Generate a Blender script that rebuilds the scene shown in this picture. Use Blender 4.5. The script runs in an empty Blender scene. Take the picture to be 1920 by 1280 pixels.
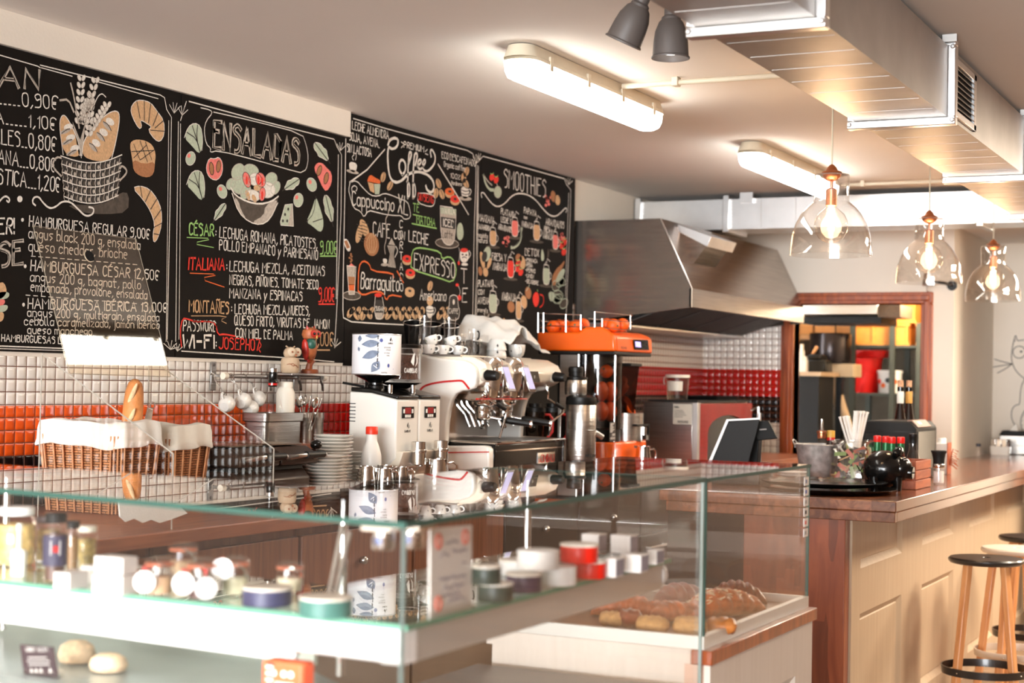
import bpy, bmesh, math, random
from mathutils import Vector, Matrix
random.seed(7)
S = bpy.context.scene
COL = S.collection
# ---------------------------------------------------------------- camera
FPX, YAW, PITCH, ROLL = 3037.0, 0.46207, 0.024088, 0.019549
CAM = Vector((3.8, 0.0, 1.55))
_cy, _sy, _cp, _sp, _cr, _sr = math.cos(YAW), math.sin(YAW), math.cos(PITCH), math.sin(PITCH), math.cos(ROLL), math.sin(ROLL)
FW = Vector((-_sy*_cp, _cy*_cp, _sp))
_r0 = Vector((_cy, _sy, 0)); _u0 = _r0.cross(FW)
RT = _r0*_cr + _u0*_sr
UP = _u0*_cr - _r0*_sr
cd = bpy.data.cameras.new('camera'); cam = bpy.data.objects.new('camera', cd); COL.objects.link(cam)
m = Matrix((RT, UP, -FW)).transposed().to_4x4(); m.translation = CAM
cam.matrix_world = m
cd.sensor_width = 36; cd.lens = FPX/1920*36; cd.clip_start = .05; cd.clip_end = 200
cd.dof.use_dof = True; cd.dof.focus_distance = 5.6; cd.dof.aperture_fstop = 3.2
S.camera = cam
# ---------------------------------------------------------------- light and exposure
S.view_settings.view_transform = 'Standard'; S.view_settings.look = 'None'
S.view_settings.exposure = 1.2; S.view_settings.gamma = 1.0; S.view_settings.use_curve_mapping = False
S.cycles.use_denoising = True
S.cycles.max_bounces = 10; S.cycles.diffuse_bounces = 4; S.cycles.glossy_bounces = 5
S.cycles.transparent_max_bounces = 40; S.cycles.caustics_reflective = False; S.cycles.caustics_refractive = False
S.cycles.sample_clamp_indirect = 6
W = bpy.data.worlds.new('daylight'); S.world = W; W.use_nodes = True
bg = W.node_tree.nodes['Background']
bg.inputs[0].default_value = (.93, .97, 1.0, 1); bg.inputs[1].default_value = 20.0   # bright overcast street in front of the open shop front
def lamp(name, typ, loc, energy, color=(1, 1, 1), rot=(0, 0, 0), **k):
    d = bpy.data.lights.new(name, typ); d.energy = energy; d.color = color
    for a, b in k.items(): setattr(d, a, b)
    o = bpy.data.objects.new(name, d); COL.objects.link(o); o.location = loc; o.rotation_euler = rot
    o['kind'] = 'helper'
    return o
po = lamp('shop_front_portal', 'AREA', (3.4, -8.0, 1.35), 1, rot=(math.radians(90), 0, 0), shape='RECTANGLE', size=6.9, size_y=2.7); po.data.cycles.is_portal = True   # guides daylight sampling through the open front
# unseen fill lamps added to brighten the far end, and the lit kitchen behind the door
lamp('dining_fill', 'AREA', (4.1, 8.3, 2.66), 60, (1, .86, .68), size=.9)
lamp('dining_fill', 'AREA', (3.9, 10.8, 2.66), 75, (1, .86, .68), size=.9)
lamp('dining_fill', 'AREA', (3.0, 10.9, 2.66), 40, (1, .86, .68), size=.7)
lamp('kitchen_light', 'POINT', (1.25, 12.0, 2.3), 30, (1, .80, .55), shadow_soft_size=.12)
# ---------------------------------------------------------------- helpers
def ray(px, py): return FW + RT*((px-960)/FPX) - UP*((py-640)/FPX)
def P(px, py, X=None, Y=None, Z=None):
    d = ray(px, py)
    t = (X-CAM.x)/d.x if X is not None else (Y-CAM.y)/d.y if Y is not None else (Z-CAM.z)/d.z
    return CAM + d*t
def PL(pts, **k): return [P(x, y, **k) for x, y in pts]
class M:
    def __init__(s): s.v = []; s.f = []; s.mi = []; s.cur = 0
    def add(s, vs, fs):
        n = len(s.v); s.v += [tuple(p) for p in vs]
        for f in fs: s.f.append(tuple(n+i for i in f)); s.mi.append(s.cur)
        return s
    def box(s, x0, x1, y0, y1, z0, z1):
        return s.add([(x, y, z) for z in (z0, z1) for y in (y0, y1) for x in (x0, x1)],
                     [(0, 2, 3, 1), (4, 5, 7, 6), (0, 1, 5, 4), (2, 6, 7, 3), (0, 4, 6, 2), (1, 3, 7, 5)])
    def cbox(s, c, d, rz=0, rx=0, ry=0):
        R = Matrix.Rotation(rz, 3, 'Z') @ Matrix.Rotation(ry, 3, 'Y') @ Matrix.Rotation(rx, 3, 'X'); c = Vector(c)
        return s.add([c + R @ Vector((x*d[0]/2, y*d[1]/2, z*d[2]/2)) for z in (-1, 1) for y in (-1, 1) for x in (-1, 1)],
                     [(0, 2, 3, 1), (4, 5, 7, 6), (0, 1, 5, 4), (2, 6, 7, 3), (0, 4, 6, 2), (1, 3, 7, 5)])
    def prism(s, pts, vec):
        pts = [Vector(p) for p in pts]; vec = Vector(vec); n = len(pts)
        return s.add(pts + [p+vec for p in pts],
                     [tuple(range(n))[::-1], tuple(range(n, 2*n))] + [(i, (i+1) % n, n+(i+1) % n, n+i) for i in range(n)])
    def flat(s, pts): return s.add(pts, [tuple(range(len(pts)))])
    def lathe(s, prof, c=(0, 0, 0), seg=24, axis=(0, 0, 1), caps=True, a0=0, a1=2*math.pi):
        c = Vector(c); q = Vector((0, 0, 1)).rotation_difference(Vector(axis)); full = abs(a1-a0-2*math.pi) < 1e-6
        n = len(prof); vs = []; K = seg if full else seg+1
        for k in range(K):
            a = a0 + (a1-a0)*k/seg
            for r, z in prof: vs.append(c + q @ Vector((r*math.cos(a), r*math.sin(a), z)))
        fs = []
        for k in range(seg):
            b = (k+1) % K
            for i in range(n-1):
                fs.append((k*n+i, b*n+i, b*n+i+1, k*n+i+1))
        if caps and full:
            if prof[0][0] > 1e-6: fs.append(tuple(k*n for k in range(K))[::-1])
            if prof[-1][0] > 1e-6: fs.append(tuple(k*n+n-1 for k in range(K)))
        return s.add(vs, fs)
    def cyl(s, a, b, r, r2=None, seg=20):
        a = Vector(a); b = Vector(b); d = b-a
        return s.lathe([(r, 0), (r if r2 is None else r2, d.length)], a, seg, d.normalized())
    def tube(s, pts, r, seg=8, closed=False):
        pts = [Vector(p) for p in pts]; n = len(pts); rr = r if isinstance(r, (list, tuple)) else [r]*n; vs = []; fs = []; prev = None
        for i, p in enumerate(pts):
            a = pts[(i-1) % n] if (closed or i > 0) else p; b = pts[(i+1) % n] if (closed or i < n-1) else p
            t = (b-a).normalized()
            if prev is None:
                u = t.orthogonal().normalized()
            else:
                u = prev - t*prev.dot(t); u = u.normalized() if u.length > 1e-6 else t.orthogonal().normalized()
            prev = u; w = t.cross(u)
            vs += [p + (u*math.cos(2*math.pi*k/seg) + w*math.sin(2*math.pi*k/seg))*rr[i] for k in range(seg)]
        for i in range(n if closed else n-1):
            j = (i+1) % n
            for k in range(seg): fs.append((i*seg+k, i*seg+(k+1) % seg, j*seg+(k+1) % seg, j*seg+k))
        if not closed: fs += [tuple(range(seg))[::-1], tuple((n-1)*seg+k for k in range(seg))]
        return s.add(vs, fs)
    def ball(s, c, r, seg=16, sc=(1, 1, 1), rot=None):
        c = Vector(c); rings = max(6, seg//2); vs = []; R = rot or Matrix.Identity(3)
        def q(x, y, z): return c + R @ Vector((x*sc[0], y*sc[1], z*sc[2]))*r
        vs.append(q(0, 0, -1))
        for i in range(1, rings):
            a = -math.pi/2+math.pi*i/rings
            for k in range(seg): vs.append(q(math.cos(a)*math.cos(2*math.pi*k/seg), math.cos(a)*math.sin(2*math.pi*k/seg), math.sin(a)))
        vs.append(q(0, 0, 1)); fs = []
        for k in range(seg):
            k2 = (k+1) % seg
            fs.append((0, 1+k2, 1+k))
            for i in range(rings-2): fs.append((1+i*seg+k, 1+i*seg+k2, 1+(i+1)*seg+k2, 1+(i+1)*seg+k))
            b = 1+(rings-2)*seg; fs.append((b+k, b+k2, len(vs)-1))
        return s.add(vs, fs)
def rootloc(o):
    while o.parent: o = o.parent
    return Vector(o.location)
def obj(name, mb, mats, parent=None, bevel=0, smooth=40, sub=0, loc=None, fix=False, seg=2):
    me = bpy.data.meshes.new(name)
    off = rootloc(parent) if parent else Vector(loc) if loc is not None else Vector((0, 0, 0))
    me.from_pydata([tuple(Vector(v)-off) for v in mb.v], [], mb.f)
    mats = mats if isinstance(mats, (list, tuple)) else [mats]
    for q in mats: me.materials.append(q)
    if len(mats) > 1: me.polygons.foreach_set('material_index', mb.mi)
    if fix:
        b = bmesh.new(); b.from_mesh(me); bmesh.ops.recalc_face_normals(b, faces=b.faces); b.to_mesh(me); b.free()
    o = bpy.data.objects.new(name, me); COL.objects.link(o)
    if parent: o.parent = parent
    else: o.location = off
    if smooth:
        me.polygons.foreach_set('use_smooth', [True]*len(me.polygons)); me.set_sharp_from_angle(angle=math.radians(smooth))
    if bevel:
        b = o.modifiers.new('bevel', 'BEVEL'); b.width = bevel; b.segments = seg; b.limit_method = 'ANGLE'; b.angle_limit = math.radians(38)
    if sub:
        b = o.modifiers.new('sub', 'SUBSURF'); b.levels = sub; b.render_levels = sub
    return o
def tag(o, label=None, cat=None, group=None, kind=None):
    if label: o['label'] = label
    if cat: o['category'] = cat
    if group: o['group'] = group
    if kind: o['kind'] = kind
    return o
def thing(name, label, cat, loc=(0, 0, 0), group=None):
    o = bpy.data.objects.new(name, None); COL.objects.link(o); o.location = loc; o.empty_display_size = .05
    return tag(o, label, cat, group)
def struct(name, mb, mat, **k): return tag(obj(name, mb, mat, **k), kind='structure')
def kids(o): return [c for c in bpy.data.objects if c.parent == o]
def dup(o, loc=None, rz=None, label=None, group=None, rot=None, sc=None, _ch=None):
    c = o.copy(); COL.objects.link(c)
    if loc is not None: c.location = loc
    if rz is not None: c.rotation_euler = (0, 0, rz)
    if rot is not None: c.rotation_euler = rot
    if sc is not None: c.scale = sc
    if label: c['label'] = label
    if group: c['group'] = group
    for ch in o.children:
        d = ch.copy(); COL.objects.link(d); d.parent = c
        for g in ch.children:
            e = g.copy(); COL.objects.link(e); e.parent = d
    return c
# ---------------------------------------------------------------- materials (all procedural)
def newmat(name):
    m = bpy.data.materials.new(name); m.use_nodes = True
    return m, m.node_tree.nodes, m.node_tree.links, m.node_tree.nodes['Principled BSDF']
def c4(c): return (c[0], c[1], c[2], 1)
def srgb(r, g, b):
    f = lambda u: (u/255/12.92) if u/255 <= .04045 else ((u/255+.055)/1.055)**2.4
    return (f(r), f(g), f(b))
def mat(name, col, rough=.5, metal=0, var=.06, scale=18, bump=0, bscale=60, coat=0, stretch=None, spec=.5, emit=None, es=0, alpha=None, sheen=0):
    m, N, L, B = newmat(name)
    B.inputs['Roughness'].default_value = rough; B.inputs['Metallic'].default_value = metal
    B.inputs['Specular IOR Level'].default_value = spec; B.inputs['Coat Weight'].default_value = coat
    if sheen: B.inputs['Sheen Weight'].default_value = sheen
    tc = N.new('ShaderNodeTexCoord'); mp = N.new('ShaderNodeMapping'); L.new(tc.outputs['Object'], mp.inputs[0])
    if stretch: mp.inputs['Scale'].default_value = stretch
    nz = N.new('ShaderNodeTexNoise'); nz.inputs['Scale'].default_value = scale; nz.inputs['Detail'].default_value = 4; L.new(mp.outputs[0], nz.inputs[0])
    cr = N.new('ShaderNodeValToRGB'); L.new(nz.outputs[0], cr.inputs[0])
    cr.color_ramp.elements[0].position = .3; cr.color_ramp.elements[1].position = .7
    cr.color_ramp.elements[0].color = c4([max(0, x*(1-var)) for x in col]); cr.color_ramp.elements[1].color = c4([min(1, x*(1+var)) for x in col])
    L.new(cr.outputs[0], B.inputs['Base Color'])
    if bump:
        n2 = N.new('ShaderNodeTexNoise'); n2.inputs['Scale'].default_value = bscale; n2.inputs['Detail'].default_value = 3; L.new(mp.outputs[0], n2.inputs[0])
        bp = N.new('ShaderNodeBump'); bp.inputs['Strength'].default_value = bump; bp.inputs['Distance'].default_value = .01
        L.new(n2.outputs[0], bp.inputs['Height']); L.new(bp.outputs[0], B.inputs['Normal'])
    if emit: B.inputs['Emission Color'].default_value = c4(emit); B.inputs['Emission Strength'].default_value = es
    return m
def wood(name, c1, c2, rough=.35, scale=(30, 30, 2.2), coat=.15, plank=None):
    m, N, L, B = newmat(name)
    tc = N.new('ShaderNodeTexCoord'); mp = N.new('ShaderNodeMapping'); mp.inputs['Scale'].default_value = scale; L.new(tc.outputs['Object'], mp.inputs[0])
    nz = N.new('ShaderNodeTexNoise'); nz.inputs['Scale'].default_value = 1.0; nz.inputs['Detail'].default_value = 6; nz.inputs['Distortion'].default_value = 1.2; L.new(mp.outputs[0], nz.inputs[0])
    cr = N.new('ShaderNodeValToRGB'); cr.color_ramp.elements[0].position = .32; cr.color_ramp.elements[1].position = .68
    cr.color_ramp.elements[0].color = c4(c1); cr.color_ramp.elements[1].color = c4(c2); L.new(nz.outputs[0], cr.inputs[0])
    out = cr.outputs[0]
    if plank:
        br = N.new('ShaderNodeTexVoronoi'); br.inputs['Scale'].default_value = 1; m2 = N.new('ShaderNodeMapping'); m2.inputs['Scale'].default_value = plank
        L.new(tc.outputs['Object'], m2.inputs[0]); L.new(m2.outputs[0], br.inputs[0]); br.distance = 'CHEBYCHEV'
        hs = N.new('ShaderNodeHueSaturation'); sp = N.new('ShaderNodeSeparateColor'); L.new(br.outputs['Color'], sp.inputs[0])
        mr = N.new('ShaderNodeMapRange'); mr.inputs['To Min'].default_value = .7; mr.inputs['To Max'].default_value = 1.25; L.new(sp.outputs[0], mr.inputs[0])
        L.new(mr.outputs[0], hs.inputs['Value']); L.new(out, hs.inputs['Color']); out = hs.outputs[0]
    L.new(out, B.inputs['Base Color'])
    B.inputs['Roughness'].default_value = rough; B.inputs['Coat Weight'].default_value = coat; B.inputs['Coat Roughness'].default_value = .15
    bp = N.new('ShaderNodeBump'); bp.inputs['Strength'].default_value = .08; L.new(nz.outputs[0], bp.inputs['Height']); L.new(bp.outputs[0], B.inputs['Normal'])
    return m
def glass(name, tint=(1, 1, 1), rough=.0, refl=1.0, ior=1.5):
    m = bpy.data.materials.new(name); m.use_nodes = True; N = m.node_tree.nodes; L = m.node_tree.links; N.clear()
    # thin clear sheet: see-through with mirror reflection growing towards grazing angles (Schlick), the same from both sides
    o = N.new('ShaderNodeOutputMaterial'); mx = N.new('ShaderNodeMixShader'); t = N.new('ShaderNodeBsdfTransparent'); g = N.new('ShaderNodeBsdfGlossy'); lw = N.new('ShaderNodeLayerWeight'); lw.inputs[0].default_value = .5
    f0 = ((ior-1)/(ior+1))**2; pw = N.new('ShaderNodeMath'); pw.operation = 'POWER'; L.new(lw.outputs['Facing'], pw.inputs[0]); pw.inputs[1].default_value = 5
    ma = N.new('ShaderNodeMath'); ma.operation = 'MULTIPLY_ADD'; L.new(pw.outputs[0], ma.inputs[0]); ma.inputs[1].default_value = 1-f0; ma.inputs[2].default_value = f0
    t.inputs[0].default_value = c4(tint); g.inputs['Roughness'].default_value = rough; g.inputs[0].default_value = (refl, refl, refl, 1)
    nz = N.new('ShaderNodeTexNoise'); nz.inputs['Scale'].default_value = 3; bp = N.new('ShaderNodeBump'); bp.inputs['Strength'].default_value = .004; L.new(nz.outputs[0], bp.inputs['Height']); L.new(bp.outputs[0], g.inputs['Normal'])
    L.new(ma.outputs[0], mx.inputs[0]); L.new(t.outputs[0], mx.inputs[1]); L.new(g.outputs[0], mx.inputs[2]); L.new(mx.outputs[0], o.inputs[0])
    return m
def tiles(name, axis, ox, bands, size=.0415, rough=.12, split=None, hs=None):
    """square pillow tiles in world coordinates; bands = [(z_top, colour)...] from the top down; split = (coord, colour map) past which colours change"""
    m, N, L, B = newmat(name)
    tc = N.new('ShaderNodeTexCoord'); sx = N.new('ShaderNodeSeparateXYZ'); L.new(tc.outputs['Object'], sx.inputs[0])
    hor = sx.outputs['XYZ'.index(axis)]; ver = sx.outputs[2]
    def math_(op, a, b=None, c=None):
        n = N.new('ShaderNodeMath'); n.operation = op
        for i, v in enumerate((a, b, c)):
            if v is None: continue
            if isinstance(v, (int, float)): n.inputs[i].default_value = v
            else: L.new(v, n.inputs[i])
        return n.outputs[0]
    def cell(v, o, sz):
        u = math_('DIVIDE', math_('SUBTRACT', v, o), sz); f = math_('FRACT', u)
        return math_('ABSOLUTE', math_('SUBTRACT', f, .5))     # 0 centre .5 joint
    a = cell(hor, ox, hs or size); b = cell(ver, bands[0][0], size)
    e = math_('MAXIMUM', a, b)
    joint = math_('GREATER_THAN', e, .465)
    dome = math_('MULTIPLY', math_('SUBTRACT', 1, math_('POWER', math_('MULTIPLY', a, 2), 4)), math_('SUBTRACT', 1, math_('POWER', math_('MULTIPLY', b, 2), 4)))
    col = None
    for zt, cc in bands:
        rgb = N.new('ShaderNodeRGB'); rgb.outputs[0].default_value = c4(cc); src = rgb.outputs[0]
        if split and cc in split[1]:
            r2 = N.new('ShaderNodeRGB'); r2.outputs[0].default_value = c4(split[1][cc]); mx = N.new('ShaderNodeMix'); mx.data_type = 'RGBA'
            mr = N.new('ShaderNodeMapRange'); mr.inputs[1].default_value = split[0]; mr.inputs[2].default_value = split[2]; L.new(hor, mr.inputs[0])
            L.new(mr.outputs[0], mx.inputs[0]); L.new(src, mx.inputs[6]); L.new(r2.outputs[0], mx.inputs[7]); src = mx.outputs[2]
        if col is None: col = src
        else:
            mx = N.new('ShaderNodeMix'); mx.data_type = 'RGBA'; L.new(math_('LESS_THAN', ver, zt), mx.inputs[0]); L.new(col, mx.inputs[6]); L.new(src, mx.inputs[7]); col = mx.outputs[2]
    g = N.new('ShaderNodeMix'); g.data_type = 'RGBA'; L.new(joint, g.inputs[0]); L.new(col, g.inputs[6]); g.inputs[7].default_value = c4(srgb(120, 72, 52)); L.new(g.outputs[2], B.inputs['Base Color'])
    mr = N.new('ShaderNodeMapRange'); L.new(joint, mr.inputs[0]); mr.inputs[3].default_value = rough; mr.inputs[4].default_value = .8; L.new(mr.outputs[0], B.inputs['Roughness'])
    bp = N.new('ShaderNodeBump'); bp.inputs['Strength'].default_value = .8; bp.inputs['Distance'].default_value = .006; L.new(dome, bp.inputs['Height']); L.new(bp.outputs[0], B.inputs['Normal'])
    return m
def brushed(name, col, rough=.32, stretch=(4, 4, 120), bump=.12):
    return mat(name, col, rough, 1.0, .12, 1.0, bump, 1.0, stretch=stretch)
PLASTER = mat('warm white plaster', srgb(236, 226, 212), .9, 0, .02, 3, .05, 90)
CEILM = mat('ceiling paint', srgb(240, 233, 226), .9, 0, .015, 2)
FLOORM = wood('floor boards', srgb(112, 90, 72), srgb(140, 114, 92), .4, (3, 30, 30), .1, (1.2, 7, 1))
BLACKB = mat('blackboard paint', srgb(17, 12, 9), .65, 0, .25, 5, .02, 200, spec=.12)
CHALK = mat('white chalk', srgb(236, 229, 218), .95, 0, .16, 160)
CHALKG = mat('smudged grey chalk', srgb(190, 178, 164), .95, 0, .2, 90)
CHALKD = mat('faint chalk dust', srgb(84, 74, 64), .95, 0, .25, 60)
CHALKT = mat('tan chalk', srgb(214, 172, 128), .95, 0, .15, 120)
CHALKO = mat('brown chalk', srgb(176, 120, 80), .95, 0, .15, 120)
CHALKR = mat('red chalk', srgb(235, 62, 48), .95, 0, .12, 120)
CHALKP = mat('pink chalk', srgb(240, 128, 118), .95, 0, .12, 120)
CHALKN = mat('green chalk', srgb(160, 205, 120), .95, 0, .12, 120)
CHALKV = mat('pale green chalk', srgb(186, 196, 172), .95, 0, .12, 120)
CHALKL = mat('orange chalk', srgb(232, 110, 54), .95, 0, .12, 120)
CHALKK = mat('bare board black', srgb(38, 31, 26), .7, 0, .1, 40)
WHITEP = mat('white enamel', srgb(240, 236, 228), .28, 0, .01, 4, coat=.3)
CREAM = mat('cream enamel', srgb(236, 226, 208), .3, 0, .01, 4, coat=.3)
PORC = mat('white porcelain', srgb(243, 240, 234), .15, 0, .01, 8, coat=.4)
REDP = mat('red enamel', srgb(200, 24, 20), .3, 0, .05, 8, coat=.3)
REDOVEN = mat('red oven front', srgb(142, 10, 8), .4, 0, .08, 9, coat=.1)
ORANGEP = mat('orange plastic', srgb(244, 98, 10), .3, 0, .04, 6, coat=.25)
BLK = mat('black plastic', srgb(17, 16, 15), .42, 0, .1, 20, spec=.3)
BLKG = mat('glossy black', srgb(14, 13, 12), .16, 0, .1, 10, spec=.4)
GEDGE2 = mat('light green glass edge', srgb(104, 166, 140), .4, 0, .1, 20)
BLKM = mat('matt black', srgb(16, 15, 14), .6, 0, .1, 30, spec=.3)
DGREY = mat('dark grey lacquer', srgb(88, 80, 76), .5, 0, .05, 12)
STEEL = brushed('brushed steel', (.62, .60, .57), .28)
STEELD = brushed('dark brushed steel', (.34, .32, .30), .3)
STEELH = brushed('brushed steel sheet', (.40, .33, .28), .2, (2, 2, 60), .1)
CHROME = mat('chrome', (.80, .79, .77), .08, 1, .03, 6)
GALV = mat('galvanised sheet', (.50, .48, .46), .5, 1, .1, 5, .03, 12)
GALVB = mat('bright galvanised flange', (.82, .82, .82), .3, 1, .05, 9)
COPPER = mat('copper', srgb(196, 130, 96), .32, 1, .05, 9)
TAUPE = mat('copper toned socket', srgb(200, 140, 108), .35, .6, .05, 9)
REDWOOD = wood('red brown varnished wood', srgb(126, 54, 20), srgb(178, 88, 38), .3, (26, 26, 2.0), .3)
BARTOP = wood('bar top wood', srgb(98, 52, 30), srgb(140, 84, 52), .22, (24, 2.2, 24), .5, (12, .9, 1))
POSTW = wood('end post wood', srgb(126, 62, 36), srgb(150, 80, 48), .35, (20, 20, 2.4), .2, (14, 1, 2.2))
LEGW = wood('beech leg', srgb(206, 140, 88), srgb(228, 164, 108), .4, (30, 30, 2), .2)
BOXW = wood('crate wood', srgb(150, 74, 46), srgb(186, 100, 62), .5, (30, 4, 30), 0)
PANELW = wood('beige painted wood panel', srgb(192, 168, 140), srgb(202, 180, 152), .5, (40, 40, 1.6), .05)
PANELL = wood('white painted wood panel', srgb(226, 214, 200), srgb(233, 222, 209), .5, (40, 40, 1.6), .05)
WORKW = wood('brown worktop', srgb(130, 70, 44), srgb(166, 98, 64), .35, (24, 2.2, 24), .2)
GL = glass('clear glass'); GLC = glass('case pane glass', (1, 1, 1), 0, 1, 1.32); GLG = glass('pale green edge glass', (.86, .96, .92)); ACR = glass('acrylic sheet', (.97, .96, .94), 0, 1, 1.49)
GLP_ = glass('pendant glass', (.975, .96, .94), 0, 1, 1.75)
GLS = glass('thin bulb glass', (1, .97, .93), 0, 1, 1.35)
GEDGE = mat('green glass edge', srgb(44, 84, 74), .55, 0, .1, 20)
LINEN = mat('white linen', srgb(242, 238, 230), .9, 0, .03, 30, .15, 300, sheen=.2)
# ---------------------------------------------------------------- room shell
CZ, YB = 2.702, 10.573
struct('floor', M().box(-.1, 7, -8, 15.5, -.1, 0), FLOORM)
struct('ceiling', M().box(-.1, 7, -8, 12.2, CZ, CZ+.1), CEILM)
WHT, ORG, RED, BKT = srgb(240, 234, 226), srgb(236, 92, 30), srgb(196, 22, 16), srgb(24, 18, 16)
TL = tiles('wall tiles', 'Y', 3.952, hs=.0455, bands= [(1.606, WHT), (1.437, ORG), (1.274, BKT)], size=.0415, split=(5.2, {ORG: RED}, 5.75))
TB = tiles('back wall tiles', 'X', 0, [(2.0, WHT), (1.657, RED), (1.476, BKT), (1.3, srgb(226, 214, 196))], .0452)
TB2 = tiles('corner wall tiles', 'Y', YB, [(2.0, srgb(214, 204, 194)), (1.657, srgb(170, 18, 16)), (1.476, BKT)], .0452)
struct('wall_left', M().box(-.12, 0, -8, YB+.1, 0, CZ), PLASTER)
struct('trim_1', M().box(0, .012, 1.5, 6.9, .9, 1.598), TL, smooth=0)                 # tiled strip behind the counter
struct('trim_2', M().box(0, .016, 1.5, 6.9, 1.598, 1.612), PLASTER)
struct('trim_3', M().box(0, .012, 6.9, YB, .9, 1.99), TB2, smooth=0)
# soffit above the two left boards
struct('trim_4', M().box(0, .034, -8, P(657.5, 235, X=.034).y, 2.592, CZ), PLASTER)
# back wall with the kitchen doorway, then the wall goes on deeper behind the bar
DX0, DX1, DZ = .651, 1.497, 2.098
b = M(); b.box(-.1, DX0, YB, YB+.12, 0, CZ); b.box(DX0, DX1, YB, YB+.12, DZ, CZ); b.box(DX1, 1.70, YB, YB+.12, 0, CZ)
struct('wall_back', b, PLASTER)
struct('wall_return', M().box(1.58, 1.70, YB+.12, 12.0, 0, CZ), PLASTER)
struct('wall_far', M().box(1.58, 3.3, 12.0, 12.12, 0, CZ), PLASTER)
DINE = mat('brown dining wall', srgb(112, 90, 74), .8, 0, .08, 3)  # unseen walls toned brown to darken what the panes reflect
struct('wall_dining', M().box(3.3, 7, 12.0, 12.12, 0, CZ), DINE)
struct('wall_right', M().box(6.9, 7, -8, 12.1, 0, CZ), DINE)
struct('trim_5', M().box(0.012, DX0-.08, YB-.012, YB, .9, 2.0), TB, smooth=0)
fr = M()
for x0, x1 in ((.565, DX0), (DX1, 1.571)):
    fr.box(x0, x1, YB-.03, YB+.13, 0, DZ); fr.box(x0+.02, x1-.02, YB-.042, YB-.03, 0, DZ+.02)
fr.box(.565, 1.571, YB-.03, YB+.13, DZ, 2.175); fr.box(.585, 1.551, YB-.042, YB-.03, DZ+.02, 2.155)
struct('door_1', fr, REDWOOD, bevel=.006)
# kitchen beyond the door
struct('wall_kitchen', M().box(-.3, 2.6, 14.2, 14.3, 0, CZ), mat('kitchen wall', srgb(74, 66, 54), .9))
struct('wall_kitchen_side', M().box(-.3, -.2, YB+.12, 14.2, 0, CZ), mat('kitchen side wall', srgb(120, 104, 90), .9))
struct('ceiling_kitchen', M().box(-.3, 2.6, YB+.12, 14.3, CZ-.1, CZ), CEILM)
# ---------------------------------------------------------------- hand lettering
GL_ = {'A': '002840 1333', 'B': '0008283736250 5', 'C': '37281706020110203 1'}
GLY = dict(l.split('=', 1) for l in '''A=002840 1333
B=00082837362505 25343120100 0
C=3728180702102031
D=0008183632 2000 3632
E=38080030 0525
F=380800 0525
G=372818070210203134 3424
H=0008 3038 0434
I=0008
J=383120100 1
K=0008 380430
L=080030
M=0008244840
N=00083038
O=28180702102031372 8
P=00082837352404
Q=281807021020313728 2240
R=00082837352404 1430
S=37281807062534312010 01
T=0848 2820
U=080210203238
V=082048
W=0810253048
X=0038 0830
Y=082448 2420
Z=08380030
0=281807021020313728
1=061810
2=071828373600 0030
3=07182837362515 25343120100 1
4=280343 3630
5=3808052534312010 01
6=28170502102031342504
7=083810
8=1506071828373625150401102031342 5
9=3525140607182837312000
€=37281807021020 31 0424 0323
,=110c
.=0010
:=0102 0506
-=0424
/=0038
%=0038 0718 2031
·=0405
a=342515040110203 2 3530
b=0800 041525343120 1001
c=342515040110203 1
d=3830 34251504011020 31
e=033334251504011020 31
f=372818171 0 0525
g=342515040211213 3 353b2a1a0b
h=0800 0415253430
i=0500 0607
j=151b0a 1617
k=0800 350230
l=080110
m=0500 04152420 24354440
n=0500 0415253430
o=251504011020313425
p=050a 041525343120 1001
q=353a 342515040110203 1
r=0500 031525
s=35251504133221 2110 00
t=18111020 0535
u=0502102031 3530
v=051035
w=0510243045
x=0035 0530
y=0510 350a
z=05350030
!=0803 0100'''.split('\n'))
# strokes: pairs of grid digits; a=-3 b=-2 c=-1
YV = {'a': -3, 'b': -2, 'c': -1}
def strokes(ch):
    acc = {'É': 'E', 'Á': 'A', 'Í': 'I', 'Ñ': 'N', 'Ó': 'O', 'é': 'e', 'á': 'a', 'í': 'i', 'ñ': 'n', 'ó': 'o'}
    base = acc.get(ch, ch)
    raw = GLY.get(base)
    if raw is None: return [], 2
    out = []; toks = raw.split(' '); buf = ''
    for t in toks:
        if len(buf) % 2: buf += t; out[-1] = buf
        else: buf = t; out.append(buf)
    res = [[(int(s[i]), YV[s[i+1]] if s[i+1] in YV else int(s[i+1])) for i in range(0, len(s)-1, 2)] for s in out]
    if ch in 'ÉÁÍÓ': res.append([(1, 8.8), (2, 10)])
    if ch in 'éáíó': res.append([(1, 6), (2, 7.2)])
    if ch in 'Ññ':
        h = 9 if ch == 'Ñ' else 6.2; res.append([(0, h), (1, h+.7), (2, h), (3, h+.7)])
    w = max(p[0] for s in res for p in s)
    return res, w
def smoothline(pts, it=1, closed=False):
    for _ in range(it):
        q = []; n = len(pts)
        if not closed: q.append(pts[0])
        for i in range(n if closed else n-1):
            a, b = pts[i], pts[(i+1) % n]
            q += [tuple(a[k]*.75+b[k]*.25 for k in range(len(a))), tuple(a[k]*.25+b[k]*.75 for k in range(len(a)))]
        if not closed: q.append(pts[-1])
        pts = q
    return pts
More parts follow.
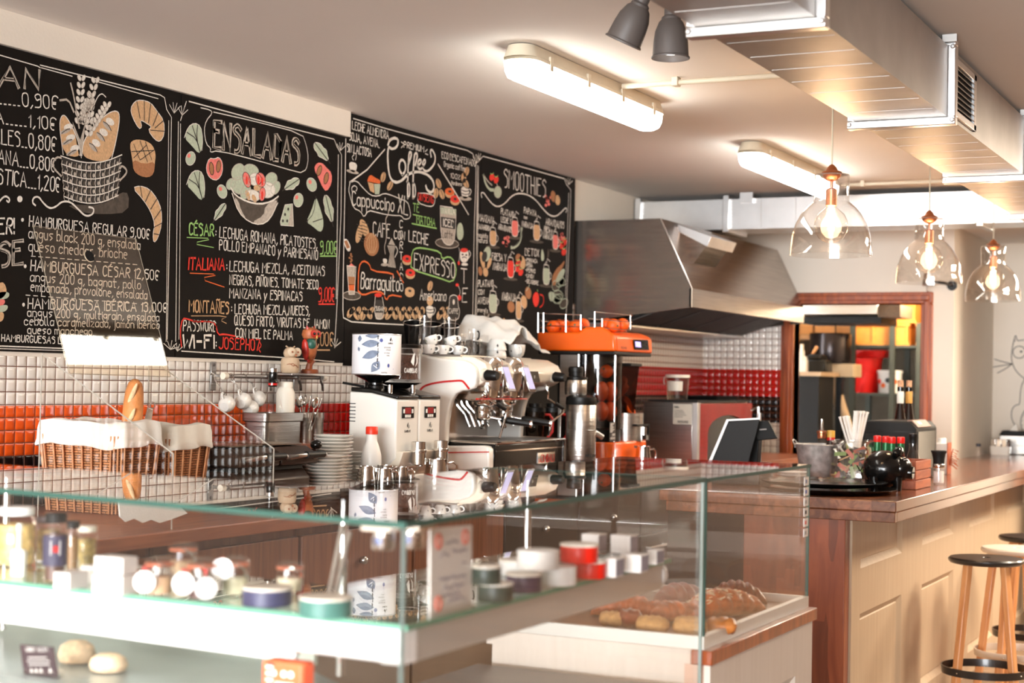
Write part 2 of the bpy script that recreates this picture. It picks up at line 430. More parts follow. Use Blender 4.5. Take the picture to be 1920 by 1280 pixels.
class Chalk(M):
    """marks lying on a board face at X = s.x; pixel helpers give the spot on that face"""
    def __init__(s, x=.0222): super().__init__(); s.x = x
    def at(s, p): q = P(p[0], p[1], X=s.x); return (q.y, q.z)
    def sc(s, p): q = P(p[0], p[1], X=s.x); return (q-CAM).dot(FW)/FPX
    def strip(s, pts, w, lift=0, closed=False):
        n = len(pts); vs = []
        for i in range(n):
            a = pts[(i-1) % n] if closed or i else pts[i]; b = pts[(i+1) % n] if closed or i < n-1 else pts[i]
            dx, dy = b[0]-a[0], b[1]-a[1]; l = math.hypot(dx, dy) or 1; ww = w*(.5+random.uniform(-.07, .07))
            ex, ey = (dx/l*w*.3, dy/l*w*.3) if not closed and i in (0, n-1) else (0, 0)
            if i == 0: ex, ey = -ex, -ey
            vs += [(s.x+lift, pts[i][0]+ex-dy/l*ww, pts[i][1]+ey+dx/l*ww), (s.x+lift, pts[i][0]+ex+dy/l*ww, pts[i][1]+ey-dx/l*ww)]
        s.add(vs, [(2*i, 2*i+1, (2*i+3) % (2*n), (2*i+2) % (2*n)) for i in range(n if closed else n-1)])
    def line(s, pts, w=2, it=2, mi=0, lift=.0012, closed=False):
        s.cur = mi; q = smoothline([s.at(p) for p in pts], it, closed); s.strip(q, w*s.sc(pts[0]), lift, closed)
    def blob(s, pts, mi=0, it=2, lift=.0005):
        s.cur = mi; q = smoothline([s.at(p) for p in pts], it, True) if it else [s.at(p) for p in pts]
        s.add([(s.x+lift, a, b) for a, b in q], [tuple(range(len(q)))])
    def oval(s, c, rx, ry, mi=0, rot=0, lift=.0005, out=None, w=1.5, n=18):
        pts = [(c[0]+rx*math.cos(t)*math.cos(rot)-ry*math.sin(t)*math.sin(rot), c[1]+rx*math.cos(t)*math.sin(rot)+ry*math.sin(t)*math.cos(rot)) for t in [2*math.pi*k/n for k in range(n)]]
        if mi is not None: s.blob(pts, mi, 0, lift)
        if out is not None: s.line(pts, w, 0, out, lift+.0006, True)
    def part(s, nm):     # what was drawn so far becomes one child of the board; the next marks start another
        if s.v: obj(s.nm, s, MC, s.bd, smooth=0)
        s.v, s.f, s.mi = [], [], []; s.nm = nm or s.nm
    def text(s, txt, p0, p1, h, w=2.2, mi=0, lift=.0012, jit=.12):
        (y0, z0), (y1, z1) = s.at(p0), s.at(p1); hz = s.at((p0[0], p0[1]-h))[1]-z0; W_ = w*s.sc(p0)
        h1 = s.at((p1[0], p1[1]-h*s.sc(p0)/s.sc(p1)))[1]-z1
        g = []; x = 0
        for ch in txt:
            if ch == ' ': x += 2.4; continue
            st, wd = strokes(ch); g.append((st, x)); x += wd+1.25
        x = max(x-1.25, .6); k = (y1-y0)/x; s.cur = mi
        for st, gx in g:
            jz = random.uniform(-jit, jit)*.8; sh = random.uniform(-.05, .05)
            for q in st:
                if len(q) == 1: q = q*2
                q = [(gx+a+sh*b, b+jz) for a, b in q]
                if len(q) > 5: q = smoothline(q, 1)
                s.strip([(y0+a*k, z0+(z1-z0)*(a*k)/(y1-y0)+b/8*hz) for a, b in q], W_, lift)
MC = [CHALK, CHALKG, CHALKT, CHALKO, CHALKR, CHALKP, CHALKN, CHALKV, CHALKL, CHALKK, CHALKD]   # 0..10
def chalk(name, board, fn, x=.0222):
    c = Chalk(x); c.nm = name; c.bd = board; fn(c); c.part('')
def board(label, y0, y1, z0, z1):
    t = thing('menu_blackboard', label, 'blackboard', (0, y0, z0), 'menu blackboards along the wall')
    obj('panel', M().box(.002, .021, y0+.0015, y1-.0015, z0, z1), BLACKB, t, bevel=.002)
    return t
B1 = board('black menu board at the left with bread basket drawing and hamburger prices', 2.6, 4.80, 1.612, 2.590)
B2 = board('black salad menu board headed ENSALADAS with a drawn salad bowl', 4.80, 5.955, 1.612, 2.590)
B3 = board('black coffee menu board with big looped Coffee lettering in the middle', 5.955, 7.20, 1.60, 2.700)
B4 = board('black smoothies menu board with drawn fruit and jars, next to the hood', 7.20, 8.357, 1.60, 2.700)
def lt(bd, rows):
    for r in rows:
        mi = r[5] if len(r) > 5 else 0
        chalk('chalk_lettering', bd, lambda c: c.text(r[0], r[1], r[2], r[3], r[4], mi))
# --- board 1
def f(c):
    c.line([(-12, 100), (70, 124), (75, 127)], 2.2, 0); c.line([(75, 122), (180, 148), (300, 178), (308, 183), (312, 205), (321, 220), (318, 400), (313, 636)], 2.4, 0); c.line([(77, 127), (135, 143)], 2, 0); c.line([(182, 153), (296, 185)], 1.8, 0)
    c.line([(316, 226), (311, 640)], 1.6, 0); c.line([(-12, 648), (120, 653), (308, 660)], 2.2, 0); c.line([(-10, 653), (150, 658)], 1.4, 0)
    for a in (-2.4, -1.9, -1.4, -.8, -.3): c.line([(319, 655), (319+17*math.cos(a), 655+17*math.sin(a))], 1.5, 0)
    for a in (-2.2, -1.7, -1.2, -.7): c.line([(326, 212), (326+15*math.cos(a), 212+20*math.sin(a))], 1.5, 0)
chalk('chalk_border', B1, f)
lt(B1, [('PAN', (-42, 156), (72, 168), 38, 7, 1), ('PAN', (-42, 156), (72, 168), 38, 2, 0),
        ('........0,90€', (-28, 192), (107, 205), 26, 2.6), ('NA.....1,10€', (-26, 228), (104, 244), 24, 2.6), ('RALES..0,80€', (-26, 266), (104, 284), 28, 2.8), ('ANA...0,80€', (-4, 306), (103, 322), 26, 2.8),
        ('STICA...1,20€', (-4, 344), (112, 360), 28, 2.8), ('BURGUER!', (-80, 440), (26, 438), 30, 4), ('SE', (-2, 500), (42, 494), 44, 8, 1), ('SE', (-2, 500), (42, 494), 44, 2),
        ('HAMBURGUESA REGULAR 9,00€', (54, 424), (280, 448), 20, 2.6), ('angus black 200 g, ensalada', (53, 446), (262, 468), 20, 2.0), ('queso cheddar, brioche', (53, 470), (238, 485), 20, 2.0),
        ('HAMBURGUESA CÉSAR 12,50€', (57, 507), (297, 525), 20, 2.6), ('angus 200 g, bagnat, pollo', (56, 527), (263, 542), 18, 2.0), ('empanado, provolone, ensalada', (57, 545), (275, 561), 18, 2.0),
        ('HAMBURGUESA IBÉRICA 13,00€', (52, 578), (312, 585), 19, 2.6), ('angus 200 g, multigrain, ensalada', (51, 593), (298, 602), 16, 2.0), ('cebolla caramelizada, jamón ibérico', (45, 609), (298, 616), 16, 2.0),
        ('queso manchego', (51, 625), (172, 628), 15, 2.0), ('LAS HAMBURGUESAS LLEVAN PAPAS FRITAS', (-30, 638), (243, 650), 13, 2.2)])
def f(c):
    for y0, x0, x1, s in ((480, 58, 262, 15), (553, 48, 262, 8)):
        for i in range(15):
            x = x0+(x1-x0)*i/15; c.line([(x, y0+i*1.1), (x+8, y0+i*1.1+.6)], 1.6, 0)
    for p in ((42, 412), (47, 499), (44, 571)): c.oval(p, 2.6, 3.6, 0)
    c.line([(-5, 382), (8, 366), (18, 372), (16, 380), (12, 376)], 3.4); c.oval((37, 373), 5, 6, 0)
    c.line([(66, 385), (60, 380), (62, 370), (72, 368), (80, 380), (92, 391), (104, 388), (116, 377), (132, 378), (146, 392), (160, 406), (174, 402), (176, 390), (166, 388)], 3.6)
chalk('chalk_flourish', B1, f)
def f(c):    # bread basket with wheat
    c.blob([(118, 290), (110, 232), (116, 214), (126, 220), (146, 262), (152, 296)], 2, 2); c.line([(118, 290), (110, 232), (116, 214), (126, 220), (146, 262), (152, 296)], 1.8)
    c.blob([(153, 292), (156, 262), (180, 232), (204, 210), (222, 207), (224, 226), (216, 270), (206, 302), (176, 302)], 2, 2); c.line([(153, 292), (156, 262), (180, 232), (204, 210), (222, 207), (224, 226), (216, 270), (208, 300)], 2)
    for x, y in ((200, 236), (188, 256), (174, 276), (122, 246), (126, 266), (134, 286)):
        k = 1 if x > 150 else -.5
        c.oval((x+6, y-8), 9, 6, 0, .7*k, .0008); c.oval((x, y), 11, 4, 1, .85*k, .001); c.line([(x-7, y-8*k), (x+2, y-3), (x+8, y+9*k)], 1.4, 1, 9, .0016)
    c.blob([(136, 228), (150, 262), (160, 228), (154, 292), (148, 292)], 1, 0)
    for (x0, y0, x1, y1) in ((147, 226, 152, 146), (158, 228, 178, 150), (166, 250, 170, 178), (172, 240, 200, 196), (154, 226, 165, 190)):
        n = 7
        for i in range(n):
            t = i/(n-1); x = x0+(x1-x0)*t; y = y0+(y1-y0)*t
            for sx in (-4, 4): c.oval((x+sx, y), 3.2, 6, 0, .35*(1 if sx > 0 else -1), .001+.00005*i, out=1, w=1)
    c.line([(148, 240), (138, 180), (132, 156)], 4, 1, 1); c.line([(138, 210), (128, 186), (112, 188)], 4, 1, 1); c.line([(164, 232), (180, 184), (190, 174), (198, 182)], 2.2)
    c.blob([(113, 292), (130, 296), (165, 304), (205, 302), (228, 288), (226, 320), (222, 370), (190, 382), (150, 380), (121, 364), (116, 330)], 9, 1, .0012)
    for k in range(6):
        t = k/5; y = 292+76*t; xa = 113+6*t; xb = 228-7*t
        c.line([(xa, y), ((xa*3+xb)/4, y+10), ((xa+xb)/2, y+14), ((xa+3*xb)/4, y+10), (xb, y-2)], 2.2, 1, 0, .0018)
    for k in range(5):
        y = 302+15*k
        for i in range(13):
            u = i/12; x = 116+2*k*.5+u*(108-k*2); yy = y+6+8*math.sin(math.pi*u)-4*u
            c.line([(x, yy-7), (x-1.5, yy), (x, yy+6)], 1.6, 1, 0 if i % 3 else 1, .0018)
            if i < 12: c.oval((x+5, yy), 2, 4, 1 if (i+k) % 2 else 10, 0, .0015)
    c.line([(114, 330), (100, 316), (98, 304), (106, 294), (114, 296)], 4, 2, 1, .0018); c.line([(224, 338), (236, 326), (237, 318), (228, 310), (224, 316)], 4, 2, 1, .0018)
    c.blob([(122, 382), (190, 386), (226, 360), (242, 362), (240, 398), (196, 402), (150, 398)], 10, 1, .0004)
chalk('bread_basket_drawing', B1, f)
def f(c):
    for pts in ([(248, 220), (244, 204), (252, 190), (264, 187), (282, 192), (294, 208), (307, 226), (308, 252), (300, 266), (290, 262), (277, 244), (284, 238), (276, 232), (262, 224), (266, 238), (260, 242)],
                [(248, 352), (262, 348), (280, 354), (294, 372), (302, 392), (303, 420), (296, 446), (288, 456), (286, 440), (290, 420), (282, 396), (268, 374)]):
        c.blob(pts, 2, 1); c.line(pts, 1.6, 1, 0, .001, True)
    for a in (((256, 190), (262, 222)), ((270, 189), (270, 226)), ((282, 194), (278, 230)), ((296, 210), (286, 236)), ((306, 226), (290, 240)), ((308, 246), (282, 244)), ((262, 348), (266, 370)), ((282, 356), (272, 378)), ((294, 372), (282, 392)), ((302, 392), (288, 412)), ((303, 418), (288, 426)), ((298, 440), (288, 438))):
        c.line(a, 1.6, 0, 9, .0016)
    c.blob([(243, 272), (247, 264), (258, 261), (274, 264), (286, 272), (292, 288), (290, 308), (288, 326), (278, 333), (262, 330), (250, 320), (248, 300)], 2, 1); c.blob([(248, 298), (270, 308), (291, 302), (288, 326), (278, 333), (262, 330), (250, 320)], 3, 1, .0007)
    for a in (((250, 270), (262, 300)), ((262, 264), (276, 304)), ((272, 266), (284, 300)), ((246, 284), (288, 282)), ((250, 296), (274, 272)), ((262, 300), (290, 280))): c.line(a, 1.4, 1, 9, .0016)
chalk('pastry_drawing', B1, f)
def f(c):
    c.blob([(-8, 536), (6, 526), (14, 546), (4, 560), (-8, 560)], 2); c.blob([(-8, 548), (18, 546), (16, 560), (-8, 562)], 7); c.blob([(-8, 562), (10, 560), (8, 572), (-8, 574)], 5); c.blob([(-8, 574), (16, 570), (12, 584), (-8, 586)], 7); c.blob([(-8, 586), (8, 584), (6, 602), (-8, 604)], 2)
chalk('hamburger_drawing', B1, f)
# --- board 2
def f(c):
    c.line([(354, 190), (480, 224), (626, 261), (632, 276), (640, 290), (639, 400), (632, 560), (627, 652)], 2.2, 0); c.line([(634, 290), (630, 560)], 1.8, 0)
    c.line([(338, 226), (349, 190)], 1.8); c.line([(334, 228), (331, 440), (329, 640)], 2, 0); c.line([(338, 232), (337, 440), (335, 636)], 1.6, 0); c.line([(340, 658), (420, 663), (560, 672), (626, 678)], 2.2, 0)
    c.line([(376, 202), (394, 206), (398, 212), (386, 226), (382, 244), (386, 270), (395, 278), (393, 286), (408, 282), (480, 300), (562, 324), (566, 322), (574, 318), (578, 296), (574, 272), (566, 250), (480, 228), (400, 210)], 1.8, 1)
    for a in (-2.2, -1.7, -1.2, -.6): c.line([(341, 216), (341+13*math.cos(a), 216+18*math.sin(a))], 1.5, 0); c.line([(638, 282), (638+11*math.cos(a), 282+15*math.sin(a))], 1.5, 0); c.line([(628, 650), (628+13*math.cos(a), 650+16*math.sin(a))], 1.5, 0); c.line([(332, 658), (332+12*math.cos(a), 658+14*math.sin(a))], 1.4, 0)
chalk('chalk_border', B2, f)
lt(B2, [('ENSALADAS', (400, 276), (560, 308), 50, 9, 1), ('ENSALADAS', (400, 276), (560, 308), 50, 3.4, 0)])
lt(B2, [('CÉSAR', (354, 440), (400, 442), 22, 3.4, 6), (':', (404, 442), (405, 442), 12, 2.4), ('LECHUGA ROMANA, PICATOSTES,', (411, 445), (594, 466), 20, 2.3), ('POLLO EMPANADO y PARMESANO', (411, 468), (595, 487), 19, 2.3), ('9,00€', (600, 476), (631, 476), 24, 2.4, 6),
        ('ITALIANA', (353, 505), (420, 506), 22, 3.6, 4), (':', (425, 505), (426, 505), 12, 2.4), ('LECHUGA MEZCLA, ACEITUNAS', (430, 508), (608, 517), 19, 2.3), ('NEGRAS, PIÑONES. TOMATE SECO', (430, 533), (596, 542), 18, 2.3), ('MANZANA y ESPINACAS', (430, 558), (566, 564), 18, 2.3), ('9,00€', (597, 565), (627, 565), 26, 2.6, 4),
        ('MONTAÑES', (354, 584), (428, 588), 22, 3.2, 2), (':', (434, 584), (435, 584), 12, 2.4), ('LECHUGA MEZCLA,NUECES,', (440, 588), (580, 591), 18, 2.3), ('QUESO FRITO, VIRUTAS DE JAMON', (439, 609), (617, 616), 18, 2.3), ('CON MIEL DE PALMA', (441, 632), (548, 637), 17, 2.3), ('9,00€', (586, 648), (624, 648), 25, 2.4, 2),
        ('PASSWORD', (343, 620), (404, 621), 20, 2.4), ('WI-FI', (341, 652), (401, 652), 24, 5), (':', (405, 650), (406, 650), 12, 2.6), ('JOSEPH07', (410, 653), (486, 657), 21, 2.8, 4)])
def f(c):
    c.line([(340, 650), (337, 620), (342, 596), (352, 598), (366, 603), (390, 602), (404, 606), (408, 628), (420, 626), (440, 630)], 3.2, 1, 4); c.line([(486, 640), (490, 648), (484, 654), (488, 660)], 2, 1, 4)
    c.line([(350, 445), (402, 447), (358, 456), (400, 464)], 1.6, 1, 6); c.line([(356, 512), (414, 514), (372, 522), (420, 538)], 1.8, 1, 8); c.line([(358, 592), (428, 592), (412, 600), (424, 606)], 1.4, 1, 2)
    for x, y, m_ in ((600, 480, 6), (597, 570, 4), (588, 656, 2)): c.line([(x, y), (x+30, y)], 2.4, 0, m_)
chalk('chalk_underline', B2, f)
def f(c):    # salad bowl
    for x, y, rx, ry, m_ in ((446, 322, 12, 16, 7), (470, 320, 15, 12, 7), (508, 336, 11, 13, 7), (432, 345, 8, 11, 7), (450, 348, 18, 16, 7), (478, 336, 12, 12, 0), (500, 356, 16, 15, 0), (516, 352, 8, 13, 7), (474, 366, 14, 10, 0), (460, 360, 9, 14, 7)):
        c.oval((x, y), rx, ry, m_, .4, .0006+.00005*(y-320)/4, out=1, w=1.2)
    c.oval((462, 337), 7, 15, 5, -.25, .0014, out=9, w=1); c.oval((488, 337), 9, 14, 5, -.2, .0014, out=9, w=1); c.oval((491, 364), 6, 13, 5, .1, .0014, out=9, w=1)
    for x, y in ((462, 338), (484, 338), (491, 340), (491, 366)): c.oval((x, y), 2, 8, 4, 0, .0017)
    c.oval((482, 352), 7, 6, 2, 0, .0015); c.oval((464, 366), 4, 10, 2, -.3, .0015); c.oval((476, 372), 4, 8, 2, -.4, .0015)
    c.blob([(433, 356), (450, 372), (486, 382), (518, 372), (521, 366), (518, 388), (506, 410), (488, 421), (466, 416), (446, 398), (437, 376)], 10, 1, .0019)
    c.blob([(496, 386), (518, 372), (518, 388), (506, 410), (488, 421), (470, 417), (494, 404)], 1, 1, .0021); c.blob([(438, 368), (446, 376), (452, 396), (462, 411), (446, 398)], 1, 1, .0021)
    c.line([(432, 352), (440, 366), (462, 378), (486, 383), (508, 378), (521, 368)], 3.2, 1, 0, .0023); c.line([(434, 362), (446, 398), (466, 416), (488, 422), (506, 411), (520, 380)], 2, 1, 0, .0023)
chalk('salad_bowl_drawing', B2, f)
def f(c):    # leaves, tomatoes, eggs, cheese
    for ox, oy in ((342, 230), (346, 318)):
        c.part('lettuce_drawing')
        c.blob([(ox+3, oy+28), (ox+10, oy+8), (ox+22, oy), (ox+34, oy+6), (ox+38, oy+30), (ox+36, oy+52), (ox+30, oy+58), (ox+18, oy+44)], 7, 1)
        for q in ((8, 18), (18, 6), (28, 4)): c.line([(ox+q[0], oy+q[1]), (ox+26, oy+30), (ox+33, oy+56)], 2, 1, 9)
        c.line([(ox+3, oy+28), (ox+10, oy+8), (ox+22, oy), (ox+34, oy+6), (ox+38, oy+30), (ox+36, oy+52)], 1.4, 1)
    c.part('egg_drawing')
    for x, y, r in ((357, 297, .2), (416, 359, -.3), (584, 346, -.3), (559, 375, .1)): c.oval((x, y), 9, 13, 7, r, out=0, w=1); c.oval((x-3, y-5), 3, 4, 5, r, .0009); c.part('egg_drawing')
    c.part('tomato_drawing')
    c.blob([(386, 312), (392, 296), (402, 298), (410, 294), (417, 304), (417, 324), (408, 338), (396, 336), (388, 326)], 5, 1); c.line([(386, 312), (392, 296), (402, 298), (410, 294), (417, 304), (417, 324), (408, 338), (396, 336), (388, 326)], 1.4, 1, 0, .001, True)
    c.oval((396, 316), 4, 12, 3, -.1, .0012, out=9); c.oval((409, 312), 4, 11, 3, .1, .0012, out=9)
    c.part('tomato_drawing')
    c.blob([(588, 316), (594, 305), (604, 305), (612, 314), (622, 324), (622, 344), (612, 360), (604, 350), (598, 336)], 5, 1); c.oval((598, 320), 4, 10, 3, .3, .0012, out=9); c.oval((611, 334), 4, 11, 3, .2, .0012, out=9)
    def leaf(x0, y0, x1, y1, w_):
        c.part('leaf_drawing')
        n = 5; dx, dy = x1-x0, y1-y0; l = math.hypot(dx, dy); a = []; b_ = []
        for i in range(n+1):
            t = i/n; ww = w_*math.sin(math.pi*min(1, .12+t*.8))*(1.15 if i % 2 else .8)
            a.append((x0+dx*t-dy/l*ww, y0+dy*t+dx/l*ww)); b_.append((x0+dx*t+dy/l*ww, y0+dy*t-dx/l*ww))
        c.blob(a+b_[::-1], 7, 1); c.line(a+b_[::-1], 1.3, 1, 0, .001, True); c.line([(x0, y0), (x1, y1), (x1+dx*.2, y1+dy*.2)], 1.8, 0, 9, .0015)
    leaf(590, 268, 614, 300, 9); leaf(560, 336, 534, 354, 9); leaf(422, 382, 402, 412, 7); leaf(610, 366, 622, 415, 8)
    c.part('cheese_drawing')
    c.blob([(534, 384), (548, 382), (550, 424), (526, 422), (525, 416)], 7, 0); c.blob([(546, 384), (548, 382), (550, 424), (540, 423)], 1, 0, .0008); c.line([(534, 384), (548, 382), (550, 424), (526, 422), (525, 416), (534, 384)], 1.4, 0)
    for x, y in ((540, 392), (534, 402), (530, 414), (538, 414)): c.oval((x, y), 1.8, 3, 9, 0, .0013)
    c.part('bread_drawing')
    c.blob([(592, 368), (598, 384), (606, 410), (606, 428), (600, 436), (586, 424), (574, 416), (584, 394)], 7, 1); c.line([(592, 368), (588, 400), (574, 416)], 1.6, 1, 9, .0012); c.line([(604, 410), (586, 416)], 1.6, 1, 9, .0012)
chalk('salad_ingredient_drawing', B2, f)
# --- board 3
def f(c):
    c.line([(662, 222), (720, 240), (800, 262), (876, 282), (886, 288), (892, 306), (892, 330), (889, 420), (886, 590)], 2.2, 0); c.line([(895, 310), (891, 590)], 1.6, 0)
    c.line([(648, 260), (645, 420), (642, 575), (644, 602), (700, 606), (764, 609)], 2.4, 1)
    c.line([(721, 280), (688, 318), (655, 342)], 3, 0); c.line([(821, 308), (848, 352), (878, 402)], 3, 0)
    for a in (-2.2, -1.7, -1.2, -.6): c.line([(893, 306), (893+11*math.cos(a), 306+16*math.sin(a))], 1.5, 0)
    for k in range(4): c.line([(866, 612+k*3), (876, 592+k*2), (886-k*2, 590+k*4), (880, 604+k*3), (872, 616)], 2)
chalk('chalk_border', B3, f)
lt(B3, [('LECHE ALMENDRA,', (660, 242), (731, 262), 15, 2.2), ('SOJA, AVENA.', (654, 262), (711, 277), 15, 2.2), ('SIN LACTOSA', (650, 284), (696, 294), 15, 2.2), ('PREMIUM', (757, 276), (794, 285), 11, 2.2), ('ECO DESCAFEINADO', (828, 296), (891, 312), 12, 1.9), ('Organic coffee', (832, 312), (872, 321), 10, 1.5), ('100%', (844, 333), (862, 337), 9, 1.5), ('Hardiness', (846, 346), (866, 349), 7, 1.2),
        ('Cappuccino', (660, 384), (738, 396), 26, 2.6), ('XL', (746, 398), (764, 403), 34, 2.8), ('GINSENG', (783, 374), (812, 381), 13, 2.4, 4), ('TÉ', (774, 396), (785, 398), 15, 2.0, 6), ('MATCHA', (781, 418), (815, 424), 14, 2.2, 6),
        ('CAFE', (699, 442), (730, 446), 26, 2.6), ('CON', (738, 447), (758, 450), 15, 2.4), ('LECHE', (766, 452), (802, 459), 20, 2.8), ('EXPRESSO', (776, 504), (852, 522), 30, 2.6), ('Barraquito', (676, 540), (748, 546), 30, 3.0), ('Americano', (787, 562), (836, 564), 20, 1.9), ('T', (864, 530), (875, 531), 27, 2.2), ('E', (866, 566), (875, 566), 26, 2.2)])
for i, ch in enumerate('CORTADO'): lt(B3, [(ch, (748.5+.2*i, 427+19.7*i), (754+.2*i, 427.4+19.7*i), 14, 2)])
def f(c):    # the looped Coffee word
    c.line([(727, 272), (730, 262), (740, 258), (747, 262), (744, 276), (734, 280), (728, 274), (726, 292), (728, 320), (732, 336), (742, 343), (754, 338), (764, 326), (782, 321), (800, 326), (812, 338), (814, 354), (808, 362), (800, 356), (798, 348)], 5.4)
    c.line([(754, 328), (748, 318), (748, 304), (754, 298), (760, 306), (760, 320), (754, 328)], 5); c.line([(764, 372), (764, 330), (766, 290), (768, 284), (772, 288), (766, 306)], 5); c.line([(774, 372), (774, 330), (776, 292), (779, 286), (783, 290), (778, 310)], 5)
    c.line([(764, 372), (768, 366), (768, 344), (762, 340)], 3.6); c.line([(774, 372), (779, 366), (778, 346), (773, 342)], 3.6)
    c.line([(782, 312), (790, 304), (788, 298), (783, 302), (783, 314), (788, 318), (793, 312)], 4.4); c.line([(792, 312), (798, 304), (796, 298), (792, 304), (792, 316), (798, 322), (806, 318), (815, 306), (816, 292), (810, 280), (806, 282), (808, 294)], 4.4)
    for a in (((752, 266), (757, 270)), ((755, 273), (752, 277)), ((797, 284), (801, 280)), ((797, 288), (802, 290))): c.line(a, 2, 0)
    c.line([(656, 342), (653, 356), (656, 368), (662, 390), (676, 396), (682, 408), (690, 394), (706, 398), (722, 402), (740, 404), (752, 404), (758, 412), (770, 408), (768, 392), (764, 378), (748, 372), (734, 366), (720, 362), (708, 368), (694, 366), (680, 352), (668, 338), (656, 342)], 2, 1); c.line([(661, 362), (658, 352), (664, 347), (670, 352), (667, 358)], 2)
    c.line([(784, 362), (800, 362), (816, 368), (814, 384), (806, 388), (782, 380), (784, 362)], 2, 1); c.line([(774, 402), (792, 406)], 2, 0, 6); c.line([(772, 419), (818, 428)], 2.4, 0, 6)
    c.line([(770, 500), (772, 470), (782, 464), (800, 466), (826, 472), (828, 486), (842, 480), (852, 490), (856, 510), (848, 530), (826, 522), (800, 514), (780, 508), (770, 500)], 3, 1, 6); c.line([(671, 546), (672, 500), (680, 488), (692, 494), (696, 508), (736, 512), (738, 520)], 3.4, 1, 8); c.line([(672, 546), (680, 554), (700, 546), (718, 548), (724, 564), (730, 552), (752, 556)], 3.4, 1, 8); c.line([(744, 508), (756, 530)], 3, 0, 8)
chalk('coffee_script_drawing', B3, f)
def f(c):
    def bean(x, y, rx, ry, r): c.oval((x, y), rx, ry, 2, r, out=9, w=1); c.line([(x-math.sin(r)*ry*-.8, y-ry*.8*math.cos(r)), (x+rx*.25, y), (x-math.sin(r)*ry*.8, y+ry*.8*math.cos(r))], 1.6, 1, 9, .0016)
    for x in range(656, 860, 12):
        if 700 < x < 716 or 796 < x < 814 or 838 < x < 862: continue
        bean(x, 589+random.uniform(-3, 2)+(x-656)*.01, 5.6, 10, random.uniform(-.5, .5)); bean(x+4, 582, 4.6, 8, random.uniform(-.6, .6))
    c.part('coffee_bean_drawing')
    for q in ((718, 332, .2), (731, 348, .4), (822, 344, -.3), (817, 362, .1), (828, 364, -.3), (874, 322, .3), (869, 333, 0), (873, 344, -.4), (806, 536, .2)): bean(q[0], q[1], 5, 10, q[2]); c.part('coffee_bean_drawing')
    c.part('muffin_drawing')
    c.blob([(688, 338), (694, 326), (703, 333), (714, 338), (712, 346), (690, 342)], 8); c.blob([(689, 340), (700, 342), (702, 362), (694, 358)], 2, 0); c.blob([(701, 342), (713, 345), (711, 364), (703, 364)], 7, 0)
    c.part('cup_drawing')
    c.blob([(654, 302), (670, 306), (668, 320), (662, 324), (655, 318)], 0); c.oval((661, 322), 12, 3.4, 1, .25); c.line([(662, 300), (659, 294), (664, 290), (662, 286)], 1.8); c.line([(666, 300), (668, 292), (666, 287)], 1.8)
    c.part('cup_drawing')
    c.blob([(864, 348), (880, 352), (879, 368), (872, 374), (865, 368)], 0); c.oval((872, 372), 12, 4, 1, .1); c.line([(880, 354), (884, 358), (880, 366)], 2.2)
    for y in (356, 362): c.line([(865, y), (872, y+3), (880, y+1)], 1.6, 1, 9, .0016)
    for x, y, m_ in ((843, 360, 8), (853, 374, 4), (763, 486, 4), (769, 512, 4), (768, 546, 2)):
        c.part('doughnut_drawing'); c.oval((x, y+3), 9, 8, 2, .2); c.oval((x, y-1), 9, 7, m_, .2, .0009); c.oval((x, y-1), 3, 2.4, 9, .2, .0014)
    c.part('iced_latte_drawing')
    c.blob([(825, 386), (855, 390), (853, 448), (846, 460), (834, 458), (826, 444)], 1, 1); c.blob([(826, 406), (854, 410), (853, 430), (827, 426)], 9, 0, .0009); c.blob([(826, 388), (855, 392), (855, 404), (826, 400)], 7, 0, .0009); c.oval((838, 456), 22, 9, 10, .1, .0003, out=1); c.blob([(857, 420), (866, 416), (870, 440), (864, 452), (856, 446)], 7); c.line([(825, 386), (855, 390), (853, 448), (846, 460), (834, 458), (826, 444), (825, 386)], 1.6, 1)
    c.text('VANILLA', (829, 399), (852, 402), 9, 1.6, 0); c.text('ICED', (831, 423), (850, 426), 13, 2.6, 0); c.text('Latte', (829, 445), (848, 447), 14, 1.6, 9)
    c.part('pastry_drawing')
    c.oval((674, 436), 6, 20, 2, .25); c.oval((683, 428), 7, 18, 2, -.35, .0008)
    for k in range(6): c.line([(668+k, 420+k*6), (678+k, 424+k*6)], 1.4, 0, 9, .0016); c.line([(678-k*.6, 416+k*6), (690-k, 420+k*6)], 1.4, 0, 9, .0016)
    c.oval((696, 458), 14, 22, 3, -.12, .0012)
    for k in range(-2, 3): c.line([(697+k*1.5, 438), (696+k*5.5, 456), (697+k*2, 474)], 1.8, 2, 2, .0018)
    c.part('cinnamon_shaker_drawing')
    c.blob([(642, 450), (650, 446), (658, 462), (656, 472), (650, 470)], 0); c.blob([(645, 452), (650, 450), (656, 464), (650, 466)], 3, 0, .0009)
    for k in range(7): c.oval((657+random.uniform(-2, 3), 476+k*2.4), 1.8, 2, 3)
    c.part('layered_coffee_drawing')
    c.blob([(651, 498), (666, 500), (664, 552), (654, 552)], 1, 0); c.blob([(651, 518), (666, 519), (665, 534), (652, 534)], 3, 0, .0008); c.blob([(652, 533), (665, 533), (664, 545), (653, 544)], 8, 0, .0008); c.oval((659, 554), 17, 8, 10, .05, .0003, out=1); c.blob([(652, 500), (658, 493), (666, 500)], 5, 0, .001); c.line([(650, 498), (667, 500), (664, 552), (654, 552), (650, 498)], 1.8, 0)
    c.part('coffee_pot_drawing')
    c.blob([(728, 458), (734, 446), (741, 460)], 1, 0); c.blob([(726, 460), (742, 461), (738, 476), (742, 502), (727, 500), (731, 476)], 1, 0)
    for k in range(4): c.line([(729+k*3.6, 462), (732+k*2, 476), (729+k*3.6, 500)], 1.4, 0, 9, .0014)
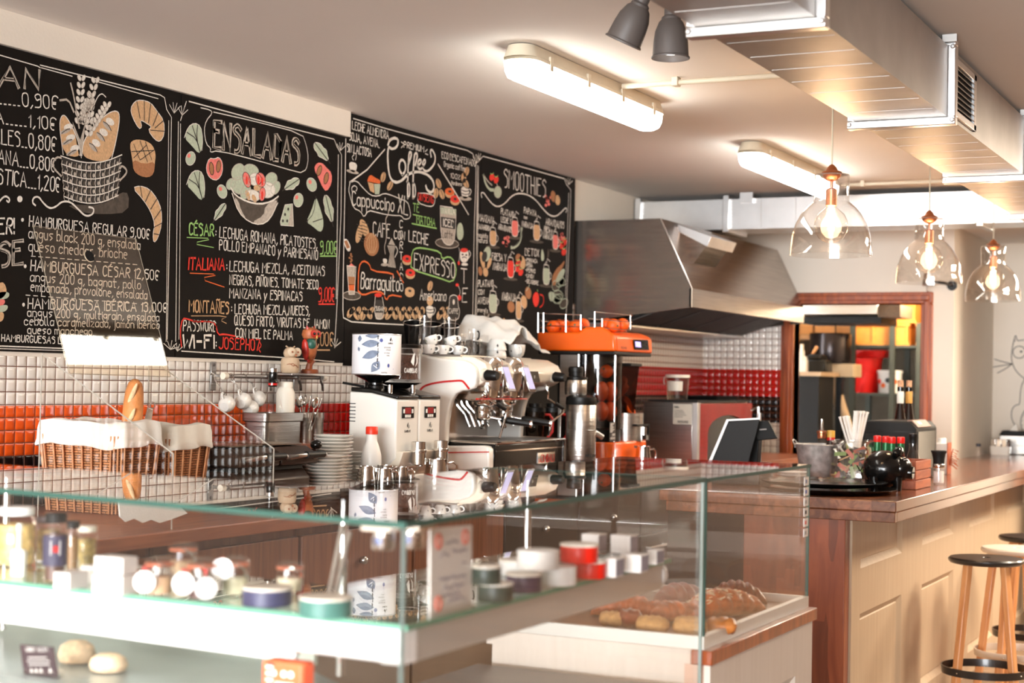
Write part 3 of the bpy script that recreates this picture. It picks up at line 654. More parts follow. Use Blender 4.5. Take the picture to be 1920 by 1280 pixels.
    c.line([(742, 462), (746, 470), (740, 482)], 2); c.blob([(717, 484), (726, 485), (725, 494), (719, 494)], 0); c.oval((721, 496), 7, 3, 1)
    c.line([(722, 476), (720, 462), (724, 450), (724, 430), (722, 410), (728, 402), (728, 392)], 2.4, 2, 1)
    c.part('sugar_jar_drawing')
    c.oval((709, 553), 7, 4, 4); c.blob([(702, 562), (717, 562), (720, 580), (716, 598), (704, 598), (701, 580)], 9, 1, .0012); c.line([(703, 556), (701, 578), (704, 598), (716, 598), (720, 580), (716, 557)], 1.6, 1, 0, .002); c.blob([(703, 586), (718, 586), (716, 598), (704, 598)], 1, 0, .0016); c.text('SUGAR', (703, 582), (718, 583), 8, 1.4, 0, .0022)
    c.part('cup_drawing')
    c.blob([(798, 572), (814, 574), (812, 590), (806, 598), (800, 592)], 0); c.oval((806, 564), 6, 9, 2); c.line([(814, 576), (817, 582), (812, 590)], 1.8)
    for y in (579, 585): c.line([(799, y), (806, y+2), (813, y)], 1.6, 1, 9, .0016)
    c.part('coffee_bag_drawing')
    c.blob([(842, 556), (850, 552), (858, 556), (858, 572), (862, 584), (858, 600), (842, 600), (838, 584), (842, 572)], 9, 1, .0012); c.line([(842, 556), (850, 552), (858, 556), (858, 572), (862, 584), (858, 600), (842, 600), (838, 584), (842, 572)], 1.6, 1, 0, .002, True); c.text('CAFFE', (841, 587), (858, 588), 9, 1.5, 0, .0022); c.oval((850, 566), 2, 5, 0, 0, .002)
    c.part('tea_cup_drawing')
    c.blob([(863, 466), (878, 467), (879, 484), (874, 492), (866, 492), (862, 484)], 0); c.oval((870, 469), 7, 4, 4, 0, .0009); c.blob([(866, 492), (876, 493), (878, 498), (864, 498)], 0); c.line([(879, 470), (883, 476), (878, 484)], 2)
    for p in ((867, 477), (874, 478)): c.oval(p, 2, 1.6, 9, 0, .0012)
    c.line([(866, 483), (870, 481), (875, 484)], 1.8, 1, 9, .0014); c.line([(860, 464), (862, 476), (860, 490)], 1.2); c.oval((860, 493), 2, 4, 4); c.oval((857, 534), 3, 3, 4); c.line([(859, 536), (863, 546), (861, 554)], 1.2); c.oval((861, 558), 4, 5, 4)
chalk('coffee_drawing', B3, f)
# --- board 4
def f(c):
    c.line([(906, 293), (950, 305), (1000, 319), (1058, 335), (1062, 346), (1070, 356), (1069, 400), (1064, 520), (1061, 600)], 2.0, 0); c.line([(1066, 362), (1062, 480), (1060, 556)], 1.6, 0); c.line([(897, 312), (893, 470), (890, 610)], 1.6, 0); c.line([(897, 318), (894, 520), (893, 618)], 1.4, 0)
    c.line([(903, 370), (901, 362), (906, 360), (914, 372), (924, 384), (934, 388), (946, 382), (958, 368), (970, 362), (988, 364), (1004, 374), (1018, 392), (1030, 404), (1042, 406), (1052, 398), (1060, 389), (1063, 392), (1061, 398)], 2.6)
    for x, y in ((898, 300), (1066, 346)):
        for a in (-2.2, -1.7, -1.2, -.6): c.line([(x, y), (x+9*math.cos(a), y+13*math.sin(a))], 1.4, 0)
chalk('chalk_border', B4, f)
lt(B4, [('SMOOTHIES', (944, 350), (1022, 370), 34, 2.4), ('MANZANA', (897, 413), (926, 420), 13, 2), ('ZANAHORIA', (895, 428), (919, 433), 9, 1.7), ('exquisito', (895, 444), (914, 447), 9, 1.3), ('natural', (896, 454), (914, 456), 9, 1.3), ('PLATANO', (939, 401), (962, 408), 11, 1.8), ('LECHE Y', (939, 416), (958, 420), 10, 1.8), ('ARANDANOS', (934, 429), (959, 436), 10, 1.8),
        ('PAPAYA', (982, 399), (1005, 406), 11, 1.8), ('con', (982, 409), (988, 411), 6, 1.4), ('NARANJA', (978, 424), (999, 429), 10, 1.8), ('ARANDANOS', (1023, 421), (1057, 428), 12, 1.8), ('FRESA y', (1020, 434), (1035, 437), 10, 1.8), ('NARANJA', (1018, 446), (1036, 450), 11, 1.8),
        ('FRESA Y', (922, 487), (949, 490), 13, 2), ('NARANJA', (924, 505), (950, 508), 13, 2), ('DETOX', (984, 478), (1010, 481), 13, 1.9), ('-ESPINACA', (985, 491), (1007, 493), 7, 1.5), ('-PERA', (985, 500), (998, 501), 7, 1.5), ('-PEPINO', (985, 509), (1003, 512), 7, 1.5), ('-LIMON', (985, 519), (1000, 522), 7, 1.5), ('-GENGIBRE', (985, 530), (1009, 534), 7, 1.5),
        ('PLATANO', (896, 537), (924, 537), 12, 2), ('CON', (896, 552), (907, 552), 9, 1.8), ('AVENA', (896, 569), (917, 570), 12, 2), ('energía', (895, 584), (914, 586), 8, 1.2), ('y salud', (896, 598), (916, 597), 8, 1.2), ('NARANJA', (941, 562), (967, 565), 14, 2)])
def f(c):
    def jar(x, y0, y1, m_, w_=6):
        c.part('smoothie_jar_drawing')
        c.oval((x, y1+2), w_*2.2, 3, 10, .1, .0003); c.blob([(x-w_*.8, y0+6), (x+w_*.8, y0+7), (x+w_, y0+12), (x+w_, y1-3), (x, y1), (x-w_, y1-4), (x-w_, y0+11)], m_, 1, .0008)
        c.line([(x-w_*.7, y0), (x+w_*.7, y0+1), (x+w_*.8, y0+7), (x+w_, y0+12), (x+w_, y1-3), (x, y1), (x-w_, y1-4), (x-w_, y0+11), (x-w_*.8, y0+6), (x-w_*.7, y0)], 1.5, 1, 0, .0014)
        c.line([(x+w_, y0+14), (x+w_+4, y0+18), (x+w_+3, y0+26), (x+w_, y0+28)], 1.5, 1); c.line([(x, y0), (x+2, y0-11), (x+7, y0-6)], 1.6, 0); c.line([(x-3, y0), (x, y0-6)], 1.3, 0)
    jar(924, 426, 461, 2); jar(965, 407, 444, 5); jar(1006, 415, 451, 2); jar(1041, 434, 468, 5, 5); jar(957, 482, 521, 4); jar(1024, 496, 534, 7); jar(924, 545, 587, 7, 7); jar(972, 558, 599, 2, 5)
    c.part('banana_drawing')
    c.line([(906, 328), (910, 345), (918, 356), (925, 356)], 6, 2, 7); c.line([(906, 327), (914, 340), (922, 347)], 3, 2, 1)
    for x, y, m_ in ((922, 332, 4), (930, 337, 4), (1053, 460, 4), (1058, 454, 4), (1057, 472, 4), (971, 494, 4), (976, 510, 4), (970, 503, 4)): c.part('strawberry_drawing'); c.oval((x, y), 4.5, 7, m_, .2, .001); c.line([(x-3, y-7), (x, y-5), (x+3, y-8)], 1.6, 0, 6, .0016)
    c.part('apple_drawing')
    c.oval((933, 360), 7, 11, 7, 0, .0005, out=1, w=1); c.line([(933, 350), (931, 344)], 1.4, 0)
    for x, y, m_, rx, ry in ((1037, 368, 3, 5, 11), (1045, 375, 2, 5, 10), (972, 484, 3, 6, 9), (979, 492, 2, 6, 13), (958, 575, 3, 7, 11), (990, 549, 3, 6, 12), (982, 566, 2, 6, 13), (910, 510, 2, 5, 9), (900, 508, 3, 4, 9)): c.part('orange_drawing'); c.oval((x, y), rx, ry, m_, -.1, .0007, out=9, w=1)
    for cx, cy in ((1027, 376), (948, 454), (1052, 446)):
        c.part('berry_drawing')
        for k in range(8): c.oval((cx+random.uniform(-6, 6), cy+random.uniform(-9, 9)), 2.4, 3, 5)
    c.part('banana_drawing')
    c.line([(978, 428), (976, 452), (966, 463), (958, 464)], 6, 2, 7); c.line([(979, 432), (973, 456), (960, 462)], 2, 2, 9, .0016)
    c.part('carrot_drawing')
    c.blob([(899, 470), (906, 474), (910, 500), (908, 510), (900, 490)], 2); c.blob([(921, 480), (922, 494), (912, 508), (914, 490)], 2); c.oval((913, 476), 7, 14, 7, .15); c.oval((908, 481), 5, 10, 9, .15, .0009)
    c.part('pear_drawing')
    c.blob([(1016, 464), (1020, 476), (1020, 488), (1015, 490), (1014, 478)], 7); c.blob([(1026, 474), (1028, 464), (1030, 476), (1026, 490)], 10)
    c.part('ginger_drawing')
    c.blob([(1036, 536), (1034, 520), (1044, 502), (1050, 498), (1060, 486), (1056, 500), (1044, 518), (1042, 534)], 3); c.oval((1051, 516), 5, 14, 7, .5)
    c.part('spinach_drawing')
    for k in range(7): c.oval((1047+random.uniform(-7, 13), 536+random.uniform(-14, 34)), 7, 10, 10, random.uniform(-1, 1), .0004, out=7, w=1.6)
    c.part('lemon_drawing')
    c.blob([(1028, 549), (1033, 546), (1039, 548), (1040, 560), (1035, 566), (1030, 562)], 7); c.line([(1034, 546), (1034, 565)], 1.2, 0, 9, .0014)
    c.part('apple_drawing')
    c.blob([(998, 556), (1004, 546), (1010, 550), (1011, 566), (1005, 577), (1000, 570)], 4); c.line([(1012, 552), (1019, 554), (1019, 570), (1012, 576)], 2.4, 2, 4); c.line([(1008, 546), (1007, 543)], 1.8, 0, 6); c.line([(986, 545), (990, 540), (992, 534)], 1.8, 1, 7)
    c.part('papaya_drawing')
    c.blob([(943, 592), (952, 606), (958, 624), (954, 640), (944, 634), (940, 614)], 2); c.blob([(945, 600), (951, 610), (953, 628), (946, 624)], 9, 1, .0009); c.oval((957, 620), 6, 15, 3); c.blob([(931, 600), (940, 622), (936, 632), (928, 622)], 7); c.blob([(920, 606), (929, 607), (928, 622), (922, 622)], 3); c.line([(924, 606), (925, 596)], 2, 0, 6); c.oval((912, 616), 5, 6, 3); c.oval((966, 634), 5, 7, 10, .4, .0004, out=7)
chalk('smoothie_drawing', B4, f)
# ---------------------------------------------------------------- lettering on any surface
def letters(mb, txt, o, ux, uz, h, w, lift=.0008, total=None, bold=1):
    o = Vector(o); ux = Vector(ux).normalized(); uz = Vector(uz).normalized(); n = ux.cross(uz)
    g = []; x = 0
    for ch in txt:
        if ch == ' ': x += 2.4; continue
        st, wd = strokes(ch); g.append((st, x)); x += wd+1.3
    x = max(x-1.3, .6); k = h/8; kx = total/x if total else k*.8
    for st, gx in g:
        for q in st:
            if len(q) == 1: q = q*2
            if len(q) > 5: q = smoothline(q, 1)
            q = [((gx+a)*kx, b*k) for a, b in q]; m_ = len(q); vs = []
            for i in range(m_):
                a = q[max(0, i-1)]; b = q[min(m_-1, i+1)]; dx, dy = b[0]-a[0], b[1]-a[1]; l = math.hypot(dx, dy) or 1
                for s_ in (-1, 1): vs.append(o+ux*(q[i][0]-s_*dy/l*w/2)+uz*(q[i][1]+s_*dx/l*w/2)+n*lift)
            mb.add(vs, [(2*i, 2*i+1, 2*i+3, 2*i+2) for i in range(m_-1)])
    return mb
def patch(mb, pts, o, ux, uz, lift=.0008):
    o = Vector(o); ux = Vector(ux).normalized(); uz = Vector(uz).normalized(); n = ux.cross(uz)
    return mb.flat([o+ux*a+uz*b+n*lift for a, b in pts])
INKD = mat('dark print', srgb(34, 30, 30), .6, 0, .05, 40); INKW = mat('white print', srgb(236, 232, 226), .6, 0, .03, 40); INKR = mat('red print', srgb(206, 34, 28), .5, 0, .05, 40)
INKG = mat('grey print', srgb(150, 146, 142), .7, 0, .05, 40); LEAFP = mat('printed green leaf', srgb(66, 92, 60), .5, 0, .2, 60); INKB = mat('blue grey print', srgb(112, 124, 146), .6, 0, .25, 50)
# ---------------------------------------------------------------- ceiling fittings
TUBE_L = mat('lit diffuser', (1, .95, .86), .4, 0, .01, 4, emit=(1, .96, .88), es=8.0)
LAMPB = mat('lamp body plastic', srgb(206, 194, 172), .5, 0, .04, 9)
def stadium(w, y0, y1, n=8):
    p = [(w*math.cos(a), y1-w+w*math.sin(a)) for a in [math.pi*i/n for i in range(n+1)]]
    return p + [(w*math.cos(a), y0+w+w*math.sin(a)) for a in [math.pi+math.pi*i/n for i in range(n+1)]]
def fluorescent(x, y0, ln, label):
    t = thing('fluorescent_light', label, 'ceiling light', (x, y0, CZ), 'fluorescent tube lights on the ceiling')
    a = M()
    for w0, w1, z0, z1 in ((.068, .068, CZ-.058, CZ-.046), (.064, .05, CZ-.046, CZ-.004)):
        p = stadium(w0, y0, y0+ln); q = stadium(w1, y0+.015, y0+ln-.015); n = len(p)
        a.add([(x+u, v, z0) for u, v in p]+[(x+u, v, z1) for u, v in q], [tuple(range(n))[::-1], tuple(range(n, 2*n))]+[(i, (i+1) % n, n+(i+1) % n, n+i) for i in range(n)])
    obj('body', a, LAMPB, t)
    b = M(); rs = []
    for w, z in ((.063, CZ-.058), (.06, CZ-.09), (.05, CZ-.112), (.03, CZ-.122)): rs.append([(x+u, v, z) for u, v in stadium(w, y0+.003+(.063-w), y0+ln-.003-(.063-w))])
    n = len(rs[0]); vs = sum(rs, []); fs = [((k*n+i), (k*n+(i+1) % n), ((k+1)*n+(i+1) % n), ((k+1)*n+i)) for k in range(3) for i in range(n)]
    b.add(vs, fs+[tuple(range(3*n, 4*n))]); obj('diffuser', b, TUBE_L, t)
    for k in range(4):
        for s in (-1, 1):
            yy = y0+.16+k*(ln-.32)/3; obj('clip', M().box(x+s*.066-.004, x+s*.066+.004, yy-.012, yy+.012, CZ-.078, CZ-.03), LAMPB, t)
fluorescent(1.345, 4.90, 1.29, 'lit fluorescent ceiling light in the middle of the ceiling, near the blackboards')
fluorescent(1.39, 7.28, 1.45, 'lit fluorescent ceiling light further back, partly behind the nearest glass pendant')
def conduit(y, x0, x1, xc, label):
    t = thing('conduit_pipe', label, 'pipe', (x0, y, 2.672), 'metal conduits on the ceiling')
    obj('pipe', M().cyl((x0, y, 2.682), (x1, y, 2.682), .0105, seg=12), LAMPB, t)
    obj('clamp', M().box(xc-.012, xc+.012, y-.02, y+.02, 2.668, 2.702), LAMPB, t, bevel=.003)
conduit(5.70, 1.412, 2.402, 1.63, 'thin metal conduit from the nearer fluorescent light to the duct')
conduit(8.93, 1.40, 2.402, 1.52, 'thin metal conduit beyond the further fluorescent light')
# spot lamps
def spotlamp(cx, cy, zb, tilt, label):
    t = thing('spot_lamp', label, 'lamp', (cx, cy, zb), 'grey spot lamps by the duct')
    R = Matrix.Rotation(tilt[1], 3, 'Y') @ Matrix.Rotation(tilt[0], 3, 'X'); ax = R @ Vector((0, 0, 1)); c = Vector((cx, cy, zb))
    obj('shade', M().lathe([(.0545, 0), (.057, 0), (.0575, .004), (.0535, .008), (.051, .05), (.047, .08), (.036, .108), (.028, .116), (.0275, .117), (.034, .106), (.045, .078), (.049, .05), (.0515, .008), (.0545, 0)], c, 32, ax, caps=False), DGREY, t)
    obj('socket', M().lathe([(.030, .108), (.028, .122), (.021, .128), (.021, .158), (.0, .16)], c, 20, ax), DGREY, t)
    obj('bulb', M().lathe([(0, .012), (.03, .016), (.046, .03), (.044, .05), (.02, .1)], c, 20, ax), mat('spot bulb', (1, .97, .92), .4, 0, .01, 5, emit=(1, .96, .9), es=2.2), t)
    top = c+ax*.15
    obj('bracket', M().tube([top, top+ax*.03, (top.x+.01, top.y, CZ-.02), (top.x+.012, top.y, CZ)], .011, 10), DGREY, t)
spotlamp(2.076, 4.478, 2.512, (0, 0), 'dark grey spot lamp pointing straight down beside the duct')
spotlamp(1.955, 4.40, 2.553, (.0, .46), 'dark grey spot lamp tilted towards the blackboards')
# ---------------------------------------------------------------- ventilation ducts
t = thing('ventilation_duct', 'long galvanised square duct hung from the ceiling above the bar', 'duct', (2.56, 5, 2.44))
XA, XB, ZA, ZB = 2.405, 2.71, 2.439, 2.672
FY = [2.28, 3.81, 5.36, 6.90, 8.45, 9.28]
for i in range(5):
    s = M().box(XA, XB, FY[i], FY[i+1], ZA, ZB)
    for k in range(1, 8):
        y = FY[i]+(FY[i+1]-FY[i])*k/8
        s.tube([(XA+.01, y, ZA-.0003), (XB-.01, y, ZA-.0001)], .0009, 6)
    obj('duct_section', s, GALV, t)
for y in FY[1:5]:
    f_ = M()
    for x0, x1, z0, z1 in ((XA-.026, XB+.026, ZA-.026, ZA), (XA-.026, XA, ZA, ZB), (XB, XB+.026, ZA, ZB), (XA-.026, XB+.026, ZB, ZB+.02)): f_.box(x0, x1, y-.02, y+.02, z0, z1)
    for xx in (XA-.026, XB+.008):
        f_.cyl((xx+.009, y-.028, ZA-.012), (xx+.009, y+.028, ZA-.012), .008, seg=8); f_.cyl((xx+.009, y-.028, ZB-.005), (xx+.009, y+.028, ZB-.005), .008, seg=8)
    o = obj('flange', f_, GALVB, t, bevel=.004)
    obj('strap', M().box(XB-.012, XB+.034, y-.05, y-.03, ZB+.006, CZ), GALV, t)
g = M()
gy0, gy1, gz0, gz1 = 5.40, 5.78, 2.452, 2.648
for y0, y1, z0, z1 in ((gy0, gy1, gz0, gz0+.022), (gy0, gy1, gz1-.022, gz1), (gy0, gy0+.04, gz0, gz1), (gy1-.04, gy1, gz0, gz1)): g.box(XB, XB+.012, y0, y1, z0, z1)
gr = obj('grille', g, GALVB, t, bevel=.002)
obj('opening', M().box(XB+.0006, XB+.002, gy0+.03, gy1-.03, gz0+.02, gz1-.02), BLKM, gr)
for k in range(8): obj('louvre', M().cbox((XB+.007, (gy0+gy1)/2, gz0+.034+k*.0185), (.016, gy1-gy0-.07, .002), ry=.6), GALV, gr)
t = thing('cross_duct', 'flat galvanised duct across the back of the room above the hood', 'duct', (1.2, 9.45, 2.48))
for x0, x1 in ((.03, .6), (.6, 2.095), (2.095, 2.9)):
    s = M().box(x0, x1, 9.3, 9.62, 2.486, 2.668); n = max(2, int((x1-x0)/.2))
    for k in range(1, n): s.tube([(x0+(x1-x0)*k/n, 9.2995, 2.492), (x0+(x1-x0)*k/n, 9.2995, 2.662)], .0012, 6)
    obj('duct_section', s, GALVB, t)
for x in (.03, .6, 2.095):
    f_ = M().box(x-.018, x+.018, 9.275, 9.3, 2.468, 2.69).box(x-.018, x+.018, 9.3, 9.64, 2.468, 2.486)
    for k in range(9):
        for s_ in (-1, 1): f_.cyl((x+s_*.026, 9.3, 2.49+.021*k), (x+s_*.026, 9.29, 2.49+.021*k), .005, seg=6)
    obj('flange', f_, GALVB, t, bevel=.003)
obj('strap', M().box(.69, .77, 9.27, 9.3, 2.64, CZ), GALVB, t)
# ---------------------------------------------------------------- pendants
SOCK = TAUPE
FIL = mat('glowing filament', (1, .7, .4), .5, 0, .01, 5, emit=(1, .72, .42), es=60)
def pendant(x, y, label):
    zt = 2.338
    t = thing('pendant_lamp', label, 'pendant lamp', (x, y, zt), 'glass pendant lamps above the bar')
    c = (x, y, zt)
    obj('cord', M().cyl((x, y, zt+.028), (x, y, CZ), .0032, seg=8), mat('cord', srgb(196, 184, 160), .6), t)
    obj('canopy', M().lathe([(.045, 2.69-zt), (.045, CZ-zt)], c, 20), COPPER, t)
    obj('cap', M().lathe([(.040, .0), (.036, .006), (.022, .012), (.016, .024), (.006, .034), (0, .036)], c, 24).lathe([(.034, -.004), (.031, -.014), (.018, -.024), (.008, -.028), (.0, -.03)], c, 24), COPPER, t)
    obj('socket', M().lathe([(.006, -.028), (.006, -.052), (.014, -.055), (.0205, -.06), (.0205, -.118), (.017, -.121)], c, 20), SOCK, t)
    pr = [(.008, -.001), (.05, -.001), (.064, -.004), (.067, -.012), (.066, -.06), (.066, -.098), (.0675, -.106), (.075, -.112), (.092, -.128), (.112, -.152), (.13, -.185), (.142, -.222), (.148, -.262), (.150, -.302)]
    inn = [(r-.0028 if r > .02 else r, z-(.0028 if z > -.02 else 0)) for r, z in pr]
    obj('shade', M().lathe(pr+[(.1485, -.3035)]+inn[::-1], c, 48, caps=False), GLP_, t)
    b = obj('bulb', M().lathe([(.015, -.112), (.017, -.122), (.03, -.134), (.048, -.15), (.060, -.174), (.0625, -.192), (.059, -.214), (.046, -.238), (.028, -.251), (.012, -.256), (0, -.257)], c, 32, caps=False), GLS, t)
    pts = [(x+.011*math.cos(k*.9), y+.011*math.sin(k*.9), zt-.14-.0014*k) for k in range(52)]
    obj('filament', M().tube(pts, .0022, 5).tube([(x, y, zt-.12), (x, y, zt-.14)], .002, 5), FIL, b)
    l = lamp('pendant_glow', 'POINT', (x, y, zt-.18), 4, (1, .66, .38), shadow_soft_size=.05); l.parent = t; l.location = (0, 0, -.18)
pendant(2.183, 5.875, 'nearest and largest looking of the three clear glass pendant lamps')
pendant(2.190, 7.527, 'middle one of the three clear glass pendant lamps over the bar')
pendant(2.207, 9.074, 'furthest of the three glass pendant lamps, in front of the cat drawing wall')
# small wall spotlight near the doorway
t = thing('wall_spotlight', 'small chrome spotlight with black arm above the kitchen doorway', 'lamp', (1.6, YB, 2.24))
obj('head', M().lathe([(.0, 0), (.034, .002), (.038, .012), (.036, .06), (.026, .085), (0, .09)], (1.555, 10.47, 2.205), 20), CHROME, t)
obj('arm', M().tube([(1.59, 10.47, 2.235), (1.66, 10.47, 2.226), (1.69, 10.5, 2.215), (1.69, YB, 2.215)], .009, 8), BLK, t)
obj('foot', M().lathe([(.032, 0), (.032, .012)], (1.69, YB-.002, 2.215), 20, (0, -1, 0)), BLK, t)
obj('clip', M().tube([(1.55, 10.47, 2.205), (1.545, 10.5, 2.18), (1.545, YB-.05, 2.176)], .004, 6), CHROME, t)
# ---------------------------------------------------------------- extractor hood
t = thing('extractor_hood', 'big brushed steel extractor hood on the wall beside the smoothies board', 'extractor hood', (0, 9.4, 1.9))
H0, H1 = 8.38, 10.55
prof = [(.004, 1.884), (.72, 1.971), (.72, 2.074), (.53, 2.464), (.004, 2.464)]
for y in (H0, H1-.012): obj('side_panel', M().prism([(x, y, z) for x, z in prof], (0, .012, 0)), STEELH, t)
obj('canopy', M().prism([(.004, H0+.012, 2.464), (.53, H0+.012, 2.464), (.72, H0+.012, 2.074), (.708, H0+.012, 2.074), (.522, H0+.012, 2.452), (.004, H0+.012, 2.452)], (0, H1-H0-.024, 0)), STEELH, t)
obj('front_lip', M().box(.706, .722, H0, H1, 1.971, 2.076), STEELD, t, bevel=.002)
obj('edge_trim', M().tube([(.722, H0-.002, 1.972), (.722, H0-.002, 2.075), (.531, H0-.002, 2.466)], .004, 6), GALVB, t)
obj('gutter', M().prism([(.24, H0+.012, 1.885), (.31, H0+.012, 1.878), (.31, H0+.012, 1.868), (.004, H0+.012, 1.862), (.004, H0+.012, 1.886)], (0, H1-H0-.024, 0)), STEEL, t)
for k in range(4):
    y0 = H0+.03+k*.53
    fl = M().prism([(.3, y0, 1.89), (.69, y0, 2.02), (.69, y0, 2.03), (.3, y0, 1.90)], (0, .5, 0))
    fo = obj('grease_filter', fl, BLKM, t)
    sl = M()
    for j in range(11): sl.prism([(.31, y0+.02+j*.045, 1.884), (.68, y0+.02+j*.045, 2.008), (.68, y0+.02+j*.045, 2.015), (.31, y0+.02+j*.045, 1.892)], (0, .018, 0))
    obj('baffle', sl, mat('dark filter metal', (.10, .09, .08), .45, .8, .1, 10), fo)  # baffles in one dark metal tone
hq = PL([(1257, 440), (1275, 423), (1332, 445), (1323, 462), (1291, 508)], Y=8.62)
obj('chimney', M().prism(hq, (0, .36, 0)), STEELH, t, fix=True)  # galvanised duct coloured darker to mimic its dark reflection
fq = [hq[0]+(hq[0]-hq[1])*.15, hq[1]+(hq[1]-hq[0])*.15, hq[2]+Vector((.012, 0, .004)), hq[3]+Vector((.012, 0, -.004))]
obj('flange', M().prism([hq[1]+Vector((-.01, -.01, .008)), hq[2]+Vector((.01, -.01, .004)), hq[3]+Vector((.012, -.01, -.002)), hq[0]*.35+hq[1]*.65+Vector((-.0, -.01, -.008))], (0, .44, 0)), GALVB, t, fix=True, bevel=.002)
# ---------------------------------------------------------------- back counter with base cabinets
WZ = 1.105
tag(obj('worktop', M().box(.013, .90, 2.9, 10.4, WZ-.04, WZ), WORKW, bevel=.004), 'long brown wooden worktop along the tiled wall', 'worktop')
CABW = wood('cabinet front', srgb(112, 66, 44), srgb(140, 86, 58), .4); CABG = mat('grey cabinet face', srgb(150, 138, 126), .5, 0, .04, 6)
CABD = mat('added dark front', srgb(52, 46, 42), .35, .3, .06, 6)  # dark fronts added so the space behind the glass reads dark
def cabinet(name, label, cat, grp, y0, m1, m2):
    t = thing(name, label, cat, (.3, y0, 0), grp)
    obj('body', M().box(.02, .82, y0+.004, y0+.736, .0, WZ-.041), m1, t)
    d = obj('door', M().box(.821, .840, y0+.01, y0+.73, .1, .80), m2, t, bevel=.003); obj('handle', M().tube([(.84, y0+.08, .74), (.865, y0+.08, .74), (.865, y0+.3, .74), (.84, y0+.3, .74)], .006, 8), STEEL, d)
    d = obj('drawer', M().box(.821, .840, y0+.01, y0+.73, .81, 1.03), m1, t, bevel=.003); obj('knob', M().ball((.855, y0+.37, .92), .015), STEEL, d)
    return t
cab0 = cabinet('base_cabinet', 'brown base cabinet with a grey door under the long worktop', 'cabinet', 'brown base cabinets under the worktop', 2.95, CABW, CABG)
for k in range(1, 4): dup(cab0, (.3, 2.95+k*.74, 0))
cab1 = cabinet('dark_base_unit', 'added dark front under the far half of the worktop', 'fridge', 'dark fronts added under the worktop', 2.95+4*.74, CABD, CABD)
for k in range(5, 10): dup(cab1, (.3, 2.95+k*.74, 0))
struct('trim_6', M().box(.0125, .016, 6.15, 8.37, WZ, 1.599), BLACKB)
# ---------------------------------------------------------------- bread baskets
def wicker(name, c, sc=95):
    m, N, L, B = newmat(name)
    tc = N.new('ShaderNodeTexCoord'); sp = N.new('ShaderNodeSeparateXYZ'); L.new(tc.outputs['Object'], sp.inputs[0])
    ad = N.new('ShaderNodeMath'); ad.operation = 'ADD'; L.new(sp.outputs[0], ad.inputs[0]); L.new(sp.outputs[1], ad.inputs[1])
    cb = N.new('ShaderNodeCombineXYZ'); L.new(ad.outputs[0], cb.inputs[0]); L.new(sp.outputs[2], cb.inputs[1])
    br = N.new('ShaderNodeTexBrick'); L.new(cb.outputs[0], br.inputs[0]); br.inputs['Scale'].default_value = 1; br.inputs['Brick Width'].default_value = .034; br.inputs['Row Height'].default_value = .0082; br.inputs['Mortar Size'].default_value = .0016; br.inputs['Mortar Smooth'].default_value = .6
    br.inputs[1].default_value = c4(c); br.inputs[2].default_value = c4([x*.72 for x in c]); br.inputs[3].default_value = c4([x*.22 for x in c]); L.new(br.outputs[0], B.inputs[0])
    bp = N.new('ShaderNodeBump'); bp.inputs['Strength'].default_value = .8; bp.inputs['Distance'].default_value = .006; bp.invert = True; L.new(br.outputs[1], bp.inputs['Height']); L.new(bp.outputs[0], B.inputs['Normal']); B.inputs['Roughness'].default_value = .6
    return m
WICK = wicker('woven willow', srgb(206, 140, 92)); WICKR = mat('willow rod', srgb(200, 138, 92), .6, 0, .2, 40)
def rrect(x0, x1, y0, y1, r, n=5):
    p = []
    for cx, cy, a in ((x1-r, y1-r, 0), (x0+r, y1-r, 90), (x0+r, y0+r, 180), (x1-r, y0+r, 270)):
        for i in range(n+1): t = math.radians(a+90*i/n); p.append((cx+r*math.cos(t), cy+r*math.sin(t)))
    return p
def loft(mb, rings, cap0=True, cap1=True):
    n = len(rings[0]); mb.add(sum(rings, []), [(k*n+i, k*n+(i+1) % n, (k+1)*n+(i+1) % n, (k+1)*n+i) for k in range(len(rings)-1) for i in range(n)]
        + ([tuple(range(n))[::-1]] if cap0 else []) + ([tuple(range((len(rings)-1)*n, len(rings)*n))] if cap1 else [])); return mb
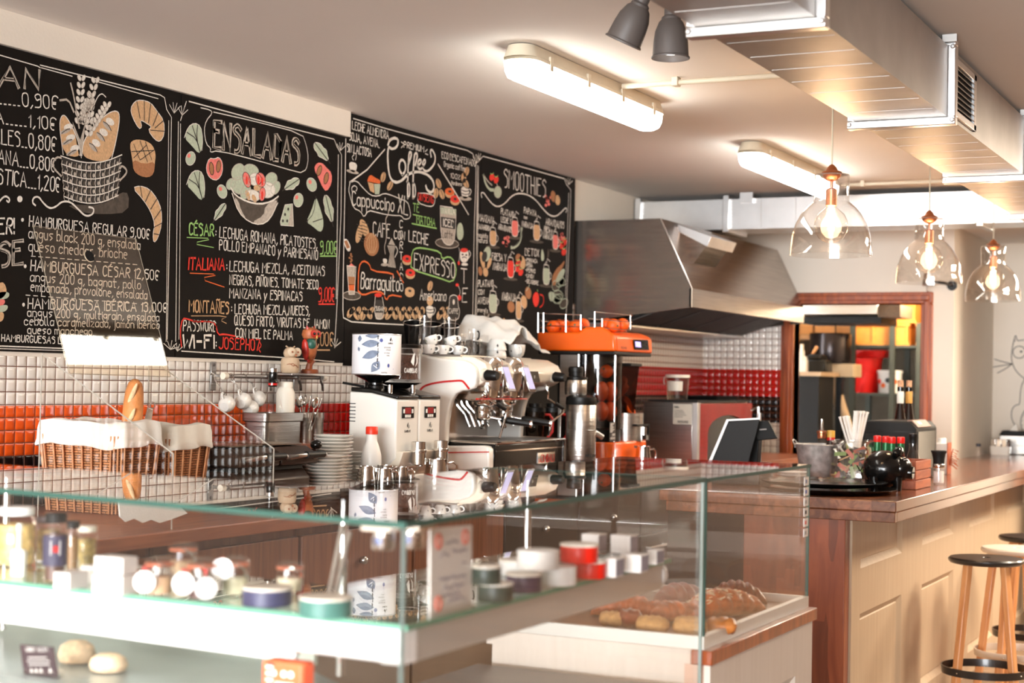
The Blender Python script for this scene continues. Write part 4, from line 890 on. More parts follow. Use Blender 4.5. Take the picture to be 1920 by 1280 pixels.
def basket(x0, x1, y0, y1, h, label):
    t = thing('bread_basket', label, 'basket', ((x0+x1)/2, (y0+y1)/2, WZ), 'bread baskets')
    z = WZ+.002
    R = [[(a, b, zz) for a, b in rrect(x0-e, x1+e, y0-e, y1+e, .03)] for zz, e in ((z, -.018), (z+h, 0), (z+h, -.016), (z+.02, -.03))]
    obj('weave', loft(M(), R, True, True), WICK, t, smooth=30)
    s = M()
    pr = rrect(x0-.009, x1+.009, y0-.009, y1+.009, .03, 4); pb = rrect(x0+.01, x1-.01, y0+.01, y1-.01, .03, 4)
    for i in range(len(pr)):
        a, b = pr[i], pr[(i+1) % len(pr)]; a2, b2 = pb[i], pb[(i+1) % len(pb)]; l = math.dist(a, b); k = max(1, int(l/.036))
        for j in range(k):
            u = j/k; s.tube([(a2[0]+(b2[0]-a2[0])*u, a2[1]+(b2[1]-a2[1])*u, z), (a[0]+(b[0]-a[0])*u-.006*0, a[1]+(b[1]-a[1])*u, z+h-.02)], .0036, 5)
    obj('stake', s, WICKR, t)
    # folded linen over the rim, ruffled lower hem
    rings = []; P0 = rrect(x0, x1, y0, y1, .03, 6); q = []
    for i in range(len(P0)):
        a, b = P0[i], P0[(i+1) % len(P0)]; k = max(1, int(math.dist(a, b)/.012))
        q += [(a[0]+(b[0]-a[0])*j/k, a[1]+(b[1]-a[1])*j/k) for j in range(k)]
    cx, cy = (x0+x1)/2, (y0+y1)/2; rnd = random.Random(3); ph = [rnd.uniform(0, 6) for _ in range(4)]
    def ring(e, zz, am, za):
        o = []
        for i, (a, b) in enumerate(q):
            w_ = am*math.sin(i*.9+ph[0])+am*.6*math.sin(i*.37+ph[1]); dx, dy = a-cx, b-cy; l = math.hypot(dx, dy)
            o.append((a+dx/l*(e+w_), b+dy/l*(e+w_), zz+za*math.sin(i*.21+ph[2])+za*.5*math.sin(i*.55+ph[3])))
        return o
    top = z+h
    obj('liner', loft(M(), [ring(-.03, top-.06, .002, .002), ring(-.022, top+.012, .003, .004), ring(-.006, top+.026, .003, .004), ring(.012, top+.022, .003, .004), ring(.018, top, .003, .003), ring(.019, top-.035, .004, .004), ring(.022, top-.052, .006, .006), ring(.018, top-.056, .006, .006)], False, False), LINEN, t, smooth=60)
    return t
basket(.13, .45, 3.985, 4.190, .265, 'larger wicker bread basket on the left with white linen liner')
basket(.13, .44, 4.250, 4.468, .25, 'smaller wicker bread basket next to the sandwich press, white liner')
BREAD = mat('baguette crust', srgb(206, 134, 76), .6, 0, .28, 9, .3, 60); CRUMB = mat('pale baguette cut', srgb(232, 200, 156), .8, 0, .15, 60, .4, 160)
t = thing('baguette', 'baguette standing upright out of the larger bread basket', 'bread', (.3, 4.1, WZ+.03))
a = M(); n = 20; ax0, ax1 = Vector((.395, 4.09, WZ+.03)), Vector((.405, 4.115, 1.532))
d = (ax1-ax0); a.lathe([(0, 0), (.02, .004), (.027, .03), (.031, .1), (.033, .22), (.032, .32), (.029, d.length-.04), (.022, d.length-.014), (.010, d.length-.002), (0, d.length)], ax0, 24, d.normalized()); obj('crust', a, BREAD, t)
for k in range(3):
    c_ = ax0+d*(.46+.2*k); s = M().ball(c_+Vector((.012, -.026, 0)), .04, 14, (.2, .2, 1.2), Matrix.Rotation(.45, 3, 'Y')); obj('score_cut', s, CRUMB, t)
t = thing('serving_tongs', 'steel serving tongs sticking out of the bread basket beside the baguette', 'tongs', (.3, 4.17, WZ+.05))
obj('arm', M().cbox((.395, 4.158, 1.29), (.006, .026, .3), rx=-.18, ry=.1), STEEL, t, bevel=.002); obj('arm', M().cbox((.406, 4.16, 1.29), (.006, .026, .3), rx=-.18, ry=.02), STEEL, t, bevel=.002)
obj('ring', M().tube([(.418+.010*math.cos(k), 4.186, 1.447+.010*math.sin(k)) for k in [i*math.pi/6 for i in range(12)]], .002, 6, True), STEEL, t)
# ---------------------------------------------------------------- sandwich press
PRESS = mat('dark press casing', srgb(58, 44, 36), .35, .3, .15, 12); PRESSB = mat('press steel band', srgb(120, 104, 90), .3, .9, .1, 10)
t = thing('sandwich_press', 'dark double sandwich press with black handle between baskets and plates', 'sandwich press', (.4, 4.7, WZ))
x0, x1, y0, y1 = .18, .54, 4.50, 4.93
obj('base', M().prism([(x0, y0, WZ+.02), (x1, y0, WZ+.02), (x1, y0, WZ+.085), (x1-.03, y0, WZ+.115), (x0, y0, WZ+.115)], (0, y1-y0, 0)), PRESS, t, bevel=.006)
obj('band', M().box(x1-.01, x1+.004, y0+.01, y1-.01, WZ+.03, WZ+.045), PRESSB, t)
obj('plate', M().box(x0+.03, x1-.02, y0+.02, y1-.02, WZ+.115, WZ+.128), BLKM, t)
for k in range(2):
    a_, b_ = y0+.01+k*.245, y0+.24+k*.245
    l = obj('lid', M().prism([(x0+.02, a_, WZ+.13), (x1, a_, WZ+.13), (x1, a_, WZ+.165), (x1-.05, a_, WZ+.192), (x0+.05, a_, WZ+.2), (x0+.02, a_, WZ+.185)], (0, b_-a_, 0)), PRESS, t, bevel=.008)
    obj('lid_plate', M().box(x0+.04, x1-.06, a_+.02, b_-.02, WZ+.197, WZ+.203), PRESSB, l, bevel=.003)
    obj('handle', M().tube([(x1-.02, a_+.03, WZ+.15), (x1+.05, a_+.03, WZ+.165), (x1+.058, a_+.05, WZ+.168), (x1+.058, b_-.05, WZ+.168), (x1+.05, b_-.03, WZ+.165), (x1-.02, b_-.03, WZ+.15)], .008, 10), STEEL, l)
    obj('handle_grip', M().cyl((x1+.058, a_+.06, WZ+.168), (x1+.058, b_-.06, WZ+.168), .013, seg=14), BLK, l)
obj('knob', M().ball((x1+.03, y1-.01, WZ+.20), .022, 16, (1, 1, .8)), BLKG, t)
obj('cable', M().tube([(x0+.06, y1+.0, WZ+.06), (x0+.1, y1+.04, WZ+.02), (x0+.2, y1+.06, WZ+.006), (x1-.1, y1+.06, WZ+.006)], .004, 6), BLK, t)
for sx in (x0+.03, x1-.03):
    for sy in (y0+.03, y1-.03): obj('foot', M().cyl((sx, sy, WZ), (sx, sy, WZ+.022), .016), BLK, t)
# ---------------------------------------------------------------- raised wooden ledge, steel containers with bottles and cutlery
LZ = 1.29
t = thing('counter_ledge', 'low wooden ledge against the tiles carrying the steel containers', 'shelf', (.14, 5.2, WZ))
obj('board', M().box(.018, .29, 4.98, 5.48, LZ-.022, LZ), WORKW, t, bevel=.003)
for y in (5.0, 5.455): obj('support', M().box(.03, .27, y, y+.02, WZ, LZ-.022), WORKW, t)
t = thing('steel_container', 'large rectangular steel food container below the hanging cups', 'container', (.15, 5.1, LZ))
PX = rrect
def pan(x0, x1, y0, y1, z, h, r=.02):
    R = [[(a, b, zz) for a, b in rrect(x0-e, x1+e, y0-e, y1+e, r)] for zz, e in ((z, -.006), (z+h-.034, -.004), (z+h-.03, .003), (z+h, .004), (z+h+.002, .002), (z+h-.004, -.003), (z+h-.034, -.008), (z+.004, -.01))]
    return loft(M(), R)
obj('body', pan(.145, .262, 5.05, 5.30, LZ, .118), STEELD, t)
def cutlery_pot(y, label):
    t = thing('steel_pot', label, 'pot', (.225, y, LZ), 'round steel cutlery pots')
    obj('body', M().lathe([(.028, 0), (.029, .004), (.029, .088), (.0315, .092), (.0315, .117), (.030, .118), (.028, .115), (.027, .008), (0, .006)], (.225, y, LZ), 28), STEEL, t)
cutlery_pot(5.362, 'round steel pot full of cutlery beside the large container'); cutlery_pot(5.442, 'round steel pot on the right of the row, beside the grinders')
sp = M().tube([(0, 0, 0), (0, 0, .13)], .0032, 6).ball((0, 0, .155), .024, 12, (.16, .62, 1))
fo = None
for k in range(9):
    a = k*2.4; x, y = .225+.014*math.cos(a)*(.4+.6*(k % 3)/2), 5.362+.014*math.sin(a)*(.4+.6*(k % 2))
    lab = 'steel spoon standing handle down in the first cutlery pot'
    if fo is None:
        fo = tag(obj('spoon', sp, CHROME), lab, 'spoon', 'spoons in the cutlery pot'); fo.location = (x, y, LZ+.01)
    else:
        fo = dup(fo, (x, y, LZ+.01))
    fo.rotation_euler = (-.25*math.sin(a)+.12-.35*(k % 2), .25*math.cos(a)*.5+.2*(k % 3-1), a)
# liquor bottle and white squeeze bottle standing in the container
t = thing('liquor_bottle', 'clear glass bottle with black pourer cap standing in the steel container', 'bottle', (.15, 5.17, LZ+.01))
c = (.205, 5.165, LZ+.005)
obj('glass', M().lathe([(.0, 0), (.042, .0), (.044, .006), (.044, .085), (.041, .1), (.0435, .12), (.034, .155), (.02, .195), (.0155, .215), (.0155, .26)], c, 32), GL, t)
obj('neck_band', M().lathe([(.0162, .213), (.0175, .215), (.0175, .238), (.0162, .24)], c, 24), BLKG, t); obj('neck_label', M().lathe([(.0178, .219), (.0178, .227)], c, 24), REDP, t)
obj('cap', M().lathe([(.0158, .24), (.0165, .242), (.0165, .28), (.014, .285), (0, .285)], c, 24), BLKG, t); obj('cap_ring', M().lathe([(.017, .27), (.017, .283)], c, 24), CHROME, t)
t = thing('squeeze_bottle', 'cloudy white plastic bottle without label behind the glass bottle', 'bottle', (.14, 5.26, LZ+.01)); c = (.205, 5.252, LZ+.005)
FROST = mat('cloudy plastic', srgb(232, 224, 210), .4, 0, .04, 9); obj('body', M().lathe([(0, 0), (.034, 0), (.036, .006), (.036, .19), (.03, .205), (.025, .212), (.025, .216)], c, 28), FROST, t); obj('cap', M().lathe([(.028, .212), (.028, .23), (.025, .233), (0, .233)], c, 28), FROST, t)
# ---------------------------------------------------------------- plate stacks: one object per plate
PLM = M().lathe([(0, 0), (.042, 0), (.043, .004), (.058, .007), (.078, .0155), (.0785, .0175), (.076, .0178), (.056, .0098), (.04, .0065), (0, .0062)], (0, 0, 0), 30)
pl0 = None
def plates(x, y, z, n, step, sc, label, group, dx=0):
    global pl0
    for k in range(n):
        p = (x+random.uniform(-.0022, .0022)+dx*k, y+random.uniform(-.0022, .0022), z+k*step)
        if pl0 is None: pl0 = tag(obj('plate', PLM, PORC), label, 'plate', group); pl0.location = p; pl0.scale = (sc, sc, 1); o = pl0
        else: o = dup(pl0, p, random.uniform(0, 6), label, group, sc=(sc, sc, 1))
plates(.44, 5.235, WZ+.003, 17, .0128, .97, 'white plate in the tallest stack beside the white grinder', 'plates in the tallest stack')
plates(.50, 5.085, WZ+.003, 12, .0122, 1.08, 'white plate in the stack in front, next to the sandwich press', 'plates in the front stack')
plates(.40, 5.425, WZ+.003, 12, .0122, .76, 'small white plate in the stack beside the milk bottle', 'small plates beside the milk bottle')
plates(.375, 5.02, WZ+.003, 12, .0125, .92, 'white plate in the stack in front of the large steel container', 'plates in front of the container')
# ---------------------------------------------------------------- rail with hooks, cups and owls
t = thing('hanging_rail', 'steel wall rail with hooks carrying white cups', 'rail', (.08, 5.3, 1.55))
obj('rail', M().cyl((.085, 5.02, 1.546), (.085, 5.70, 1.546), .0085, seg=14), STEELD, t)
for y in (5.04, 5.60):
    br = obj('bracket', M().box(.0135, .019, y-.016, y+.016, 1.49, 1.60).box(.019, .085, y-.006, y+.006, 1.54, 1.552), STEELD, t, bevel=.002)
    obj('screw', M().cyl((.019, y, 1.588), (.022, y, 1.588), .006), DGREY, br)
for y in (5.02, 5.70): obj('end_cap', M().cyl((.085, y-.012, 1.546), (.085, y+.012, 1.546), .013, seg=18), CREAM, t)
HKY = [5.075, 5.175, 5.265]
RAIL_T = t
for y in (5.29, 5.50, 5.66): obj('flat_hook', M().tube([(.085, y, 1.558), (.1, y, 1.55), (.1, y, 1.53), (.115, y-.01, 1.515), (.13, y-.03, 1.495)], .0055, 6), STEELD, t)
shl = M().box(.014, .16, 5.36, 5.69, 1.553, 1.562); obj('narrow_shelf', shl, STEEL, t, bevel=.002)
CUPM = M().lathe([(0, 0), (.022, 0), (.024, .003), (.032, .012), (.037, .03), (.0385, .05), (.0385, .056), (.037, .056), (.035, .03), (.029, .014), (0, .008)], (0, 0, 0), 28)
CUPH = M().tube([(.036, 0, .046), (.052, 0, .046), (.06, 0, .036), (.058, 0, .022), (.046, 0, .014), (.034, 0, .016)], .0042, 8)
cup0 = None
def cup(loc, rot, label, group, sc=1):
    global cup0
    if cup0 is None:
        cup0 = thing('cup', label, 'cup', (0, 0, 0), group); obj('bowl', CUPM, PORC, cup0); obj('handle', CUPH, PORC, cup0); c = cup0
        c.location = loc; c.rotation_euler = rot; c.scale = (sc,)*3
    else: c = dup(cup0, loc, None, label, group, rot, (sc,)*3)
    return c
def hang(px, py, label):
    zz = Vector((-.3, .88, .30)).normalized(); xx = Vector((-.15, -.25, 1)); xx = (xx-zz*xx.dot(zz)).normalized(); yy = zz.cross(xx)
    R = Matrix((xx, yy, zz)).transposed(); b_ = P(px, py, X=.15)
    hk = b_+R @ Vector((.045*.8, 0, .030*.8)); y = hk.y
    obj('hook', M().tube([(.078, y, 1.55), (.085, y, 1.557), (.097, y, 1.55), (.098, y, 1.53), (hk.x-.012, y, hk.z+.03), (hk.x-.006, y, hk.z+.006), hk, (hk.x+.008, y, hk.z+.012)], .0022, 6), CHROME, RAIL_T)
    return cup(b_, R.to_euler(), label, 'cups hanging on the rail', .80)
hang(420, 763, 'leftmost white cup hanging from the wall rail'); hang(451, 757, 'middle white cup hanging from the wall rail, another below it'); hang(479, 753, 'rightmost white cup hanging from the wall rail, beside the clear bottle')
hang(455, 771, 'white cup hanging lowest, mostly behind the middle cup').location.y += .034
# painted wooden owl and small ceramic owl
OWB = mat('carved wood', srgb(150, 76, 40), .45, 0, .25, 30, .2, 60); OWC = mat('painted feather orange', srgb(176, 98, 56), .5, 0, .35, 40); OWR = mat('painted red wing', srgb(178, 40, 26), .4, 0, .2, 30); OWG = mat('painted green breast', srgb(40, 84, 70), .4, 0, .3, 30); CLAY = mat('beige clay', srgb(196, 168, 138), .7, 0, .1, 30)
t = thing('owl_figurine', 'painted wooden owl with red mask perched on a carved branch', 'figurine', (.10, 5.58, 1.562), 'owl figurines on the rail'); oz = 1.562; ox, oy = .10, 5.575
obj('stand', M().lathe([(0, 0), (.036, 0), (.036, .012), (.03, .018), (0, .018)], (ox, oy, oz), 20).tube([(ox, oy-.01, oz+.015), (ox+.005, oy-.01, oz+.035), (ox, oy+.012, oz+.05), (ox, oy-.005, oz+.068)], [.014, .013, .012, .010], 8).tube([(ox, oy+.012, oz+.045), (ox, oy+.036, oz+.052)], [.009, .004], 8), OWB, t)
obj('body', M().ball((ox, oy, oz+.108), .034, 18, (.85, .9, 1.35)).lathe([(0, 0), (.03, .006), (.036, .022), (.032, .04), (.018, .05), (0, .052)], (ox, oy, oz+.138), 18), OWC, t)
obj('breast', M().ball((ox+.012, oy-.012, oz+.122), .024, 14, (.9, .9, 1.1)), OWG, t)
for s in (-1, 1):
    obj('wing', M().ball((ox-.004, oy+s*.03, oz+.098), .03, 14, (.55, .32, 1.5), Matrix.Rotation(-.15*s, 3, 'X')), OWR if s < 0 else OWC, t)
    e = obj('eye_ring', M().lathe([(.0, .004), (.008, .006), (.014, .004), (.016, 0)], (ox+.030, oy-.006+s*.014, oz+.163), 18, (.9, -.4, .1)), OWR, t)
    obj('eye', M().ball((ox+.034, oy-.009+s*.014, oz+.163), .0062, 10), BLKG, e)
    obj('ear', M().lathe([(.008, 0), (0, .018)], (ox, oy+s*.022, oz+.182), 8, (0, s*.5, 1)), OWR, t)
obj('beak', M().lathe([(.005, 0), (0, .014)], (ox+.036, oy-.01, oz+.154), 8, (.5, -.2, -1)), mat('beak', srgb(220, 170, 60), .4), t)
obj('tail', M().ball((ox-.005, oy, oz+.058), .018, 12, (.35, .7, 1.3)), OWR, t)
t = thing('owl_figurine', 'small beige clay owl with round ringed eyes beside the wooden owl', 'figurine', (.10, 5.42, 1.562), 'owl figurines on the rail'); ox, oy = .105, 5.425
obj('body', M().lathe([(0, 0), (.032, .001), (.037, .012), (.037, .05), (.032, .062), (0, .064)], (ox, oy, oz), 20), CLAY, t)
obj('head', M().ball((ox, oy, oz+.08), .03, 16, (.8, 1.15, .85)), CLAY, t)
for s in (-1, 1):
    e = obj('eye_ring', M().lathe([(0, .006), (.012, .006), (.018, .002), (.018, -.004)], (ox+.024, oy-.006+s*.02, oz+.085), 18, (.9, -.42, .1)), mat('pale clay', srgb(214, 192, 164), .7), t); obj('pupil', M().ball((ox+.031, oy-.01+s*.02, oz+.085), .004, 8), OWB, e)
    obj('ear', M().tube([(ox, oy+s*.012, oz+.1), (ox, oy+s*.03, oz+.108)], .003, 6), CLAY, t)
obj('beak', M().lathe([(.005, 0), (0, .012)], (ox+.034, oy-.01, oz+.076), 8, (.3, -.1, -1)), OWC, t)
for dy, dz in ((-.02, .035), (.012, .03), (-.004, .036)): obj('swirl', M().tube([(ox+.0375*math.cos(a/7-.9+dy*20), oy+.0375*math.sin(a/7-.9+dy*20)+0*dy, oz+dz+.008*math.sin(a)*(a/6)) for a in [k*.7 for k in range(9)]], .0012, 5), OWB, t)
# ---------------------------------------------------------------- grinders
GY = [5.518, 5.700]
def flame(mb, o, ux, uz, s):
    patch(mb, [(0, 0), (-.35*s, .35*s), (-.2*s, .75*s), (.1*s, 1.0*s), (.05*s, .6*s), (.0, .4*s)], o, ux, uz); patch(mb, [(.1*s, -.1*s), (.38*s, .1*s), (.42*s, .4*s), (.3*s, .62*s), (.28*s, .3*s)], o, ux, uz); return mb
def grinder(y0, label):
    t = thing('coffee_grinder', label, 'coffee grinder', (.45, y0, WZ), 'white coffee grinders')
    y1 = y0+.172; x0, x1 = .33, .55; zt = 1.478
    obj('body', M().prism([(x0, y0, 1.10), (x1-.012, y0, 1.10), (x1-.04, y0, 1.20), (x1, y0, 1.235), (x1, y0, zt-.012), (x0+.1, y0, zt+.012), (x0, y0, zt+.016)], (0, y1-y0, 0)), WHITEP, t, bevel=.006)
    obj('foot', M().box(x0+.02, x1-.06, y0+.02, y1-.02, WZ, 1.10), BLKM, t)
    obj('lid', M().prism([(x0+.004, y0+.002, zt+.0165), (x0+.1, y0+.002, zt+.0125), (x1+.004, y0+.002, zt-.0115), (x1+.004, y0+.002, zt+.004), (x0+.1, y0+.002, zt+.03), (x0+.004, y0+.002, zt+.034)], (0, y1-y0-.004, 0)), BLKG, t, bevel=.005)
    for k in range(6): obj('vent_slot', M().box(x0-.001, x0+.03, y0-.0012, y0+.002, 1.444-.014*k, 1.4475-.014*k), BLKM, t)
    cy = (y0+y1)/2; fx = x1+.001
    p = obj('display_panel', M().box(fx-.002, fx+.003, cy-.046, cy+.046, 1.392, 1.438), BLKG, t, bevel=.001)
    obj('screen', M().box(fx+.003, fx+.004, cy-.026, cy+.02, 1.41, 1.434), mat('red screen', srgb(120, 16, 16), .2, 0, .02, 5, emit=(.5, .02, .03), es=.08), p)
    for k in range(3): obj('button', M().box(fx+.003, fx+.0045, cy-.026+k*.016, cy-.014+k*.016, 1.395, 1.406), WHITEP, p)
    for s in (-.040, .027): obj('button', M().box(fx+.003, fx+.0045, cy+s, cy+s+.010, 1.412, 1.428), WHITEP, p)
    l = M(); flame(l, (fx, cy+.004, 1.352), (0, 1, 0), (0, 0, 1), .024); letters(l, 'CANDELAS', (fx, cy-.022, 1.336), (0, 1, 0), (0, 0, 1), .0085, .0022, total=.044); obj('logo', l, INKD, t, smooth=0)
    obj('chin', M().prism([(x1-.03, y0+.004, 1.235), (x1+.004, y0+.004, 1.262), (x1+.032, y0+.004, 1.262), (x1+.01, y0+.004, 1.20), (x1-.02, y0+.004, 1.165), (x1-.05, y0+.004, 1.18)], (0, y1-y0-.008, 0)), CREAM, t, bevel=.004)
    obj('spout', M().cyl((x1-.012, cy+.01, 1.20), (x1-.012, cy+.01, 1.262), .022, .026, seg=20), BLKM, t)
    obj('fork', M().tube([(x1-.02, cy-.03, 1.20), (x1+.055, cy-.03, 1.205), (x1+.06, cy, 1.206), (x1+.055, cy+.03, 1.205), (x1-.02, cy+.03, 1.20)], .004, 8), CHROME, t)
    obj('column', M().box(x1-.10, x1-.06, cy-.03, cy+.03, WZ, 1.17), STEEL, t)
    k = obj('adjust_lever', M().tube([(x0+.05, y0+.03, zt+.036), (x0-.03, y0-.005, zt+.05)], .005, 8), BLK, t)
    obj('lever_knob', M().cyl((x1-.05, y0+.03, zt+.012), (x1-.05, y0+.03, zt+.045), .010, seg=12), CHROME, t)
    return t, cy
g1, cy1 = grinder(GY[0], 'white coffee grinder on the left, under the big leaf-patterned tin'); g2, cy2 = grinder(GY[1], 'white coffee grinder on the right, with a clear hopper of coffee beans')
def hopper_base(t, x, y, z, k=1):
    obj('hopper_neck', M().lathe([(.038, 0), (.036, .03*k), (.03, .036*k), (.03, .046*k), (.052, .062*k), (.085, .082*k), (.088, .086*k)], (x, y, z), 28), BLKG, t)
hopper_base(g1, .40, cy1, 1.496, .75); hopper_base(g2, .41, cy2, 1.480, .62)
TIN = mat('tin paper label', srgb(236, 234, 236), .45, 0, .01, 5)
t = thing('coffee_tin', 'large white tin with printed blue grey leaves on top of the left grinder', 'tin', (.40, cy1, 1.5615)); c = Vector((.40, cy1, 1.5615)); RT_ = .0985; HT = .165
obj('can', M().lathe([(0, 0), (RT_-.002, 0), (RT_, .003), (RT_, HT-.003), (RT_-.002, HT), (RT_-.006, HT-.004), (0, HT-.004)], c, 44), TIN, t)
for z in (.002, HT-.002): obj('rim', M().tube([(c.x+RT_*math.cos(a), c.y+RT_*math.sin(a), c.z+z) for a in [k*math.pi/20 for k in range(40)]], .0022, 6, True), GALVB, t)
AV = math.atan2(-cy1, CAM.x-.40)   # the printed side faces the customers
def wrap(pts, lift=.0006): return [(c.x+(RT_+lift)*math.cos(AV+a/RT_), c.y+(RT_+lift)*math.sin(AV+a/RT_), c.z+z) for a, z in pts]
def tinleaf(m_, x, z, l, w, r):
    n = 6; L_ = []; R_ = []
    for i in range(n+1):
        u = i/n; ww = w*math.sin(math.pi*u)*(1.1-.4*u); px, pz = l*u, ww
        L_.append((x+px*math.cos(r)-pz*math.sin(r), z+px*math.sin(r)+pz*math.cos(r))); R_.append((x+px*math.cos(r)+pz*math.sin(r), z+px*math.sin(r)-pz*math.cos(r)))
    for i in range(n): m_.flat(wrap([L_[i], L_[i+1], R_[i+1], R_[i]]))
m_ = M()
for x, z, l, w, r in ((.012, .155, -.062, .011, .0), (.012, .128, -.078, .017, .1), (.012, .093, -.078, .018, .35), (.012, .055, -.055, .019, .95), (-.085, .145, .022, .014, -.1), (-.085, .10, .014, .01, .3)): tinleaf(m_, x, z, l, w, r)
obj('leaf_print', m_, INKB, t, smooth=0)
m_ = M()
for zz in (.03, .05, .07, .09, .11, .14):
    for k in range(5): m_.flat(wrap([(.002+.003*math.sin(zz*90)+k*.0, zz+k*.003), (.008, zz+k*.003+.004), (.004, zz+k*.003+.006)]))
def wtext(m_, txt, a0, z0, h, w):
    tmp = letters(M(), txt, (0, 0, 0), (1, 0, 0), (0, 1, 0), h, w, 0)
    m_.add(wrap([(a0+v[0], z0+v[1]) for v in tmp.v], .0008), tmp.f)
wtext(m_, 'CANDELAS', .047, .124, .006, .0013)
for a, z in ((.058, .134),): m_.flat(wrap([(a, z), (a-.005, z+.006), (a+.002, z+.018), (a+.004, z+.008)])); m_.flat(wrap([(a+.005, z-.002), (a+.009, z+.004), (a+.007, z+.010)]))
obj('print', m_, INKD, t, smooth=0)
m_ = M(); wtext(m_, 'DESCAFEINADO', .03, .107, .0055, .0009); wtext(m_, 'CAPSULADO', .038, .098, .005, .0009); wtext(m_, 'CAFE EN GRANO', .03, .086, .0045, .0008); wtext(m_, 'NATURAL', .04, .076, .0045, .0008); wtext(m_, 'PESO NETO 1 kg', .02, .008, .0045, .0009)
obj('fine_print', m_, INKG, t, smooth=0)
m_ = M(); m_.flat(wrap([(.018+.007*math.cos(k), .138+.008*math.sin(k)) for k in [i*.628 for i in range(10)]])); m_.flat(wrap([(.05+.005*math.cos(k), .038+.008*math.sin(k)) for k in [i*.628 for i in range(10)]])); m_.flat(wrap([(.012, .0235), (.075, .0235), (.075, .0255), (.012, .0255)])); obj('seal_print', m_, mat('violet blue print', srgb(78, 88, 150), .5), t, smooth=0)
# bean hopper of the second grinder
hb = (.41, cy2, 1.5345); BEANM = mat('coffee beans', srgb(78, 40, 22), .45, 0, .6, 140, .9, 160)
obj('hopper', M().lathe([(.03, 0), (.076, .006), (.08, .012), (.08, .142), (.077, .142), (.077, .014), (.03, .004)], hb, 36, caps=False), GL, g2)
tag(obj('coffee_beans', M().lathe([(0, .012), (.074, .012), (.074, .106), (.06, .112), (0, .116)], hb, 30), BEANM), 'dark roasted coffee beans filling the clear hopper of the right grinder', 'coffee beans', kind='stuff')
obj('hopper_lid', M().lathe([(.083, .140), (.083, .152), (.076, .157), (0, .158)], hb, 36), BLKG, g2)
l = M(); AVH = math.atan2(-cy2, CAM.x-.41)+.42
def wrap2(pts, R=.0812): return [(hb[0]+R*math.cos(AVH+a/R), hb[1]+R*math.sin(AVH+a/R), hb[2]+z) for a, z in pts]
tmp = letters(M(), 'CANDELAS', (0, 0, 0), (1, 0, 0), (0, 1, 0), .017, .004, 0); l.add(wrap2([(v[0]-.02, v[1]+.04) for v in tmp.v]), tmp.f)
l.flat(wrap2([(.02, .068), (.006, .083), (.016, .113), (.026, .123), (.024, .088)])); l.flat(wrap2([(.028, .063), (.042, .078), (.044, .098), (.036, .113), (.036, .083)])); obj('hopper_logo', l, INKW, g2, smooth=0)
# steel dosing cups on the forks
DC = [(0, 0), (.03, 0), (.03, .045), (.034, .048), (.034, .056), (.03, .058), (.03, .088), (.027, .088), (.027, .004), (0, .003)]
for i, (y, lab) in enumerate(((cy1+.01, 'steel dosing cup on the fork of the left grinder'), (cy2+.012, 'steel dosing cup on the fork of the right grinder'))):
    tag(obj('dosing_cup', M().lathe(DC, (.598, y, 1.211), 24), CHROME, loc=(.598, y, 1.211)), lab, 'cup', 'steel dosing cups')
# milk bottle
t = thing('milk_bottle', 'white plastic milk bottle with red cap in front of the left grinder', 'bottle', (.58, 5.42, WZ)); c = (.51, 5.40, WZ)
obj('body', M().lathe([(0, 0), (.036, 0), (.04, .005), (.04, .12), (.039, .145), (.03, .18), (.022, .2), (.021, .225), (.0225, .23)], c, 32), mat('milky plastic', srgb(240, 236, 230), .35, 0, .01, 5), t)
obj('cap', M().lathe([(.0235, .226), (.024, .23), (.024, .252), (.021, .256), (0, .256)], c, 32), mat('red cap', srgb(228, 54, 28), .4, 0, .04, 30), t)
obj('label', M().lathe([(.0406, .03), (.0406, .085)], c, 32, caps=False), mat('milk label', srgb(226, 206, 196), .5, 0, .12, 30), t)
obj('label_band', M().lathe([(.0409, .036), (.0409, .056)], c, 32, caps=False, a0=-2.6, a1=-.9), REDP, t)
# steel milk pitchers
def pitcher(x, y, z, r, h, label, grp, hd=0.6, handle=True):
    t = thing('milk_pitcher', label, 'pitcher', (x, y, z), grp)
    obj('body', M().lathe([(0, 0), (r, 0), (r*1.04, .006), (r*1.02, h*.4), (r*.84, h*.82), (r*.86, h), (r*.83, h), (r*.8, h*.82), (r*.98, h*.4), (r*.98, .01), (0, .008)], (x, y, z), 32), CHROME, t)
    sx, sy = math.cos(hd+math.pi), math.sin(hd+math.pi)
    obj('spout', M().prism([(x+sx*r*.7+sy*r*.3, y+sy*r*.7-sx*r*.3, z+h), (x+sx*r*1.15, y+sy*r*1.15, z+h*1.03), (x+sx*r*.7-sy*r*.3, y+sy*r*.7+sx*r*.3, z+h)], (0, 0, -.012)), CHROME, t)
    ux, uy = math.cos(hd), math.sin(hd)
    obj('handle', M().tube([(x+ux*q, y+uy*q, z+h*w) for q, w in ((r*.84, .86), (r*1.3, .9), (r*1.62, .8), (r*1.6, .5), (r*1.4, .22), (r*1.02, .12))], .0042, 8), CHROME, t)
    return t
for x, y, r, h, lab in ((.55, 5.30, .038, .108, 'leftmost small steel milk pitcher in front of the milk bottle'), (.60, 5.345, .037, .10, 'second small steel milk pitcher from the left, below the milk bottle'), (.565, 5.415, .035, .108, 'third small steel milk pitcher, right below the milk bottle'), (.60, 5.475, .034, .10, 'small steel milk pitcher under the left grinder fork')):
    pitcher(x, y, WZ, r, h, lab, 'steel milk pitchers', .9)
pitcher(.64, 5.69, WZ, .052, .125, 'largest steel milk pitcher, in front of the espresso machine', 'steel milk pitchers', .75)
